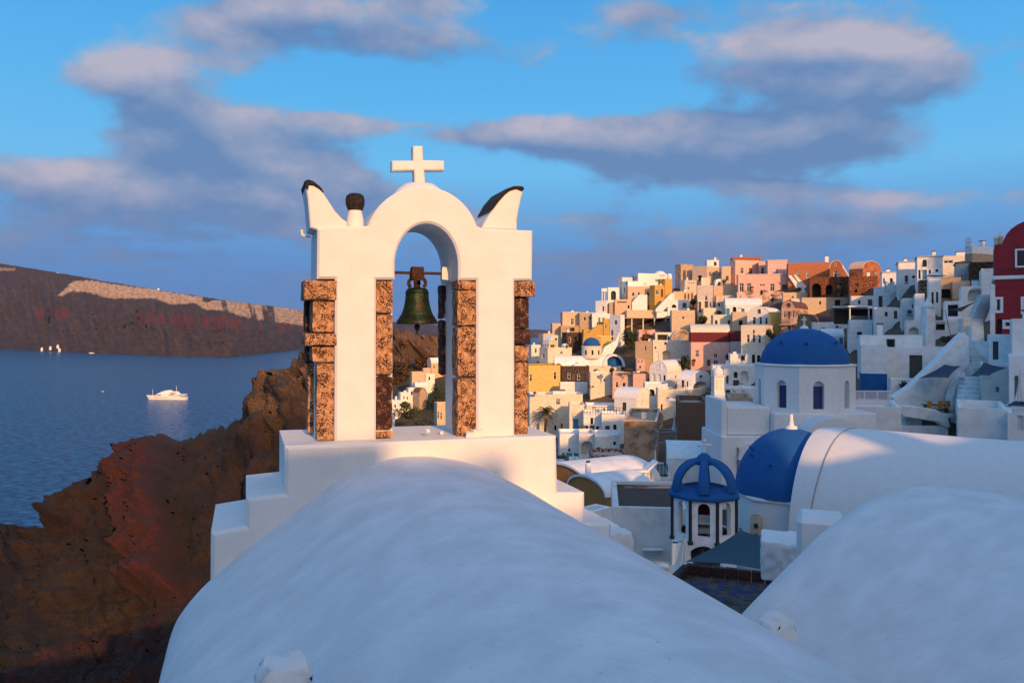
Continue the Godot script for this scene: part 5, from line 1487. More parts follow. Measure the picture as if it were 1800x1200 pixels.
func village_details() -> void:
	box_thing("stair_parapet", "white sloping parapet of the pink mansion's outer stairs", "stairs", [[1386, 484], [1391, 484], [1416, 510], [1418, 518], [1408, 518]], 186.0, 0.5, "white")
	box_thing("stair_parapet", "second white stair parapet right of the mansion's stairs", "stairs", [[1395, 482], [1399, 483], [1420, 505], [1424, 505], [1424, 516], [1416, 514]], 189.0, 0.5, "white")
	var d := town_depth(1170, 545) - 1.5
	box_thing("stair_wall", "white stair wall slanting below the tall mustard house", "stairs", [[1153, 543], [1180, 515], [1186, 515], [1186, 528], [1164, 548], [1153, 548]], d, 1.2, "white")
	box_thing("sloping_roof", "white sloping roof slab beside the peach skyline house", "roof", [[1111, 532], [1123, 518], [1138, 518], [1138, 545], [1111, 545]], town_depth(1124, 545) - 1.0, 3.0, "white")
	box_thing("mustard_gable", "mustard curved garden wall sweeping up to the stair tower", "wall", [[1024, 608], [1026, 588], [1032, 586], [1040, 580], [1046, 574], [1052, 570], [1060, 570], [1060, 608]], town_depth(1042, 612) - 1.0, 0.6, "mustard")
	box_thing("curved_parapet", "white curved parapet sweeping past the ivy", "wall", [[1058, 622], [1062, 610], [1072, 604], [1082, 598], [1088, 584], [1090, 584], [1086, 606], [1078, 620], [1070, 630], [1058, 632]], town_depth(1070, 640) - 1.0, 0.7, "white")
	air_conditioner("air conditioner on the tall tan house in mid village", 1139, 617, town_depth(1147, 652) + 1.6, -0.9)
	air_conditioner("air conditioner on the long white house right of the dome", 1473, 574, town_depth(1430, 600) - 1.2, -0.4)
	air_conditioner("air conditioner on the house left of the pointed chimney", 1601, 548, town_depth(1586, 576) - 0.6, -0.4)
	air_conditioner("air conditioner on the roof of the low cream house near the palm", 941, 690, town_depth(941, 770) - 1.0, 0.0)
	railing("thin railing on the cream terrace below the grey white vault", at(1182, 686, town_depth(1210, 716) + 2.6), at(1209, 688, town_depth(1210, 716) - 0.2), 0.9, 7, paint(0.25, 0.26, 0.27))
	railing("railing round the round-topped house's terrace at the far left", at(951, 611, town_depth(963, 648) - 0.5), at(976, 611, town_depth(963, 648) - 0.5), 1.6, 6, paint(0.12, 0.12, 0.12))
	railing("dark railing on the roof terrace behind the open umbrella", at(1027, 724, town_depth(1026, 776) - 0.3), at(1100, 727, town_depth(1058, 776) - 0.3), 0.9, 14, paint(0.08, 0.07, 0.07))
	railing("railing on the white parapet house at the right skyline", at(1698, 432, 108.0), at(1709, 432, 104.0), 1.0, 5, paint(0.3, 0.3, 0.3))
	railing("white balustrade above the wide arch on the shaded slope", at(1556, 505, town_depth(1540, 548) - 0.4), at(1598, 504, town_depth(1560, 548) - 0.2), 0.7, 16, hue("white"))
	var k := town_depth(1540, 548)
	for i in 4:
		var o := thing("terrace_pier", ["leftmost white pier of the balustrade", "second white pier of the balustrade from the left", "third white pier of the balustrade from the left", "rightmost white pier of the balustrade"][i], "pier", at(1557.0 + i * 13.5, 506, k - 0.5), 0.0, "balustrade piers")
		var s := Shape.new(); s.bevel_box(Vector3(-0.13, -0.4, -0.13), Vector3(0.13, 0.95, 0.13), 0.03)
		part("shaft", s, hue("white"), o)
		var c := Shape.new(); c.bevel_box(Vector3(-0.17, 0.955, -0.17), Vector3(0.17, 1.03, 0.17), 0.02)
		part("cap", c, hue("white"), o)
	umbrella("open tan umbrella on the shaded right skyline terrace", at(1643, 498, town_depth(1640, 504) - 4.0), false, 1.3, 1.4)
	umbrella("dark closed umbrella above the mustard house", at(1055, 576, town_depth(1055, 590) - 1.0), true, 2.6, 0.5)
	flower_pot("flower pot on the white terrace by the pale blue door", 1022, 760, town_depth(1026, 776) - 2.0, 0.35, 1.6)
	flower_pot("flower pot left of the teal door", 990, 812, town_depth(984, 822) - 1.5, 0.3, 1.0)
	flower_pot("flower pot right of the teal door", 1015, 812, town_depth(984, 822) - 1.5, 0.3, 1.2)
	flower_pot("red flowered pot on the pink house terrace", 1219, 640, town_depth(1215, 650) - 2.0, 0.35, 2.6)
	flower_pot("flower pot at the foot of the pink mansion", 1322, 512, town_depth(1298, 520) - 6.0, 0.4, 2.2)
	flower_pot("green pot on the arcade's terrace", 1476, 518, town_depth(1424, 526) - 6.0, 0.5, 1.2)
	flower_pot("red flowered pot on the long white house roof", 1640, 566, town_depth(1593, 604) - 2.0, 0.3, 2.6)
	flower_pot("green pot beside the dark double door", 1590, 690, 58.0, 0.2, 1.0)

# ---------------------------------------------------------------- bell gable and the near vaults
const GABLE_TURN := 18.5
var gable_at: Vector3
var gable_x: Vector3
var gable_z: Vector3

# where a ray through a pixel meets the gable's plane (z metres before its face): metres along and up
func wuv(px: float, py: float, z := 0.0) -> Vector2:
	var dir := Vector3((px - MID_X) / FOCAL, (HORIZON - py) / FOCAL, -1)
	var o := gable_at + gable_z * z
	var t := o.dot(gable_z) / dir.dot(gable_z)
	var p := dir * t - gable_at
	return Vector2(p.dot(gable_x), p.y)

func outline(pts: Array, z := 0.0) -> PackedVector2Array:
	var r := PackedVector2Array()
	for p in pts: r.append(wuv(p[0], p[1], z))
	return r

func arc(cx: float, cy: float, rx: float, ry: float, a0: float, a1: float, n: int) -> Array:
	var r := []
	for i in n + 1:
		var a := deg_to_rad(lerpf(a0, a1, float(i) / n))
		r.append([cx + cos(a) * rx, cy - sin(a) * ry])
	return r

# limewash put on with a brush: short strokes, pinholes, a few grey scuffs
func brushed(key: String, contrast: float) -> ImageTexture:
	if tex.has(key): return tex[key]
	rng.seed = 21
	var n := 1024
	var f := FastNoiseLite.new(); f.seed = 2; f.frequency = 0.006; f.fractal_octaves = 6
	var im := f.get_seamless_image(n, n)
	im.convert(Image.FORMAT_RGB8)
	im.adjust_bcs(1.0, 0.9 * contrast, 1.0)
	var lift := Image.create(n, n, false, Image.FORMAT_RGBA8)
	lift.fill(Color(1, 1, 1, 0.90))
	im.convert(Image.FORMAT_RGBA8)
	im.blend_rect(lift, Rect2i(0, 0, n, n), Vector2i.ZERO)
	for i in 9000:
		var a := 1.05 + rng.randfn() * 0.22
		var l := rng.randi_range(8, 60)
		var p := Vector2(rng.randf() * n, rng.randf() * n)
		var v := rng.randf_range(-0.05, 0.035) * contrast
		for k in l:
			p += Vector2(cos(a), sin(a))
			var x := posmod(int(p.x), n); var y := posmod(int(p.y), n)
			var c := im.get_pixel(x, y)
			im.set_pixel(x, y, Color(c.r + v, c.g + v, c.b + v))
	for i in 90:
		var c := rng.randf_range(0.35, 0.7)
		im.fill_rect(Rect2i(rng.randi() % (n - 3), rng.randi() % (n - 3), 1 + rng.randi() % 3, 1 + rng.randi() % 2), Color(c, c * 0.97, c * 0.95))
	im.convert(Image.FORMAT_RGB8)
	tex[key] = ImageTexture.create_from_image(im)
	return tex[key]

func near_white() -> StandardMaterial3D:
	if mats.has("near"): return mats["near"]
	var m: StandardMaterial3D = plaster(0.80, 0.80, 0.79, 0.55, "wash", 0.7).duplicate()
	m.albedo_texture = brushed("brushed", 0.55)
	m.normal_texture = bump_tex("nearbump", 0.03, 7, 3.0, FastNoiseLite.TYPE_SIMPLEX_SMOOTH, 1024)
	m.normal_scale = 0.22
	mats["near"] = m
	return m

func vault_white() -> StandardMaterial3D:
	if mats.has("vault"): return mats["vault"]
	# many coats of limewash: brush strokes, fine scratches and grey bloom
	var m: StandardMaterial3D = near_white().duplicate()
	m.albedo_color = Color(0.76, 0.77, 0.78).linear_to_srgb()
	m.albedo_texture = brushed("brushed_vault", 1.3)
	m.uv1_scale = Vector3(0.42, 0.42, 0.42)
	m.uv1_world_triplanar = false
	m.normal_scale = 0.45
	mats["vault"] = m
	return m

# pitted stone: fine speckles gathered in loose clusters
func pitted(key: String, lo: Color, mid: Color, hi: Color, cut: float) -> ImageTexture:
	if tex.has(key): return tex[key]
	var fa := FastNoiseLite.new(); fa.seed = 3; fa.frequency = 0.055; fa.fractal_octaves = 4; fa.noise_type = FastNoiseLite.TYPE_SIMPLEX
	var fb := FastNoiseLite.new(); fb.seed = 8; fb.frequency = 0.011; fb.fractal_octaves = 3
	var fc := FastNoiseLite.new(); fc.seed = 15; fc.frequency = 0.02; fc.fractal_octaves = 5
	var n := 512
	var a := fa.get_seamless_image(n, n); var b := fb.get_seamless_image(n, n); var c := fc.get_seamless_image(n, n)
	var im := Image.create(n, n, false, Image.FORMAT_RGB8)
	for y in n:
		for x in n:
			var v := a.get_pixel(x, y).r * 0.55 + b.get_pixel(x, y).r * 0.45
			var tone := mid.lerp(hi, clampf(c.get_pixel(x, y).r * 1.6 - 0.3, 0, 1))
			im.set_pixel(x, y, lo.lerp(tone, smoothstep(cut - 0.035, cut + 0.035, v)))
	tex[key] = ImageTexture.create_from_image(im)
	return tex[key]

func stone_material(dark: bool) -> StandardMaterial3D:
	var key := "pit%s" % dark
	if mats.has(key): return mats[key]
	var m := StandardMaterial3D.new()
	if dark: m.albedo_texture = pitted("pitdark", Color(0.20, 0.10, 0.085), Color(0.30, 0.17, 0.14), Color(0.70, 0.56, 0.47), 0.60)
	else: m.albedo_texture = pitted("pit", Color(0.22, 0.13, 0.09), Color(0.62, 0.44, 0.30), Color(0.82, 0.65, 0.49), 0.43)
	m.heightmap_enabled = false
	m.normal_enabled = true
	m.normal_texture = bump_tex("pitbump", 0.03, 7, 16.0, FastNoiseLite.TYPE_SIMPLEX)
	m.normal_scale = 0.8
	m.uv1_triplanar = true
	m.uv1_scale = Vector3.ONE * 1.5
	m.roughness = 0.95
	m.cull_mode = BaseMaterial3D.CULL_DISABLED
	mats[key] = m
	return m

# a block of stone with broken faces
func rough_block(lo: Vector3, hi: Vector3, amp: float, seed_: int, edge := 26.0) -> Shape:
	rough_noise.seed = 5
	rough_noise.frequency = 7.0
	rough_noise.fractal_octaves = 4
	var s := Shape.new()
	var size := hi - lo
	for ax in 3:
		for sgn: float in [0.0, 1.0]:
			var u := (ax + 1) % 3
			var w := (ax + 2) % 3
			var nu := clampi(int(size[u] / 0.03), 3, 26)
			var nw := clampi(int(size[w] / 0.03), 3, 26)
			var rows := []
			for i in nu + 1:
				var line := PackedVector3Array()
				for j in nw + 1:
					var p := Vector3.ZERO
					p[ax] = lo[ax] + size[ax] * sgn
					p[u] = lo[u] + size[u] * i / nu
					p[w] = lo[w] + size[w] * j / nw
					var c := (lo + hi) * 0.5
					var q := (p - c) / (size * 0.5)
					# round the edges, then break the faces
					var len4 := pow(pow(absf(q.x), edge) + pow(absf(q.y), edge) + pow(absf(q.z), edge), 1.0 / edge)
					var p2 := c + (p - c) / maxf(len4, 0.001)
					var nz := Vector3(rough_noise.get_noise_3dv(p + Vector3(seed_, 0, 0)), rough_noise.get_noise_3dv(p + Vector3(0, seed_, 9)), rough_noise.get_noise_3dv(p + Vector3(4, 9, seed_)))
					line.append(p2 + nz * amp)
				rows.append(line)
			s.grid(rows, (lo + hi) * 0.5)
	return s

func build_gable() -> void:
	gable_at = at(737.5, 775, 7.0)
	gable_x = Vector3(cos(deg_to_rad(GABLE_TURN)), 0, -sin(deg_to_rad(GABLE_TURN)))
	gable_z = Vector3(sin(deg_to_rad(GABLE_TURN)), 0, cos(deg_to_rad(GABLE_TURN)))
	var turn := deg_to_rad(GABLE_TURN)
	var o := thing("bell_gable", "white plastered bell gable with an open arch, horned top and stepped base", "bell gable", gable_at, turn)
	var T := 0.70
	var w := near_white()
	# head and the two piers, one plate
	var pts := [[588, 778], [589, 490], [557, 490], [558, 402], [575, 398], [640, 397]]
	pts += arc(743, 428, 101, 101, 162, 18, 26)
	pts += [[848, 401], [937, 405], [936, 493], [905, 493], [905, 770], [838, 772], [838, 492], [806, 492]]
	pts += arc(750, 466, 56, 74, 0, 180, 28)
	pts += [[694, 491], [661, 491], [661, 776]]
	var head := Shape.new()
	head.slab(outline(pts), 0.0, -T, 0.02)
	part("arch_wall", head, w, o)
	# pier cores behind the stones
	for q in [[557, 690], [806, 924]]:
		var a := wuv(q[0], 780, -0.12)
		var b := wuv(q[1], 489, -0.12)
		var c := Shape.new()
		c.bevel_box(Vector3(a.x, a.y - 0.3, -T + 0.06), Vector3(b.x, b.y + 0.02, -0.12), 0.015)
		part("pier_core", c, w, o)
	# stones at both sides of each pier: [x0, x1, y0, y1, front, back, dark, name]
	var stones := [
		[534, 588, 493, 526, 0.0, -0.42, false, "capital"], [549, 588, 528, 584, -0.05, -0.40, false, "stone"], [536, 588, 586, 607, 0.0, -0.42, false, "moulding"], [549, 588, 609, 636, -0.05, -0.40, false, "stone"], [556, 588, 638, 776, -0.05, -0.22, false, "stone"],
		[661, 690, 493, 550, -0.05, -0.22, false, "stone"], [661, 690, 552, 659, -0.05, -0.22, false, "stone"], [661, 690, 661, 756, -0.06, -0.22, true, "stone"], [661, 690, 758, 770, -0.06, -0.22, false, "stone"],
		[804, 838, 494, 508, -0.03, -0.24, false, "stone"], [804, 838, 510, 572, -0.04, -0.24, false, "stone"], [804, 838, 574, 662, -0.04, -0.24, false, "stone"], [804, 838, 664, 768, -0.04, -0.24, false, "stone"],
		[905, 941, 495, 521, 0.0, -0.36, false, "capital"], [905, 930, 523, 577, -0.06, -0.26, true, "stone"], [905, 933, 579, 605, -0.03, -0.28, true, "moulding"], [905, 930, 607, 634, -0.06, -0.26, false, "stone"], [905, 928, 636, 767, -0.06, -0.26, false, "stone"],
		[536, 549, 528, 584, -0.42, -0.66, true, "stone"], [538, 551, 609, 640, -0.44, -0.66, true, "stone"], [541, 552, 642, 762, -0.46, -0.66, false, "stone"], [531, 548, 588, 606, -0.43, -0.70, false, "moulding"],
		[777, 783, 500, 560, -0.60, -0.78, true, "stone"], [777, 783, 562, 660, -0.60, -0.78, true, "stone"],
	]
	var n := 0
	for q in stones:
		n += 1
		var a := wuv(q[0], q[3], q[4])
		var b := wuv(q[1], q[2], q[4])
		if q[0] == 588 or q[1] == 588: b.x += 0.02
		part(q[7], rough_block(Vector3(a.x, a.y + 0.001, q[5]), Vector3(b.x, b.y - 0.001, q[4]), 0.011, n * 13), stone_material(q[6]), o)
	# horns and finial
	var lh := [[558, 404], [545, 400], [541, 352], [537, 326], [536, 319], [541, 317], [550, 320], [561, 329], [574, 348], [589, 371], [601, 384], [610, 390], [610, 404]]
	var s1 := Shape.new(); s1.slab(outline(lh, -0.06), -0.06, -0.5, 0.012)
	var horn1 := part("horn", s1, w, o)
	var t1 := [[535, 318], [541, 315], [551, 318], [563, 328], [569, 337], [561, 332], [551, 326], [543, 325], [541, 334], [538, 330]]
	var s2 := Shape.new(); s2.slab(outline(t1, -0.05), -0.05, -0.51, 0.003)
	part("black_crust", s2, plaster(0.02, 0.017, 0.015, 1.5, "rock"), horn1)
	var rh := [[846, 402], [851, 392], [862, 374], [876, 350], [890, 335], [904, 329], [917, 329], [920, 334], [916, 350], [912, 368], [909, 386], [909, 404]]
	var s3 := Shape.new(); s3.slab(outline(rh, -0.06), -0.06, -0.5, 0.012)
	var horn2 := part("horn", s3, w, o)
	var t2 := [[862, 371], [875, 348], [889, 332], [904, 326.5], [919, 327], [922, 332], [918, 336], [908, 332], [897, 335], [888, 342], [878, 353], [868, 366]]
	var s4 := Shape.new(); s4.slab(outline(t2, -0.05), -0.05, -0.51, 0.003)
	part("black_crust", s4, plaster(0.02, 0.017, 0.015, 1.5, "rock"), horn2)
	var fb := wuv(624, 398, -0.25)
	var u := 0.005
	var s5 := Shape.new()
	s5.lathe([[16 * u * 1.0, -0.05], [15 * u, 0.06], [12 * u, 0.13], [13 * u, 0.19]], 16, Vector3(fb.x, fb.y, -0.25))
	var fin := part("finial", s5, w, o)
	var s6 := Shape.new()
	s6.lathe([[12.8 * u, 0.14], [16.5 * u, 0.19], [17 * u, 0.235], [15.5 * u, 0.27], [10 * u, 0.29], [0, 0.292]], 16, Vector3(fb.x, fb.y, -0.25))
	part("black_knob", s6, plaster(0.03, 0.02, 0.016, 1.5, "rock"), fin)
	# cross on its mound
	var mb := wuv(738, 330, -0.3)
	var s7 := Shape.new()
	s7.lathe([[0.27, -0.12], [0.22, -0.03], [0.14, 0.03], [0.0, 0.05]], 20, Vector3(mb.x, mb.y, -0.32), 1.0)
	part("mound", s7, w, o)
	var cr := Shape.new()
	cr.slab(outline([[729, 330], [728, 299], [689, 300], [689, 282], [726, 282], [726, 256], [743, 256], [744, 281], [781, 282], [781, 299], [746, 299], [748, 330]], -0.25), -0.25, -0.36, 0.012)
	part("cross", cr, w, o)
	# small pipe stub on the left side
	var pp := wuv(546, 415, -0.3)
	var ps := Shape.new()
	ps.tube(Vector3(pp.x, pp.y, -0.35), Vector3(pp.x - 0.07, pp.y + 0.012, -0.35), 0.012, 0.012, 6)
	ps.tube(Vector3(pp.x - 0.07, pp.y + 0.012, -0.35), Vector3(pp.x - 0.075, pp.y + 0.06, -0.35), 0.012, 0.012, 6)
	part("pipe", ps, w, o)
	# ledge and stepped base
	var B := 0.16
	var st := [[500, 784], [500, 868], [432, 876], [432, 925], [370, 936], [368, 1180], [1130, 1180], [1076, 1000], [1076, 919], [1029, 919], [1029, 866], [981, 866], [979, 766]]
	var bs := Shape.new()
	bs.slab(outline(st, B), B, -0.95, 0.03)
	part("stepped_base", bs, w, o)
	# lumps of whitewashed rubble on the ledge
	for q in [[838, 762, 0.10, 0.0], [826, 764, 0.07, 0.03], [752, 757, 0.03, -0.1], [775, 760, 0.03, -0.2]]:
		var lp := wuv(q[0], q[1], q[3])
		var ls := rough_block(Vector3(lp.x - q[2] * 0.5, lp.y - q[2] * 0.5, q[3] - q[2] * 0.5), Vector3(lp.x + q[2] * 0.5, lp.y + q[2] * 0.4, q[3] + q[2] * 0.5), 0.02, int(q[0]))
		part("rubble", ls, w, o)
	build_bell(turn)
	build_vaults(turn)

func build_bell(turn: float) -> void:
	var hang := wuv(733, 480, -0.35)
	var o := thing("bell", "green weathered bronze bell hanging from an iron bar in the arch", "bell", gable_at + gable_x * hang.x + gable_z * -0.35 + Vector3(0, hang.y, 0), turn)
	var u := 7.25 / FOCAL
	var green := StandardMaterial3D.new()
	green.albedo_texture = noise_tex("patina", 0.02, 5, Color(0.17, 0.11, 0.05), Color(0.13, 0.24, 0.14), Color(0.09, 0.15, 0.08), FastNoiseLite.TYPE_SIMPLEX_SMOOTH, 256, [0.25, 0.7])
	green.metallic = 0.45
	green.roughness = 0.5
	green.normal_enabled = true
	green.normal_texture = bump_tex("pitbump", 0.03, 7, 16.0)
	green.normal_scale = 0.25
	green.uv1_triplanar = true
	green.uv1_scale = Vector3.ONE * 1.5
	green.cull_mode = BaseMaterial3D.CULL_DISABLED
	var prof := []
	for p in [[0, -25], [8, -25.5], [15, -26.5], [18.5, -29], [20, -33], [20.5, -40], [21.5, -50], [23.5, -60], [26, -68], [29, -75], [33, -81], [35.5, -84], [36.5, -87], [37, -89.5], [36.5, -90.5], [34, -90.5], [31, -84], [25, -70], [20, -55], [18, -40], [16, -30], [0, -28]]:
		prof.append([p[0] * u, p[1] * u])
	var s := Shape.new(); s.lathe(prof, 40)
	part("bell_body", s, green, o)
	for y: float in [-34.0, -36.0, -77.0, -79.0]:
		var r := 20.7 if y > -50 else 31.2
		var b := Shape.new()
		b.lathe([[r * u, (y - 0.7) * u], [(r + 0.9) * u, y * u], [r * u, (y + 0.7) * u]], 32)
		part("band", b, green, o)
	var iron := plaster(0.09, 0.035, 0.018, 3.0, "rock")
	# crown loops
	for i in 4:
		var a := i * PI / 2 + 0.4
		var c := Shape.new()
		var q := [Vector3(cos(a) * 12, -25, sin(a) * 12), Vector3(cos(a) * 16, -18, sin(a) * 16), Vector3(cos(a) * 13, -11, sin(a) * 13), Vector3(cos(a) * 5, -8, sin(a) * 5), Vector3(0, -4, 0)]
		for k in 4: c.tube(q[k] * u, q[k + 1] * u, 3.4 * u, 3.2 * u, 7)
		part("crown_loop", c, iron, o)
	var wrap := rough_block(Vector3(-11, -13, -9) * u, Vector3(11, 11, 9) * u, 0.012, 3)
	part("iron_strap", wrap, iron, o)
	var bar := Shape.new()
	bar.bevel_box(Vector3(-42 * u, -2.2 * u, -0.012), Vector3(60 * u, 2.6 * u, 0.012), 0.003)
	part("bar", bar, iron, o)
	var cl := Shape.new()
	cl.tube(Vector3(0, -30, 0) * u, Vector3(0, -92, 0) * u, 1.6 * u, 2.2 * u, 8)
	cl.lathe([[0, -91 * u], [4.6 * u, -92 * u], [5.2 * u, -96 * u], [3.6 * u, -100 * u], [2.2 * u, -103 * u], [1.6 * u, -108 * u], [0, -109 * u]], 12)
	part("clapper", cl, paint(0.02, 0.018, 0.016, 0.6), o)
	var pl := rough_block(Vector3(44, -12, -8) * u, Vector3(59, 12, 6) * u, 0.008, 8)
	part("plaster_pad", pl, near_white(), o)

func smooth_profile(pts: Array, z: float, n: int) -> PackedVector2Array:
	var c := Curve2D.new()
	var q := outline(pts, z)
	for i in q.size():
		var t := (q[mini(i + 1, q.size() - 1)] - q[maxi(i - 1, 0)]) / 6.0
		c.add_point(q[i], -t, t)
	var r := PackedVector2Array()
	var l := c.get_baked_length()
	for i in n + 1: r.append(c.sample_baked(l * i / n, true))
	return r

func build_vaults(turn: float) -> void:
	var f := FastNoiseLite.new(); f.seed = 12; f.frequency = 0.55; f.fractal_octaves = 4
	for k in 2:
		var o := thing("barrel_vault_roof", ["whitewashed barrel vault roof in front of the bell gable", "whitewashed barrel vault roof at the lower right corner"][k], "roof", gable_at, turn, "near barrel vault roofs")
		var pts: Array
		var z0: float
		if k == 0:
			pts = [[285, 1230], [292, 1150], [303, 1105], [322, 1070], [365, 1022], [430, 966], [500, 914], [580, 855], [660, 815], [740, 801], [830, 814], [900, 848], [960, 884], [1030, 924], [1085, 960], [1130, 1003], [1160, 1060], [1175, 1150]]
			z0 = 0.158
		else:
			pts = [[1235, 1250], [1250, 1180], [1268, 1125], [1300, 1075], [1350, 1021], [1400, 969], [1450, 922], [1500, 886], [1560, 858], [1620, 848], [1700, 857], [1800, 884], [1900, 932], [1980, 1000], [2020, 1090], [2030, 1200]]
			z0 = 0.9
		var pr := smooth_profile(pts, z0, 96)
		var rows := []
		var n := 110
		var reach := 13.0
		for i in n + 1:
			var t := float(i) / n
			var z := z0 + reach * t
			var line := PackedVector3Array()
			for j in pr.size():
				var nn := f.get_noise_2d(pr[j].x * 1.0 + k * 40.0, z) * 0.022 + f.get_noise_2d(pr[j].x * 5.0, z * 5.0 + 30.0) * 0.005
				var rim := 0.0
				if k == 1: rim = -0.05 * pow(clampf(1.0 - t / 0.012, 0, 1), 2)
				line.append(Vector3(pr[j].x, pr[j].y + nn + rim, z))
			rows.append(line)
		var mid := Vector3(pr[pr.size() / 2].x, pr[pr.size() / 2].y - 1.5, z0 + 6.0)
		var s := Shape.new()
		s.grid(rows, mid)
		part("shell", s, vault_white(), o)
		# end walls
		for e in [[0, -1.0], [n, 1.0]]:
			var es := Shape.new()
			var line: PackedVector3Array = rows[e[0]]
			var foot := Vector3(line[line.size() / 2].x, line[0].y, line[0].z)
			for j in line.size() - 1: es.tri(foot, line[j], line[j + 1], Vector3(0, 0, e[1]))
			if not (k == 0 and e[0] == 0): part("end_wall", es, near_white(), o)
		# side walls reaching down to the ground
		for j: int in [0, pr.size() - 1]:
			var ws := Shape.new()
			ws.quad(Vector3(pr[j].x, pr[j].y + 0.02, z0), Vector3(pr[j].x, pr[j].y + 0.02, z0 + reach), Vector3(pr[j].x, pr[j].y - 4.0, z0 + reach), Vector3(pr[j].x, pr[j].y - 4.0, z0), Vector3(-1 if j == 0 else 1, 0, 0))
			part("side_wall", ws, near_white(), o)
	# whitewashed stones stuck on the vaults
	var spots := [[496, 1182, 3.2, 0.18, "whitewashed lump of stone on the near vault at the bottom edge"], [1366, 1101, 4.6, 0.17, "whitewashed lump of stone in the valley between the two vaults"]]
	for q in spots:
		var p := at(q[0], q[1], q[2])
		var st := thing("whitewashed_stone", q[4], "stone", p, 0.5, "whitewashed stones on the vaults")
		part("stone", rough_block(Vector3(-q[3] * 0.55, -q[3] * 0.6, -q[3] * 0.5), Vector3(q[3] * 0.55, q[3] * 0.36, q[3] * 0.5), 0.04, int(q[0]), 3.0), near_white(), st)
	# blocks between the right vault and the church
	var b1 := thing("parapet_block", "smooth white parapet block beside the right vault's crest", "block", at(1432, 950, 9.5), -0.35)
	var s1 := Shape.new(); s1.bevel_box(Vector3(-0.2, -0.9, -0.4), Vector3(0.35, 0.30, 0.2), 0.06)
	part("block", s1, near_white(), b1)
	var b2 := thing("parapet_block", "lumpy white block left of the right vault above the brown roof", "block", at(1378, 982, 11.0), -0.3)
	part("block", rough_block(Vector3(-0.30, -0.22, -0.4), Vector3(0.3, 0.30, 0.35), 0.025, 6), near_white(), b2)
	var ft := Shape.new(); ft.box(Vector3(-0.1, -3.0, -0.3), Vector3(0.3, -0.3, 0.3))
	part("footing", ft, near_white(), b2)
	var b3 := thing("low_wall", "whitewashed rubble wall stub right of the stepped base", "wall", at(1062, 990, 9.0), turn)
	part("wall", rough_block(Vector3(-0.35, -0.8, -0.6), Vector3(0.12, 0.46, 0.5), 0.03, 16), near_white(), b3)

# ---------------------------------------------------------------- the roof with the painted notice
func build_notice_roof() -> void:
	var y := -4.27
	var o := thing("notice_roof", "flat brown roof with a brick edge and faded blue painted words", "roof", at(1275, 1000, 13.4), 0.0)
	var b := o.position
	var back_l := at(1206, 994, 13.9); var back_r := at(1352, 1010, 13.4)
	var e := (back_r - back_l); e.y = 0; e = e.normalized()
	var fwd := Vector3(-e.z, 0, e.x)
	if fwd.z < 0: fwd = -fwd
	var l0 := Vector3(back_l.x, y, back_l.z) - b
	var width := 3.2
	var fl := Shape.new()
	fl.quad(l0, l0 + e * width, l0 + e * width + fwd * 4.5, l0 + fwd * 4.5 + e * -0.6, Vector3.UP)
	var fm: StandardMaterial3D = plaster(0.085, 0.062, 0.05, 1.2, "worn").duplicate()
	part("roof_floor", fl, fm, o)
	# brick edge: separate bricks round the rim
	rng.seed = 4
	var brick_m := [plaster(0.10, 0.030, 0.02, 2.0, "rock"), plaster(0.075, 0.026, 0.02, 2.0, "rock"), plaster(0.06, 0.035, 0.025, 2.0, "rock")]
	var x := 0.0
	while x < width:
		var w := 0.22
		var s := Shape.new()
		s.bevel_box(Vector3(x, -0.02, -0.12), Vector3(x + w - 0.012, 0.17 + rng.randf() * 0.012, 0.0), 0.008, Transform3D(Basis(e, Vector3.UP, fwd), l0))
		part("brick", s, brick_m[rng.randi() % 3], o)
		x += w
	var lf := (fwd * 4.5 + e * -0.6).normalized()
	x = 0.0
	while x < 4.0:
		var s := Shape.new()
		s.bevel_box(Vector3(x, -0.02, -0.06), Vector3(x + 0.208, 0.17 + rng.randf() * 0.012, 0.06), 0.008, Transform3D(Basis(lf, Vector3.UP, lf.cross(Vector3.UP)), l0))
		part("brick", s, brick_m[rng.randi() % 3], o)
		x += 0.22
	var body := Shape.new()
	body.box(Vector3(0, -3.5, 0.0), Vector3(width, -0.02, 4.4), Transform3D(Basis(e, Vector3.UP, fwd), l0))
	part("wall", body, hue("white"), o)
	var blue := paint(0.016, 0.036, 0.12)
	var font := SystemFont.new(); font.font_names = PackedStringArray(["Droid Sans"]); font.font_weight = 700
	# each letter: character, where it shows in the photograph, size
	var letters := [["P", 1220, 1027, 0.0088], ["L", 1243, 1029, 0.0088], ["E", 1269, 1031, 0.0088], ["A", 1298, 1033, 0.0088], ["S", 1325, 1034, 0.0088], ["E", 1351, 1035, 0.0088], ["D", 1231, 1040, 0.0058], ["O", 1253, 1042, 0.0058], ["N", 1293, 1045, 0.0058], ["O", 1315, 1046, 0.0058], ["T", 1336, 1047, 0.0058], ["S", 1213, 1049, 0.0058], ["T", 1233, 1051, 0.0058], ["E", 1252, 1053, 0.0058], ["P", 1272, 1055, 0.0058]]
	for q in letters:
		var t := TextMesh.new()
		t.text = q[0]
		t.font = font
		t.font_size = 64
		t.pixel_size = q[3]
		t.depth = 0.003
		t.horizontal_alignment = HORIZONTAL_ALIGNMENT_CENTER
		var mi := part_mesh("letter", t, blue, o)
		var dd: float = -y * FOCAL / (q[2] - HORIZON)
		mi.transform = Transform3D(Basis(e * 0.66, -fwd, Vector3.UP), at(q[1], q[2], dd) - b + Vector3(0, 0.004, 0))

# ---------------------------------------------------------------- belfry with the blue crown
func ring_point(a: float, r: float, y: float) -> Vector3:
	return Vector3(sin(a) * r, y, cos(a) * r)

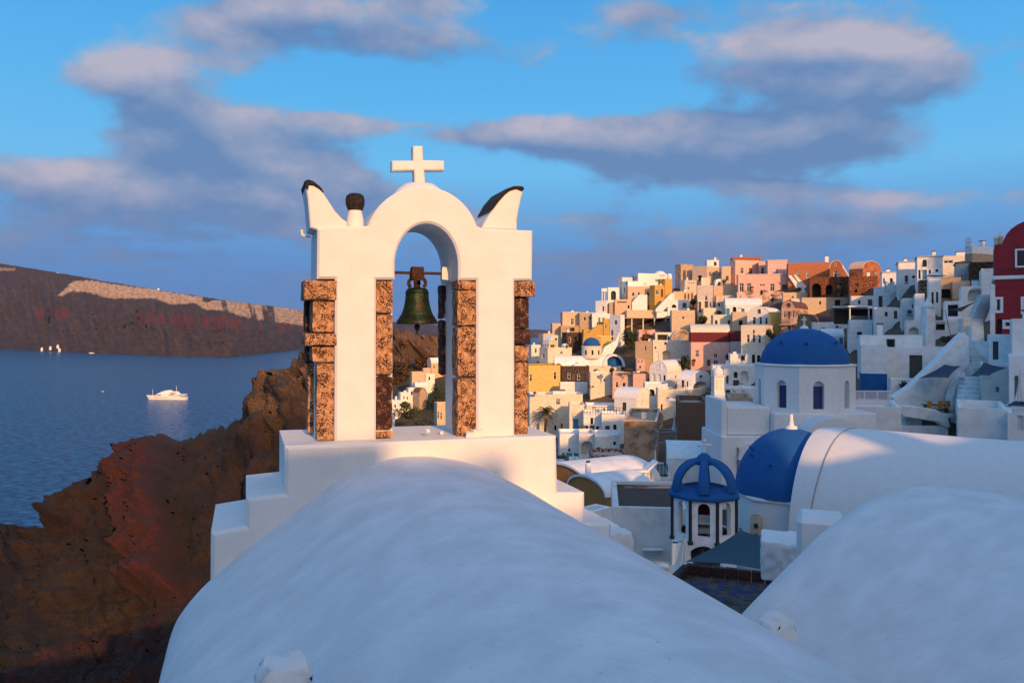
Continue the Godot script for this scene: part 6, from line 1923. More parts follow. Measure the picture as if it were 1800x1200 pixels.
func build_belfry() -> void:
	var d := 25.0
	var k := d / FOCAL
	var o := thing("blue_crowned_belfry", "octagonal white belfry with an open blue crown and a cross", "belfry", at(1238, 1000, d), deg_to_rad(-14))
	var Y := func(py: float) -> float: return (1000.0 - py) * k
	var w := hue("white", "wash", 0.6)
	var ap := 53.0 * k
	var R := ap / cos(PI / 8)
	# eight panels with arched openings, each with thickness
	for i in 8:
		var a := i * PI / 4
		var side := 2.0 * R * sin(PI / 8)
		var f := Face.new()
		f.n = Vector3(sin(a), 0, cos(a))
		f.t = Vector3(cos(a), 0, -sin(a))
		var q := f.n * ap - f.t * side * 0.5
		f.o = q
		f.length = side
		var s := Shape.new()
		var hw := side * 0.23
		wall_with_holes(s, f, Y.call(942), Y.call(871), [[side * 0.5 - hw, side * 0.5 + hw, Y.call(931), Y.call(874), true, 0.16]])
		var g := Face.new()
		g.n = f.n; g.t = f.t; g.length = side; g.o = f.o - f.n * 0.16
		wall_with_holes(s, g, Y.call(942), Y.call(871), [[side * 0.5 - hw, side * 0.5 + hw, Y.call(931), Y.call(874), true, 0.001]])
		part("panel", s, w, o)
		# black drain pipe on each corner
		var ca := a + PI / 8
		var pp := Shape.new()
		pp.tube(ring_point(ca, R + 0.02, Y.call(940)), ring_point(ca, R + 0.02, Y.call(870)), 0.05, 0.05, 8)
		pp.lathe([[0, -0.06], [0.085, -0.05], [0.085, 0.04], [0, 0.05]], 8, ring_point(ca, R + 0.02, Y.call(941)))
		part("corner_pipe", pp, paint(0.012, 0.012, 0.014, 0.5), o)
	var fl := Shape.new()
	fl.lathe([[0, Y.call(933)], [R * 0.98, Y.call(933)], [R * 0.98, Y.call(942)], [R * 1.0, Y.call(943)], [R * 1.01, Y.call(946)], [0, Y.call(946)]], 8, Vector3.ZERO, 1.0, PI / 8, TAU + PI / 8)
	part("skirt", fl, w, o)
	# added red panel, gives the red glimpsed through the openings
	var rs := Shape.new()
	rs.bevel_box(Vector3(-0.36, Y.call(915), -ap + 0.1), Vector3(0.36, Y.call(876), -ap + 0.16), 0.01)
	part("red_panel", rs, hue("crimson", "worn"), o)
	# arch of the base with its hanging bell
	for i in 4:
		var s := Shape.new()
		var poly := PackedVector2Array([Vector2(-ap, Y.call(1010)), Vector2(-ap, Y.call(944)), Vector2(ap, Y.call(944)), Vector2(ap, Y.call(1010)), Vector2(ap * 0.52, Y.call(1010))])
		for j in 13:
			var a := PI * j / 12
			poly.append(Vector2(cos(a) * ap * 0.52, Y.call(972) + sin(a) * ap * 0.48))
		poly.append(Vector2(-ap * 0.52, Y.call(1010)))
		s.slab(poly, ap + 0.01, ap - 0.2, 0.02, Transform3D(Basis(Vector3.UP, i * PI / 2), Vector3.ZERO))
		part("base_arch", s, w, o)
	var ft := Shape.new()
	ft.bevel_box(Vector3(-ap, Y.call(1200), -ap), Vector3(ap, Y.call(1010), ap), 0.03)
	part("base", ft, w, o)
	# blue cornice, ring and ribs
	var blue := hue("royal", "wash", 0.6)
	var rf := Shape.new()
	rf.lathe([[R * 1.0, Y.call(871.5)], [R * 1.12, Y.call(870)], [R * 1.12, Y.call(864)], [R * 1.0, Y.call(858)], [R * 0.62, Y.call(853)], [R * 0.6, Y.call(858)], [0, Y.call(858)]], 8, Vector3.ZERO, 1.0, PI / 8, TAU + PI / 8)
	part("cornice", rf, blue, o)
	for i in 6:
		var a := i * PI / 3
		var rows := []
		for j in 13:
			var t := j / 12.0 * PI * 0.5
			var r := R * 0.82 * cos(t) + 0.08
			var y: float = Y.call(858) + (858 - 812) * k * sin(t)
			var hw := lerpf(0.19, 0.10, t / (PI * 0.5))
			var c := Vector3(sin(a), 0, cos(a))
			var u := Vector3(cos(a), 0, -sin(a))
			var ou := (c * cos(t) + Vector3.UP * sin(t)) * 0.13
			var p := c * r + Vector3(0, y, 0)
			rows.append(PackedVector3Array([p - u * hw, p - u * hw * 0.8 + ou, p + u * hw * 0.8 + ou, p + u * hw, p - ou * 0.1, p - u * hw]))
		var s := Shape.new()
		s.grid(rows, Vector3(sin(a), 0, cos(a)) * R * 0.5 + Vector3(0, Y.call(850), 0))
		part("rib", s, blue, o)
	var kn := Shape.new()
	kn.lathe([[0.26, Y.call(816)], [0.30, Y.call(811)], [0.26, Y.call(806)], [0.17, Y.call(800)], [0.08, Y.call(796)], [0, Y.call(795)]], 16)
	part("crown_top", kn, blue, o)
	var cs := Shape.new()
	var wm := 0.035
	cs.bevel_box(Vector3(-wm, Y.call(797), -wm), Vector3(wm, Y.call(775), wm), 0.01)
	cs.bevel_box(Vector3(-0.15, Y.call(784), -wm), Vector3(0.15, Y.call(780), wm), 0.01)
	for q in [[0.0, 774.0], [-0.16, 782.0], [0.16, 782.0]]:
		cs.lathe([[0, -0.055], [0.05, -0.03], [0.06, 0.0], [0.05, 0.03], [0, 0.055]], 8, Vector3(q[0], Y.call(q[1]), 0))
	part("cross", cs, hue("white"), o)
	# the bell below
	var bl := thing("small_bell", "small dark bell hanging under the blue crowned belfry", "bell", at(1236, 955, d - 0.6))
	var bs := Shape.new()
	bs.lathe([[0, 0.0], [0.07, -0.02], [0.10, -0.08], [0.12, -0.2], [0.17, -0.32], [0.2, -0.36], [0, -0.36]], 16)
	part("bell_body", bs, paint(0.02, 0.02, 0.02, 0.5), bl)
	var yk := Shape.new()
	yk.bevel_box(Vector3(-0.5, 0.0, -0.03), Vector3(0.5, 0.06, 0.03), 0.01)
	yk.lathe([[0, 0.28], [0.14, 0.27], [0.26, 0.2], [0.26, 0.17], [0, 0.16]], 12)
	yk.tube(Vector3(0, 0, 0), Vector3(0, 0.2, 0), 0.03, 0.03, 6)
	part("yoke", yk, paint(0.02, 0.02, 0.02, 0.6), bl)

# ---------------------------------------------------------------- church with the half dome and the long vault
func build_apse_church() -> void:
	var o := thing("apse_church", "white church with a long barrel vault and a blue half dome apse", "church", Vector3(10.6, -9.0, -28.6))
	var b := o.position
	var ax := Vector3(0.763, 0, 0.647).normalized()
	var side := Vector3(-ax.z, 0, ax.x)       # towards the eye
	var ridge := at(1442, 749, 28.0)
	var w := near_white()
	var r := 2.9
	var h := 3.6
	var rows := []
	var n := 40
	for j in 31:
		var t := j / 30.0
		var line := PackedVector3Array()
		for i in n + 1:
			var a := PI * i / n
			var c := cos(a); var s := sin(a)
			var p := ridge + ax * (t * 16.0) + side * (c * r * (1.0 + 0.04 * (1.0 - s))) + Vector3(0, (pow(s, 0.9) - 1.0) * h, 0)
			if j == 0: p = p - side * c * 0.08 + Vector3(0, -0.06 * s, 0)
			p += Vector3(0, rough_noise.get_noise_3dv(p * 0.02) * 0.03, 0)
			line.append(p - b)
		rows.append(line)
	var v := Shape.new()
	v.grid(rows, ridge + ax * 6.0 - b + Vector3(0, -3, 0))
	part("nave_vault", v, w, o)
	var e := Shape.new()
	for i in n: e.tri(ridge - b + Vector3(0, -h, 0), rows[0][i], rows[0][i + 1], -ax)
	part("end_wall", e, w, o)
	var sd := Shape.new()
	for c: float in [-1.04, 1.04]:
		var p0 := ridge + side * (c * r) + Vector3(0, -h, 0) - b
		sd.quad(p0, p0 + ax * 16.0, p0 + ax * 16.0 + Vector3(0, -6, 0), p0 + Vector3(0, -6, 0), side * c)
	var p1 := ridge + side * 1.04 * r + Vector3(0, -h, 0) - b
	var p2 := ridge - side * 1.04 * r + Vector3(0, -h, 0) - b
	sd.quad(p1, p2, p2 + Vector3(0, -6, 0), p1 + Vector3(0, -6, 0), -ax)
	part("side_wall", sd, w, o)
	# cord lying over the vault
	var cd := Shape.new()
	for i in range(2, n / 2 + 2):
		var q0: Vector3 = rows[0][i].lerp(rows[1][i], 1.0) + ax * lerpf(0.1, 0.5, i / 20.0)
		var q1: Vector3 = rows[0][i + 1].lerp(rows[1][i + 1], 1.0) + ax * lerpf(0.1, 0.5, (i + 1) / 20.0)
		var ou := Vector3(0, 0.02, 0) + side * 0.02
		cd.tube(q0 + ou, q1 + ou, 0.014, 0.014, 5, false)
	part("cord", cd, paint(0.3, 0.28, 0.25), o)
	# apse drum and dome
	var k := 28.4 / FOCAL
	var c0 := at(1391, 866, 28.4) - b
	var R := 97.0 * k
	var dr := Shape.new()
	dr.lathe([[R * 1.0, -4.0], [R * 1.0, -0.06], [R * 1.04, -0.05], [R * 1.04, 0.06], [R * 0.9, 0.08]], 8, c0, 1.0, 0.2, TAU + 0.2)
	part("drum", dr, w, o)
	var dm := dome_shape(R * 0.985, 111.0 * k, 0.05, 40)
	var dome := part("dome", dm, hue("royal", "wash", 0.5), o)
	dome.position = c0
	for q in [[1322, 790], [1318, 799], [1336, 809], [1384, 812]]:
		var s := Shape.new()
		var p := at(q[0], q[1], 28.4) - b - c0
		var yy: float = clampf(p.y / (111.0 * k), 0, 0.99)
		var rr := R * 0.985 * sqrt(1.0 - yy * yy)
		var zz := sqrt(maxf(0.01, rr * rr - p.x * p.x))
		var on := c0 + Vector3(p.x, p.y, zz)
		var nn := (on - c0).normalized()
		s.tube(on - nn * 0.05, on + nn * 0.2, 0.05, 0.04, 7)
		part("peg", s, hue("royal"), o)
	var fp := c0 + Vector3(0, 111.0 * k, 0)
	var fs := Shape.new()
	fs.lathe([[0.24, 0.0], [0.2, 0.12], [0.1, 0.16], [0.08, 0.3], [0.06, 0.55], [0, 0.56]], 12, fp)
	part("finial", fs, w, o)
	# arched apse window set on the drum's left face
	var wa := at(1314, 913, 27.0) - b
	var dirn := Vector3(wa.x - c0.x, 0, wa.z - c0.z).normalized()
	var base := c0 + dirn * (R * 0.925)
	var f := Face.new()
	f.n = dirn; f.t = Vector3(dirn.z, 0, -dirn.x)
	var ws := Shape.new()
	var poly := PackedVector2Array()
	for j in 13: poly.append(Vector2(cos(PI * j / 12) * 0.2, 0.3 + sin(PI * j / 12) * 0.2))
	poly.append(Vector2(-0.2, -0.45)); poly.append(Vector2(0.2, -0.45))
	var xf := Transform3D(Basis(f.t, Vector3.UP, f.n), base + Vector3(0, -1.0, 0))
	ws.slab(poly, 0.2, 0.0, 0.015, xf)
	var win := part("window", ws, hue("sand", "worn", 0.8), o)
	for yy: float in [-0.25, 0.12]:
		var hs := Shape.new()
		hs.lathe([[0, 0.0], [0.09, 0.0], [0.09, 0.03], [0, 0.03]], 12)
		var hole := part("round_hole", hs, paint(0.015, 0.015, 0.015), win)
		hole.transform = xf * Transform3D(Basis(Vector3.RIGHT, PI / 2), Vector3(0.06, yy, 0.2))
	# floodlight at the foot of the vault
	var lt := thing("floodlight", "small grey floodlight at the foot of the long vault", "floodlight", at(1362, 936, 24.0))
	var ls := Shape.new()
	ls.tube(Vector3(-0.12, 0.06, 0), Vector3(0.08, 0.03, 0.05), 0.07, 0.05, 10)
	part("housing", ls, paint(0.35, 0.36, 0.35, 0.5), lt)
	var lb := Shape.new()
	lb.tube(Vector3(0, -0.4, 0), Vector3(0, 0.04, 0), 0.02, 0.02, 6)
	part("bracket", lb, paint(0.1, 0.1, 0.1), lt)

# ---------------------------------------------------------------- the big church
func build_big_church() -> void:
	var d := 42.0
	var k := d / FOCAL
	var o := thing("big_domed_church", "white church with a big blue dome on an octagonal drum", "church", at(1414, 800, d))
	var Y := func(py: float) -> float: return (800.0 - py) * k
	var w := near_white()
	var ap := 77.0 * k
	var R := ap / cos(PI / 8)
	var rot := deg_to_rad(-3.0)
	for i in 8:
		var a := i * PI / 4 + rot
		var side := 2.0 * R * sin(PI / 8)
		var f := Face.new()
		f.n = Vector3(sin(a), 0, cos(a)); f.t = Vector3(cos(a), 0, -sin(a))
		f.o = f.n * ap - f.t * side * 0.5; f.length = side
		var s := Shape.new()
		var hw := 9.0 * k
		var hole := [side * 0.5 - hw, side * 0.5 + hw, Y.call(712), Y.call(665), true, 0.28]
		wall_with_holes(s, f, Y.call(735), Y.call(642), [hole])
		part("drum_panel", s, w, o)
		var sh := Shape.new()
		sh.quad(f.p(hole[0] - 0.02, hole[2], -0.27), f.p(hole[1] + 0.02, hole[2], -0.27), f.p(hole[1] + 0.02, Y.call(674), -0.27), f.p(hole[0] - 0.02, Y.call(674), -0.27), f.n)
		part("shutter", sh, paint(0.012, 0.03, 0.14, 0.5), o)
		var lu := Shape.new()
		lu.quad(f.p(hole[0] - 0.02, Y.call(674.5), -0.28), f.p(hole[1] + 0.02, Y.call(674.5), -0.28), f.p(hole[1] + 0.02, hole[3], -0.28), f.p(hole[0] - 0.02, hole[3], -0.28), f.n)
		part("lunette", lu, w, o)
	var cp := Shape.new()
	cp.lathe([[R * 0.99, Y.call(642)], [R * 1.025, Y.call(641.5)], [R * 1.025, Y.call(638.5)], [R * 0.9, Y.call(637.5)]], 8, Vector3.ZERO, 1.0, PI / 8 - rot, TAU + PI / 8 - rot)
	part("cornice", cp, w, o)
	var dome := part("dome", dome_shape(74.5 * k, 64.0 * k, 0.0, 48), hue("royal", "wash", 0.5), o)
	dome.position = Vector3(0, Y.call(641), 0)
	var rim := Shape.new()
	rim.lathe([[75.0 * k, Y.call(641)], [76.5 * k, Y.call(640)], [75.0 * k, Y.call(638)]], 40)
	part("dome_rim", rim, w, o)
	for q in [[1364, 603], [1397, 604], [1447, 603], [1471, 601]]:
		var px: float = (q[0] - 1414.0) * k
		var yy: float = clampf((641.0 - q[1]) / 64.0, 0, 0.98)
		var rr := 74.5 * k * sqrt(1.0 - yy * yy)
		var on := Vector3(px, Y.call(q[1]), sqrt(maxf(0.0, rr * rr - px * px)))
		var nn := Vector3(on.x, on.y - Y.call(641), on.z).normalized()
		var s := Shape.new()
		s.tube(on - nn * 0.1, on + nn * 0.22, 0.07, 0.06, 7)
		part("peg", s, hue("royal"), o)
	var fp := Shape.new()
	fp.lathe([[8 * k, Y.call(577.5)], [6 * k, Y.call(574)], [2.5 * k, Y.call(572)], [1.3 * k, Y.call(570)]], 14)
	part("finial", fp, w, o)
	cross_part(o, Vector3(0, Y.call(572), 0), 16 * k, hue("cream"))
	# square block under the drum, left wing, apse vault towards the eye
	var bl := Shape.new()
	bl.bevel_box(Vector3(-79 * k, Y.call(860), -75 * k), Vector3(92 * k, Y.call(718), 79 * k), 0.06)
	part("block", bl, w, o)
	var wing := Shape.new()
	wing.bevel_box(Vector3(-152 * k, Y.call(757), -60 * k), Vector3(-79.2 * k, Y.call(710), 60 * k), 0.05)
	part("wing", wing, w, o)
	var wing2 := Shape.new()
	wing2.bevel_box(Vector3(-165 * k, Y.call(880), -65 * k), Vector3(-79.1 * k, Y.call(757.3), 74 * k), 0.05)
	part("lower_wing", wing2, w, o)
	var pil := Shape.new()
	pil.bevel_box(Vector3(-162 * k, Y.call(760), -50 * k), Vector3(-152.2 * k, Y.call(698), 62 * k), 0.04)
	part("pier", pil, w, o)
	var rows := []
	for i in 21:
		var a := PI * i / 20
		rows.append(PackedVector3Array([Vector3(2 * k + cos(a) * 52 * k, Y.call(765) + sin(a) * 44 * k, 60 * k), Vector3(2 * k + cos(a) * 52 * k, Y.call(765) + sin(a) * 44 * k, 130 * k)]))
	var av := Shape.new()
	av.grid(rows, Vector3(2 * k, Y.call(775), 100 * k))
	for i in 20: av.tri(Vector3(2 * k, Y.call(765), 130 * k), rows[i][1], rows[i + 1][1], Vector3.BACK)
	av.quad(rows[0][1], rows[20][1], rows[20][1] + Vector3(0, -3, 0), rows[0][1] + Vector3(0, -3, 0), Vector3.BACK)
	part("front_vault", av, w, o)
	# a small vault and a pipe on the lower wing
	var r2 := []
	for i in 13:
		var a := PI * i / 12
		r2.append(PackedVector3Array([Vector3(-115 * k + cos(a) * 24 * k, Y.call(795) + sin(a) * 27 * k, 70 * k), Vector3(-115 * k + cos(a) * 24 * k, Y.call(795) + sin(a) * 27 * k, 84 * k)]))
	var sv := Shape.new()
	sv.grid(r2, Vector3(-115 * k, Y.call(800), 76 * k))
	for i in 12: sv.tri(Vector3(-115 * k, Y.call(795), 84 * k), r2[i][1], r2[i + 1][1], Vector3.BACK)
	part("side_niche", sv, w, o)
	var pi := Shape.new()
	pi.tube(Vector3(-138 * k, Y.call(775), 75.5 * k), Vector3(-138 * k, Y.call(830), 75.5 * k), 0.05, 0.05, 6)
	part("drain_pipe", pi, paint(0.3, 0.22, 0.16), o)
	# little sunlit bell tower on the wing
	var t := thing("little_bell_tower", "little white twin-arched bell tower left of the big dome", "bell tower", at(1262, 712, d + 0.8), deg_to_rad(8))
	var tw := 9.5 * k
	var T := func(py: float) -> float: return (712.0 - py) * k
	var b0 := Shape.new(); b0.bevel_box(Vector3(-tw * 1.08, -1.0, -tw), Vector3(tw * 1.08, T.call(688), tw), 0.03)
	part("base", b0, w, t)
	var b1 := Shape.new(); b1.bevel_box(Vector3(-tw, T.call(688), -tw * 0.9), Vector3(tw, T.call(661), tw * 0.78), 0.02)
	part("shaft", b1, w, t)
	for x: float in [-0.45, 0.45]:
		var ns := Shape.new()
		var poly := PackedVector2Array()
		for j in 9: poly.append(Vector2(x * tw + cos(PI * j / 8) * tw * 0.3, T.call(668) + sin(PI * j / 8) * tw * 0.3))
		poly.append(Vector2(x * tw - tw * 0.3, T.call(684))); poly.append(Vector2(x * tw + tw * 0.3, T.call(684)))
		ns.slab(poly, tw * 0.84, tw * 0.7, 0.01)
		part("arch_panel", ns, hue("cream"), t)
	var b2 := Shape.new(); b2.bevel_box(Vector3(-tw * 1.1, T.call(661), -tw), Vector3(tw * 1.1, T.call(658.5), tw), 0.02)
	part("cornice", b2, w, t)
	var b3 := Shape.new(); b3.lathe([[tw, T.call(658)], [tw, T.call(651)], [tw * 0.7, T.call(646)], [tw * 0.25, T.call(644)], [tw * 0.2, T.call(641)], [0, T.call(639)]], 14)
	part("cap", b3, w, t)

# ---------------------------------------------------------------- the lower middle: between vault and belfry
func build_lower_middle() -> void:
	house("flat_roof_house", "plain white house with a gravel roof behind the near vault", [1074, 1077, 1215], 891, 1010, 84, "offwhite", {"d": 28.0, "deep": 4.2, "roofc": "gravel", "drop": 0.12, "lu": 5.0, "plain": 1})
	var s := Shape.new()
	var o := thing("pink_parapet", "pinkish worn back wall of the gravel roof", "wall", at(1100, 872, 31.9))
	s.bevel_box(Vector3(0, -0.6, -0.3), Vector3(2.1, 0.35, 0.0), 0.02)
	part("wall", s, hue("rose", "worn"), o)
	var lg := thing("wall_vent", "small moulded vent ledge on the plain white house wall", "vent", at(1148, 970, 27.65))
	var l := Shape.new()
	l.bevel_box(Vector3(-0.37, 0.06, -0.1), Vector3(0.37, 0.12, 0.12), 0.015)
	part("ledge", l, hue("white"), lg)
	var l2 := Shape.new()
	l2.bevel_box(Vector3(-0.32, -0.08, -0.1), Vector3(0.32, 0.055, 0.06), 0.01)
	part("slot", l2, hue("grey"), lg)
	house("rust_house", "rust orange house with a white curved roof behind the gravel roof", [1014, 1037, 1160], 827, 920, 58, "orange", {"plain": 1, "d": 40.0, "roof": "vl", "spring": 862, "lu": 4.6})
	house("rust_house", "smaller rust orange house with a white curved roof in front", [1052, 1066, 1150], 847, 930, 62, "orange", {"plain": 1, "d": 35.5, "roof": "vl", "spring": 874, "lu": 3.2})
	house("white_block", "white block with a blank curved wall left of the blue crown", [1171, 1175, 1262], 788, 880, 80, "white", {"plain": 1, "d": 45.0, "deep": 5.0, "roof": "vl", "spring": 806, "lu": 5.0})
	house("white_terrace", "white sun terrace with a lounger behind the rust houses", [1098, 1104, 1180], 838, 880, 80, "white", {"plain": 1, "d": 43.0, "deep": 5.0, "drop": 0.15})
	house("brown_block", "plain dark brown block left of the big church", [1188, 1192, 1246], 707, 800, 76, "umber", {"plain": 1, "d": 62.0, "deep": 7.0, "roofc": "tan"})
	house("purple_wall", "narrow purple brown wall edge between brown block and church", [1243, 1245, 1257], 690, 820, 78, "brown", {"plain": 1, "d": 54.0, "deep": 4.0})
	house("brown_roof_shed", "low tan roof glimpsed between belfry and drum", [1277, 1280, 1324], 699, 730, 80, "tan", {"plain": 1, "d": 50.0, "deep": 4.0})
	house("white_low_wall", "white stepped wall between rust house and near steps", [1024, 1040, 1076], 900, 960, 45, "white", {"plain": 1, "d": 22.0, "deep": 3.0})
	house("ochre_wall", "low ochre wall beside the closed umbrella", [1140, 1143, 1190], 999, 1045, 80, "sand", {"d": 24.0, "deep": 0.8, "plain": 1, "drop": 0.012})
	# lounger, dark slatted chair, white chimney
	var ln := thing("sun_lounger", "white sun lounger on the terrace behind the rust houses", "lounger", at(1122, 838, 42.0), 0.2)
	var a := Shape.new(); a.bevel_box(Vector3(-0.8, 0.25, -0.35), Vector3(0.5, 0.38, 0.35), 0.03)
	part("mattress", a, hue("white"), ln)
	var b := Shape.new(); b.bevel_box(Vector3(0, 0, -0.35), Vector3(0.75, 0.1, 0.35), 0.03, Transform3D(Basis(Vector3.BACK, 0.7), Vector3(0.45, 0.3, 0)))
	part("backrest", b, hue("white"), ln)
	for q in [[-0.7, -0.3], [-0.7, 0.3], [0.6, -0.3], [0.6, 0.3]]:
		var lgs := Shape.new(); lgs.tube(Vector3(q[0], -0.1, q[1]), Vector3(q[0], 0.26, q[1]), 0.03, 0.03, 6)
		part("leg", lgs, paint(0.04, 0.04, 0.05), ln)
	var ch := thing("slatted_gate", "dark slatted gate on the terrace left of the white block", "gate", at(1164, 840, 43.0))
	for i in 8:
		var sl := Shape.new(); sl.bevel_box(Vector3(-0.28 + i * 0.075, 0, -0.02), Vector3(-0.23 + i * 0.075, 0.74 + 0.05 * sin(i * PI / 7.0), 0.02), 0.006)
		part("slat", sl, paint(0.012, 0.014, 0.02), ch)
	var rl := Shape.new(); rl.bevel_box(Vector3(-0.29, 0.12, -0.04), Vector3(0.36, 0.18, -0.021), 0.006)
	part("rail", rl, paint(0.012, 0.014, 0.02), ch)
	var wc := thing("chimney", "short round white chimney on the rust house roof", "chimney", at(1034, 831, 38.5))
	var ws := Shape.new(); ws.lathe([[0.15, -0.8], [0.14, 0.44], [0.11, 0.5], [0, 0.5]], 12)
	part("shaft", ws, hue("white"), wc)
	var wcap := Shape.new(); wcap.lathe([[0.0, 0.51], [0.10, 0.52], [0.10, 0.58], [0, 0.6]], 10)
	part("cap", wcap, paint(0.05, 0.05, 0.05), wc)
	# steel frame pergola beside the brown block
	var pg := thing("steel_frame", "grey steel pergola frame in front of the brown block", "pergola", at(1172, 803, 56.0), 0.1)
	for q in [[-0.65, 0.0], [-0.4, -1.6], [0.7, 0.0], [0.75, -1.6]]:
		var ps := Shape.new(); ps.tube(Vector3(q[0], -0.6, q[1]), Vector3(q[0], 1.75, q[1]), 0.045, 0.045, 6)
		part("post", ps, paint(0.2, 0.21, 0.22, 0.5), pg)
	for q in [[Vector3(-0.75, 1.75, 0), Vector3(0.8, 1.75, 0)], [Vector3(-0.5, 1.75, -1.6), Vector3(0.85, 1.75, -1.6)], [Vector3(-0.65, 1.75, 0.1), Vector3(-0.4, 1.75, -1.7)], [Vector3(0.7, 1.75, 0.1), Vector3(0.75, 1.75, -1.7)], [Vector3(-0.75, 1.0, 0), Vector3(0.8, 1.0, 0)]]:
		var bs := Shape.new(); bs.tube(q[0], q[1], 0.05, 0.05, 6)
		part("beam", bs, paint(0.2, 0.21, 0.22, 0.5), pg)
	umbrella("closed cream umbrella at the foot of the belfry", at(1203, 1012, 20.0), true, 1.0, 0.42)
	umbrella("closed white umbrella on the terrace by the steel frame", at(1152, 833, 43.5), true, 1.35, 0.16)
	umbrella("open white umbrella on the terrace in mid village", at(1081, 765, town_depth(1081, 765)), false, 2.3, 1.2)
	umbrella("open white umbrella above the dark doorway left of the brown block", at(1179, 722, town_depth(1179, 730) - 4.0), false, 2.0, 1.1)
	umbrella("closed white umbrella beside the brown block", at(1186, 760, 66.0), true, 1.75, 0.28)
	umbrella("closed lilac umbrella at the right picture edge", at(1794, 712, 45.0), true, 2.0, 0.35)
	sail("large dark blue shade sail in front of the belfry", [at(1303, 931, 21.5), at(1358, 944, 20.0), at(1350, 1003, 15.2), at(1205, 987, 17.5)], 0.22, paint(0.012, 0.05, 0.08, 0.9), [[at(1302, 928, 21.6), at(1302, 990, 21.6)]])

func umbrella(label: String, p: Vector3, closed: bool, h: float, r: float) -> void:
	var o := thing("umbrella", label, "umbrella", p, 0.0, "parasols")
	var s := Shape.new()
	s.tube(Vector3.ZERO, Vector3(0, h, 0), 0.025, 0.02, 8)
	part("pole", s, paint(0.3, 0.28, 0.25), o)
	var c := Shape.new()
	var rows := []
	if closed:
		for i in 9:
			var t := i / 8.0
			var line := PackedVector3Array()
			for j in 33:
				var a := TAU * j / 32
				var rr := lerpf(r, 0.03, pow(t, 0.7)) * (0.72 + 0.28 * cos(a * 8.0)) * (1.0 - 0.25 * sin(t * PI))
				line.append(Vector3(cos(a) * rr, h * lerpf(0.12, 0.98, t), sin(a) * rr))
			rows.append(line)
		c.grid(rows, Vector3(0, h * 0.4, 0))
	else:
		for i in 5:
			var t := i / 4.0
			var line := PackedVector3Array()
			for j in 25:
				var a := TAU * j / 24
				var rr := lerpf(r, 0.02, t) * (0.96 + 0.04 * cos(a * 6.0))
				line.append(Vector3(cos(a) * rr, h + lerpf(-0.32, 0.12, pow(t, 0.9)), sin(a) * rr))
			rows.append(line)
		c.grid(rows, Vector3(0, h - 1.0, 0))
	part("canopy", c, paint(0.72, 0.68, 0.62), o)

# ---------------------------------------------------------------- plants
func leaf_cloud(r: Vector3, n: int, leaf: float, seed_: int, lumps: int) -> Shape:
	rng.seed = seed_
	var s := Shape.new()
	var cs := []
	for i in lumps:
		var q := Vector3(rng.randfn(), rng.randfn(), rng.randfn()).normalized() * rng.randf_range(0.25, 0.75)
		cs.append([Vector3(q.x * r.x, q.y * r.y, q.z * r.z), rng.randf_range(0.28, 0.5)])
	for i in n:
		var c: Array = cs[rng.randi() % lumps]
		var dir := Vector3(rng.randfn(), rng.randfn(), rng.randfn()).normalized()
		var p: Vector3 = c[0] + dir * r * c[1] * pow(rng.randf(), 0.35)
		var nn := (dir + Vector3(rng.randfn(), rng.randfn() + 0.5, rng.randfn()) * 0.6).normalized()
		var u := nn.cross(Vector3(rng.randfn(), rng.randfn(), rng.randfn())).normalized()
		var w := nn.cross(u)
		var l := leaf * rng.randf_range(0.6, 1.3)
		s.quad(p - u * l, p + w * l * 0.5, p + u * l, p - w * l * 0.5, nn)
	return s

func leaf_material(g := 1.0, red := 1.0) -> StandardMaterial3D:
	var key := "leaf%.2f %.2f" % [g, red]
	if mats.has(key): return mats[key]
	var m := StandardMaterial3D.new()
	m.albedo_color = Color(0.045 * g * red, 0.065 * g, 0.022 * g).linear_to_srgb()
	m.roughness = 0.7
	m.backlight_enabled = true
	m.backlight = Color(0.03, 0.05, 0.012)
	m.cull_mode = BaseMaterial3D.CULL_DISABLED
	mats[key] = m
	return m

func shrub(called: String, label: String, px: float, py: float, d: float, w: float, h: float, g := 1.0, red := 1.0, n := 900) -> void:
	var k := d / FOCAL
	var r := Vector3(w * 0.5 * k, h * 0.5 * k, maxf(w, h) * 0.42 * k)
	var o := thing(called, label, "shrub" if called != "ivy" else "ivy", at(px, py + h * 0.5, d), 0.0, "village greenery")
	var f := part("foliage", leaf_cloud(r, n, 0.16 + k * 0.6, int(px * 7 + py), 11), leaf_material(g, red), o)
	f.position.y = r.y
	var s := Shape.new()
	for i in 4:
		var a := i * 1.7
		s.tube(Vector3(0, -0.8, 0), Vector3(cos(a) * r.x * 0.5, r.y * 1.2, sin(a) * r.z * 0.4), 0.06, 0.02, 5)
	part("stem", s, paint(0.06, 0.04, 0.025), o)

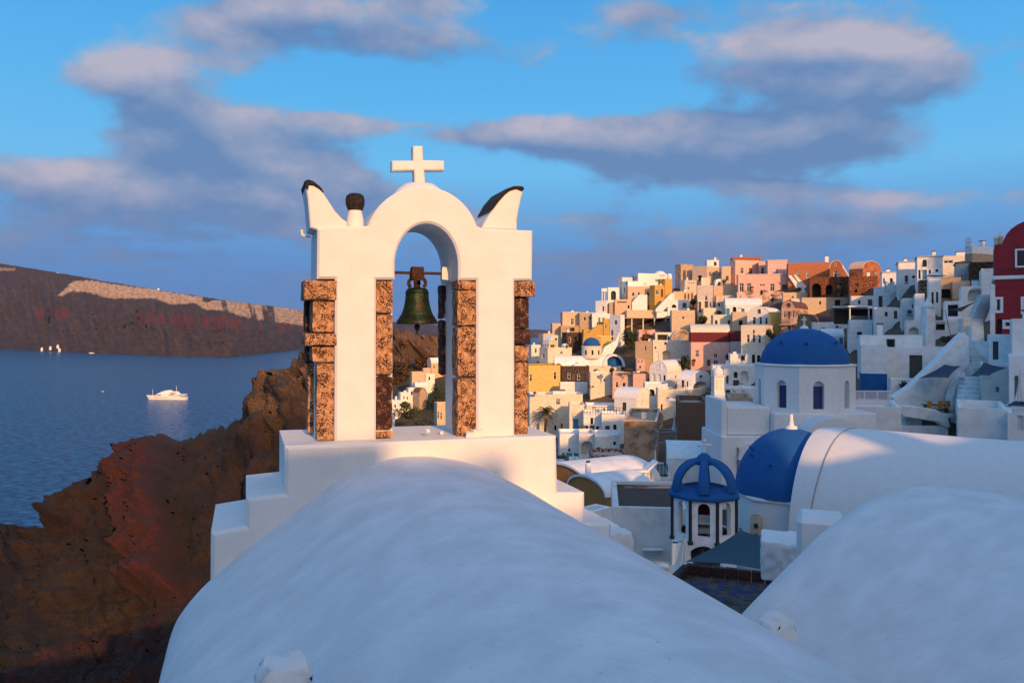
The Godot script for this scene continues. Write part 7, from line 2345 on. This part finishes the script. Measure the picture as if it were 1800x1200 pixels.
func build_plants() -> void:
	palm()
	shrub("ivy", "dark green ivy bank hanging below the pergola restaurant", 1105, 594, town_depth(1105, 612) - 2.0, 40, 42, 0.8, 1.0, 2200)
	shrub("shrub", "red leaved creeper beside the faded pink house", 1136, 592, town_depth(1136, 606) - 2.5, 26, 18, 1.0, 2.6)
	shrub("hedge", "clipped dark green hedge above the pink house", 1236, 562, town_depth(1236, 575) - 1.0, 34, 16, 0.9, 1.0, 1500)
	shrub("shrub", "round bush beside the cream wall in the upper village", 1264, 549, town_depth(1264, 556) - 1.0, 9, 7)
	shrub("shrub", "bush beside the dark red door", 1219, 530, town_depth(1219, 540) - 1.0, 15, 12)
	shrub("tree", "leafy young tree left of the big blue dome", 1356, 590, town_depth(1345, 628) - 3.0, 20, 32, 1.3, 1.5, 500)
	shrub("tree", "small leafy tree touching the big blue dome", 1372, 588, town_depth(1365, 620) - 8.0, 16, 22, 1.2, 1.5, 350)
	shrub("shrub", "dark climbing bush right of the arched cream house", 1196, 640, town_depth(1196, 655) - 2.0, 30, 24, 0.8, 1.3)
	shrub("shrub", "dark bush behind the white barrel-vaulted house", 1206, 634, town_depth(1206, 660), 16, 34, 0.8)
	shrub("shrub", "dark scrub on the roof of the pinkish house", 1104, 650, town_depth(1104, 690) - 1.0, 28, 7, 0.8, 1.6, 500)
	shrub("shrub", "small bush below the blue apse of the little church", 1076, 650, town_depth(1076, 690) - 3.0, 9, 9)
	shrub("shrub", "thin shrub on the brown bank below the stone house", 1041, 678, town_depth(1041, 690) - 2.0, 11, 12, 1.2, 1.2, 250)
	shrub("shrub", "dark bush beside the pink house's right corner", 1282, 628, town_depth(1282, 640) - 2.0, 16, 16, 0.9)
	shrub("shrub", "potted red flowers on the shaded right terrace", 1668, 597, 64.0, 30, 9, 1.0, 2.2, 500)
	shrub("shrub", "dark creeper on the stone arcade", 1478, 506, town_depth(1478, 520) - 6.0, 16, 9, 1.0, 1.4, 350)
	shrub("shrub", "agave bush on the crest by the mansion stairs", 1405, 508, town_depth(1405, 520) - 6.0, 12, 7, 1.0, 1.2, 250)
	shrub("shrub", "bush in the garden of the ochre house", 1273, 495, town_depth(1273, 506) - 2.0, 9, 10, 1.2, 1.6, 250)
	shrub("shrub", "dark green tree mass framed by the bell arch", 768, 700, 185.0, 46, 70, 0.75, 1.0, 1800)
	shrub("shrub", "low dark bushes at the foot of the bell arch view", 720, 720, 170.0, 60, 40, 0.75, 1.1, 1500)
	shrub("shrub", "brownish scrub low in the bell arch", 742, 752, 160.0, 90, 40, 0.8, 1.6, 1500)

func palm() -> void:
	var d := town_depth(958, 763) - 4.0
	var k := d / FOCAL
	var o := thing("palm_tree", "palm tree with a drooping crown in front of the cream house", "palm tree", at(958, 766, d))
	var s := Shape.new()
	for i in 8: s.tube(Vector3(0.02 * i, i * 0.42 - 0.5, 0), Vector3(0.02 * (i + 1), (i + 1) * 0.42 - 0.5, 0), 0.24, 0.27, 9)
	part("trunk", s, plaster(0.10, 0.06, 0.035, 2.0, "rock"), o)
	rng.seed = 31
	var top := Vector3(0.15, 42 * k, 0)
	for i in 44:
		var a := i * 2.399 + rng.randf() * 0.3
		var rise := lerpf(1.25, -0.75, i / 43.0)
		var l := rng.randf_range(1.9, 2.5) * (0.85 if i > 30 else 1.0)
		var dir := Vector3(cos(a) * cos(rise), sin(rise), sin(a) * cos(rise))
		var f := Shape.new()
		var last := top
		var n := 8
		for j in n:
			var t := (j + 1.0) / n
			var p := top + dir * l * t + Vector3(0, -1.15 * t * t * l * 0.45, 0)
			f.tube(last, p, 0.022, 0.016, 4, false)
			var along := (p - last).normalized()
			var sd := along.cross(Vector3.UP).normalized()
			for sg: float in [-1.0, 1.0]:
				for q in 2:
					var b := last.lerp(p, q * 0.5)
					var tip := b + sd * sg * 0.42 * sin(PI * (0.15 + t * 0.8)) + along * 0.22 + Vector3(0, -0.20, 0)
					f.tri(b, b + along * 0.09, tip, Vector3.UP)
			last = p
		part("frond", f, leaf_material(0.9 if i < 32 else 1.1, 1.0 if i < 32 else 2.0), o)

# ---------------------------------------------------------------- the view through the arch, boats, far houses
func build_far() -> void:
	var g := "houses seen through the bell arch"
	house("arch_house", "tall peach house with a white side seen through the bell arch", [720, 724, 747], 654, 690, 72, "peach", {"dd": -4.0, "w": [["R", 734, 738, 670, 674, "v"], ["L", 721, 723, 672, 680, "w"]], "group": g})
	house("arch_house", "upper white and peach house seen through the bell arch", [751, 758, 782], 629, 652, 60, "peach", {"dd": -4.0, "roof": "vl", "spring": 638, "w": [["L", 753, 755, 645, 649, "w"]], "group": g})
	house("arch_house", "small salmon house between two houses in the bell arch", [741, 744, 757], 647, 664, 70, "peach", {"dd": -4.0, "group": g})
	house("arch_house", "white house right of the tall peach house in the bell arch", [745, 748, 764], 657, 676, 70, "white", {"dd": -4.0, "w": [["R", 753, 756, 662, 668, "w"]], "group": g})
	house("arch_house", "white stepped house under the tall peach house in the bell arch", [726, 730, 752], 672, 696, 66, "white", {"dd": -4.0, "roof": "vl", "spring": 679, "group": g})
	house("arch_house", "tan vaulted house above the trees in the bell arch", [727, 737, 749], 682, 706, 50, "tan", {"dd": -4.0, "roof": "vr", "spring": 690, "w": [["R", 735, 739, 692, 698, "w"]], "roofc": "umber", "group": g})
	house("arch_house", "left white house of the low cluster in the bell arch", [680, 688, 706], 704, 726, 60, "white", {"dd": -4.0, "w": [["R", 693, 696, 711, 716, "w"]], "group": g})
	house("arch_house", "middle white house of the low cluster in the bell arch", [700, 704, 722], 690, 712, 64, "white", {"dd": -4.0, "w": [["R", 709, 711, 696, 701, "w"], ["R", 715, 717, 697, 702, "w"]], "group": g})
	house("arch_house", "right white house of the low cluster in the bell arch", [714, 718, 732], 682, 706, 66, "white", {"dd": -4.0, "w": [["R", 722, 725, 688, 694, "w"]], "group": g})
	house("arch_house", "lowest white house at the left edge of the bell arch view", [664, 676, 694], 718, 744, 58, "white", {"dd": -4.0, "group": g})
	house("arch_house", "grey house with two windows at the right edge of the bell arch view", [763, 768, 790], 708, 752, 70, "sand", {"dd": -4.0, "w": [["R", 769, 772, 724, 736, "w"], ["R", 774, 777, 725, 737, "w"]], "group": g})
	house("far_hut", "white hut on the rocky top in the bell arch", [735, 736, 747], 590, 597, 75, "white", {"d": 300.0, "group": g})
	house("far_hut", "lone white marker wall on the rock in the bell arch", [762, 763, 768], 608, 618, 75, "white", {"d": 285.0, "group": g, "deep": 1.0})
	# rocks on the hill behind the arch
	rng.seed = 90
	for i in 46:
		var px := rng.randf_range(688, 792)
		var py := rng.randf_range(596, 672)
		if px > 725 and py > 640: continue
		var d := lerpf(292.0, 262.0, (py - 590.0) / 45.0) if py < 634.0 else town_depth(px, py)
		var r := rng.randf_range(0.7, 2.2)
		var o := thing("boulder", "brown boulder on the rocky hill seen through the bell arch", "boulder", at(px, py, d), rng.randf() * 6.0, "boulders on the hill")
		part("rock", rough_block(Vector3(-r, -r, -r) * 0.8, Vector3(r, r * 0.8, r) * 0.8, r * 0.5, i), plaster(0.27, 0.16, 0.09, 0.5, "rock"), o)
	# far hillside huts across the water
	var spots := [[100, 481, 3900.0, "white villa on the island's skyline"], [123, 486, 3900.0, "small white villa right of the skyline villa"], [278, 509, 3300.0, "white speck of a house above the pale cliff"], [73, 613, 3300.0, "bright white house at the island's landing"], [88, 611, 3300.0, "cream house above the island's landing"], [101, 608, 3350.0, "orange house above the island's landing"], [104, 614, 3280.0, "white house at the right of the landing"]]
	for q in spots:
		var dist: float = q[2] if q[1] < 550 else -SEA * FOCAL / (curve(ISLE_SHORE, q[0]) - HORIZON) - 12.0
		var o := thing("island_house", q[3], "house", at(q[0], q[1], dist), 0.3, "houses on the island")
		var w: float = dist / FOCAL * 1.7
		var s := Shape.new(); s.bevel_box(Vector3(-w, -9, -w), Vector3(w, w * 0.9, w), 0.3)
		part("wall", s, hue("white"), o)
		var s2 := Shape.new(); s2.bevel_box(Vector3(-w * 0.4, w * 0.9, -w * 0.5), Vector3(w * 0.5, w * 1.5, w * 0.5), 0.3)
		part("upper_floor", s2, hue("white"), o)
	var boats := [[136, 619, "small white boat off the island landing"], [160, 621, "second white boat right of the landing"], [95, 616, "white boat moored at the landing"], [180, 688, "tiny white skiff left of the yacht"]]
	for q in boats:
		var d: float = -SEA * FOCAL / (q[1] - HORIZON)
		var o := thing("small_boat", q[2], "boat", Vector3(at(q[0], q[1], d).x, SEA, -d), 0.2, "small boats")
		var k := d / FOCAL * (2.0 if q[1] < 650 else 1.0)
		boat_hull(o, k * 2.2, k * 0.55, k * 0.5, hue("white"))
		var c := Shape.new(); c.bevel_box(Vector3(-k * 0.5, k * 0.3, -k * 0.25), Vector3(k * 0.6, k * 0.85, k * 0.25), 0.1)
		part("cabin", c, hue("white"), o)
	yacht()

# bow points to -x
func boat_hull(o: Node3D, half: float, beam: float, h: float, m: Material) -> void:
	var rows := []
	for i in 17:
		var t := i / 16.0
		var x := lerpf(-half, half, t)
		var w := beam * pow(sin(minf(1.0, t * 1.45) * PI * 0.5), 0.75) * (1.0 if t < 0.8 else 1.0 - (t - 0.8) * 0.5)
		var sheer := h * (1.0 + 0.38 * pow(1.0 - t, 2.2))
		var rake := half * 0.16 * (1.0 - t)
		rows.append(PackedVector3Array([Vector3(x + rake, -h * 0.3, 0.0), Vector3(x + rake * 0.9, -h * 0.25, w * 0.75), Vector3(x, sheer, w), Vector3(x, sheer, 0), Vector3(x, sheer, -w), Vector3(x + rake * 0.9, -h * 0.25, -w * 0.75), Vector3(x + rake, -h * 0.3, 0.0)]))
	var s := Shape.new()
	for i in 16:
		for j in 6:
			var ctr := Vector3(rows[i][0].x, h * 0.3, 0)
			s.quad(rows[i][j], rows[i + 1][j], rows[i + 1][j + 1], rows[i][j + 1], (rows[i][j] + rows[i + 1][j + 1]) * 0.5 - ctr)
	s.quad(rows[16][1], rows[16][2], rows[16][4], rows[16][5], Vector3.RIGHT)
	part("hull", s, m, o)

func yacht() -> void:
	var py := 702.0
	var d := -SEA * FOCAL / (py - HORIZON)
	var k := d / FOCAL
	var o := thing("motor_yacht", "large white motor yacht on the open water left of the headland", "yacht", Vector3(at(292, py, d).x, SEA, -d), deg_to_rad(-6))
	var w := paint(0.82, 0.80, 0.77, 0.35)
	var L := 37.5 * k
	boat_hull(o, L, 5.2 * k, 5.6 * k, w)
	var X := func(px: float) -> float: return (px - 292.0) * k
	var Y := func(y: float) -> float: return (py - y) * k
	# decks: [x0, x1, y0, y1, half width]
	var decks := [[270, 327, 697.0, 695.2, 4.4], [272, 318, 695, 690.2, 3.8], [281, 315, 690.4, 687.6, 3.3], [291, 303, 688, 685.8, 2.2], [306, 329, 693.6, 692.2, 4.2]]
	for q in decks:
		var s := Shape.new()
		var x0: float = X.call(q[0]); var x1: float = X.call(q[1]); var y0: float = Y.call(q[2]); var y1: float = Y.call(q[3])
		var poly := PackedVector2Array([Vector2(x0, y0), Vector2(x0 + (y1 - y0) * 1.6, y1), Vector2(x1 - (y1 - y0) * 0.5, y1), Vector2(x1, y0)])
		s.slab(poly, q[4] * k, -q[4] * k, 0.2)
		part("deck_house", s, w, o)
	for q in [[276, 284, 694.6, 693.4, 3.9], [298, 322, 693.9, 692.8, 4.0], [301, 311, 691.7, 690.2, 3.85], [301, 329, 697.0, 696.1, 4.9]]:
		var s := Shape.new()
		s.box(Vector3(X.call(q[0]), Y.call(q[2]), -q[4] * k), Vector3(X.call(q[1]), Y.call(q[3]), q[4] * k))
		part("window_band", s, glass(), o)
	for i in 6:
		var s := Shape.new()
		var x: float = X.call(274.0 + i * 4.4)
		s.box(Vector3(x, Y.call(698.6), 4.2 * k), Vector3(x + 1.2 * k, Y.call(697.9), 5.28 * k))
		part("porthole", s, glass(), o)
	for q in [[266.5, 684.5, 695.5], [310.5, 678.0, 689.0]]:
		var s := Shape.new()
		s.tube(Vector3(X.call(q[0]), Y.call(q[2]), 0), Vector3(X.call(q[0]), Y.call(q[1]), 0), 0.35 * k, 0.2 * k, 6)
		part("mast", s, w, o)
	for q in [[290.0, 687.0, 1.4], [295.0, 686.2, 1.1], [299.0, 685.6, 0.9]]:
		var s := Shape.new()
		s.lathe([[0, -q[2] * k], [q[2] * k * 0.8, -q[2] * k * 0.5], [q[2] * k, 0], [q[2] * k * 0.8, q[2] * k * 0.6], [0, q[2] * k]], 10, Vector3(X.call(q[0]), Y.call(q[1]), 0))
		part("radar_dome", s, w, o)
	var an := Shape.new()
	an.lathe([[0, -0.6 * k], [0.8 * k, 0], [0, 0.9 * k]], 8, Vector3(X.call(262), Y.call(698.2), 2.6 * k))
	part("anchor", an, glass(), o)

func _ready() -> void:
	# camera: level, lens shifted down so that the horizon stands just above the middle
	var cam := Camera3D.new()
	cam.name = "camera"
	cam.projection = Camera3D.PROJECTION_FRUSTUM
	cam.near = 0.1
	cam.far = 90000.0
	cam.size = 1200.0 / FOCAL * cam.near
	cam.frustum_offset = Vector2(0, -(600.0 - HORIZON) / FOCAL * cam.near)
	add_child(cam)
	cam.current = true
	# sky, sun, exposure
	var az := deg_to_rad(SUN_TURN)
	var el := deg_to_rad(SUN_HEIGHT)
	var to_sun := Vector3(sin(az) * cos(el), sin(el), cos(az) * cos(el))
	var env := Environment.new()
	env.background_mode = Environment.BG_SKY
	var sky := Sky.new()
	var pano := PanoramaSkyMaterial.new()
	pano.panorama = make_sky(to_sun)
	sky.sky_material = pano
	env.sky = sky
	env.background_energy_multiplier = 0.96
	env.tonemap_mode = Environment.TONE_MAPPER_LINEAR
	env.tonemap_exposure = 1.2
	env.sdfgi_enabled = true
	env.ssao_enabled = true
	env.ssil_enabled = true
	env.fog_enabled = true
	env.fog_density = 0.000018
	env.fog_light_color = Color(0.62, 0.74, 0.95)
	var we := WorldEnvironment.new()
	we.environment = env
	add_child(we)
	var sun := DirectionalLight3D.new()
	sun.name = "sun"
	sun.light_energy = 1.3
	sun.light_color = Color(1.0, 0.74, 0.47)
	sun.light_angular_distance = 0.55
	sun.shadow_enabled = true
	add_child(sun)
	sun.look_at_from_position(to_sun * 10.0, Vector3.ZERO)
	build_sea()
	build_isle()
	build_headland()
	build_town_ground()
	build_rear_hill()
	build_gable()
	build_notice_roof()
	build_belfry()
	build_apse_church()
	build_big_church()
	build_lower_middle()
	build_town()
	build_plants()
	build_far()
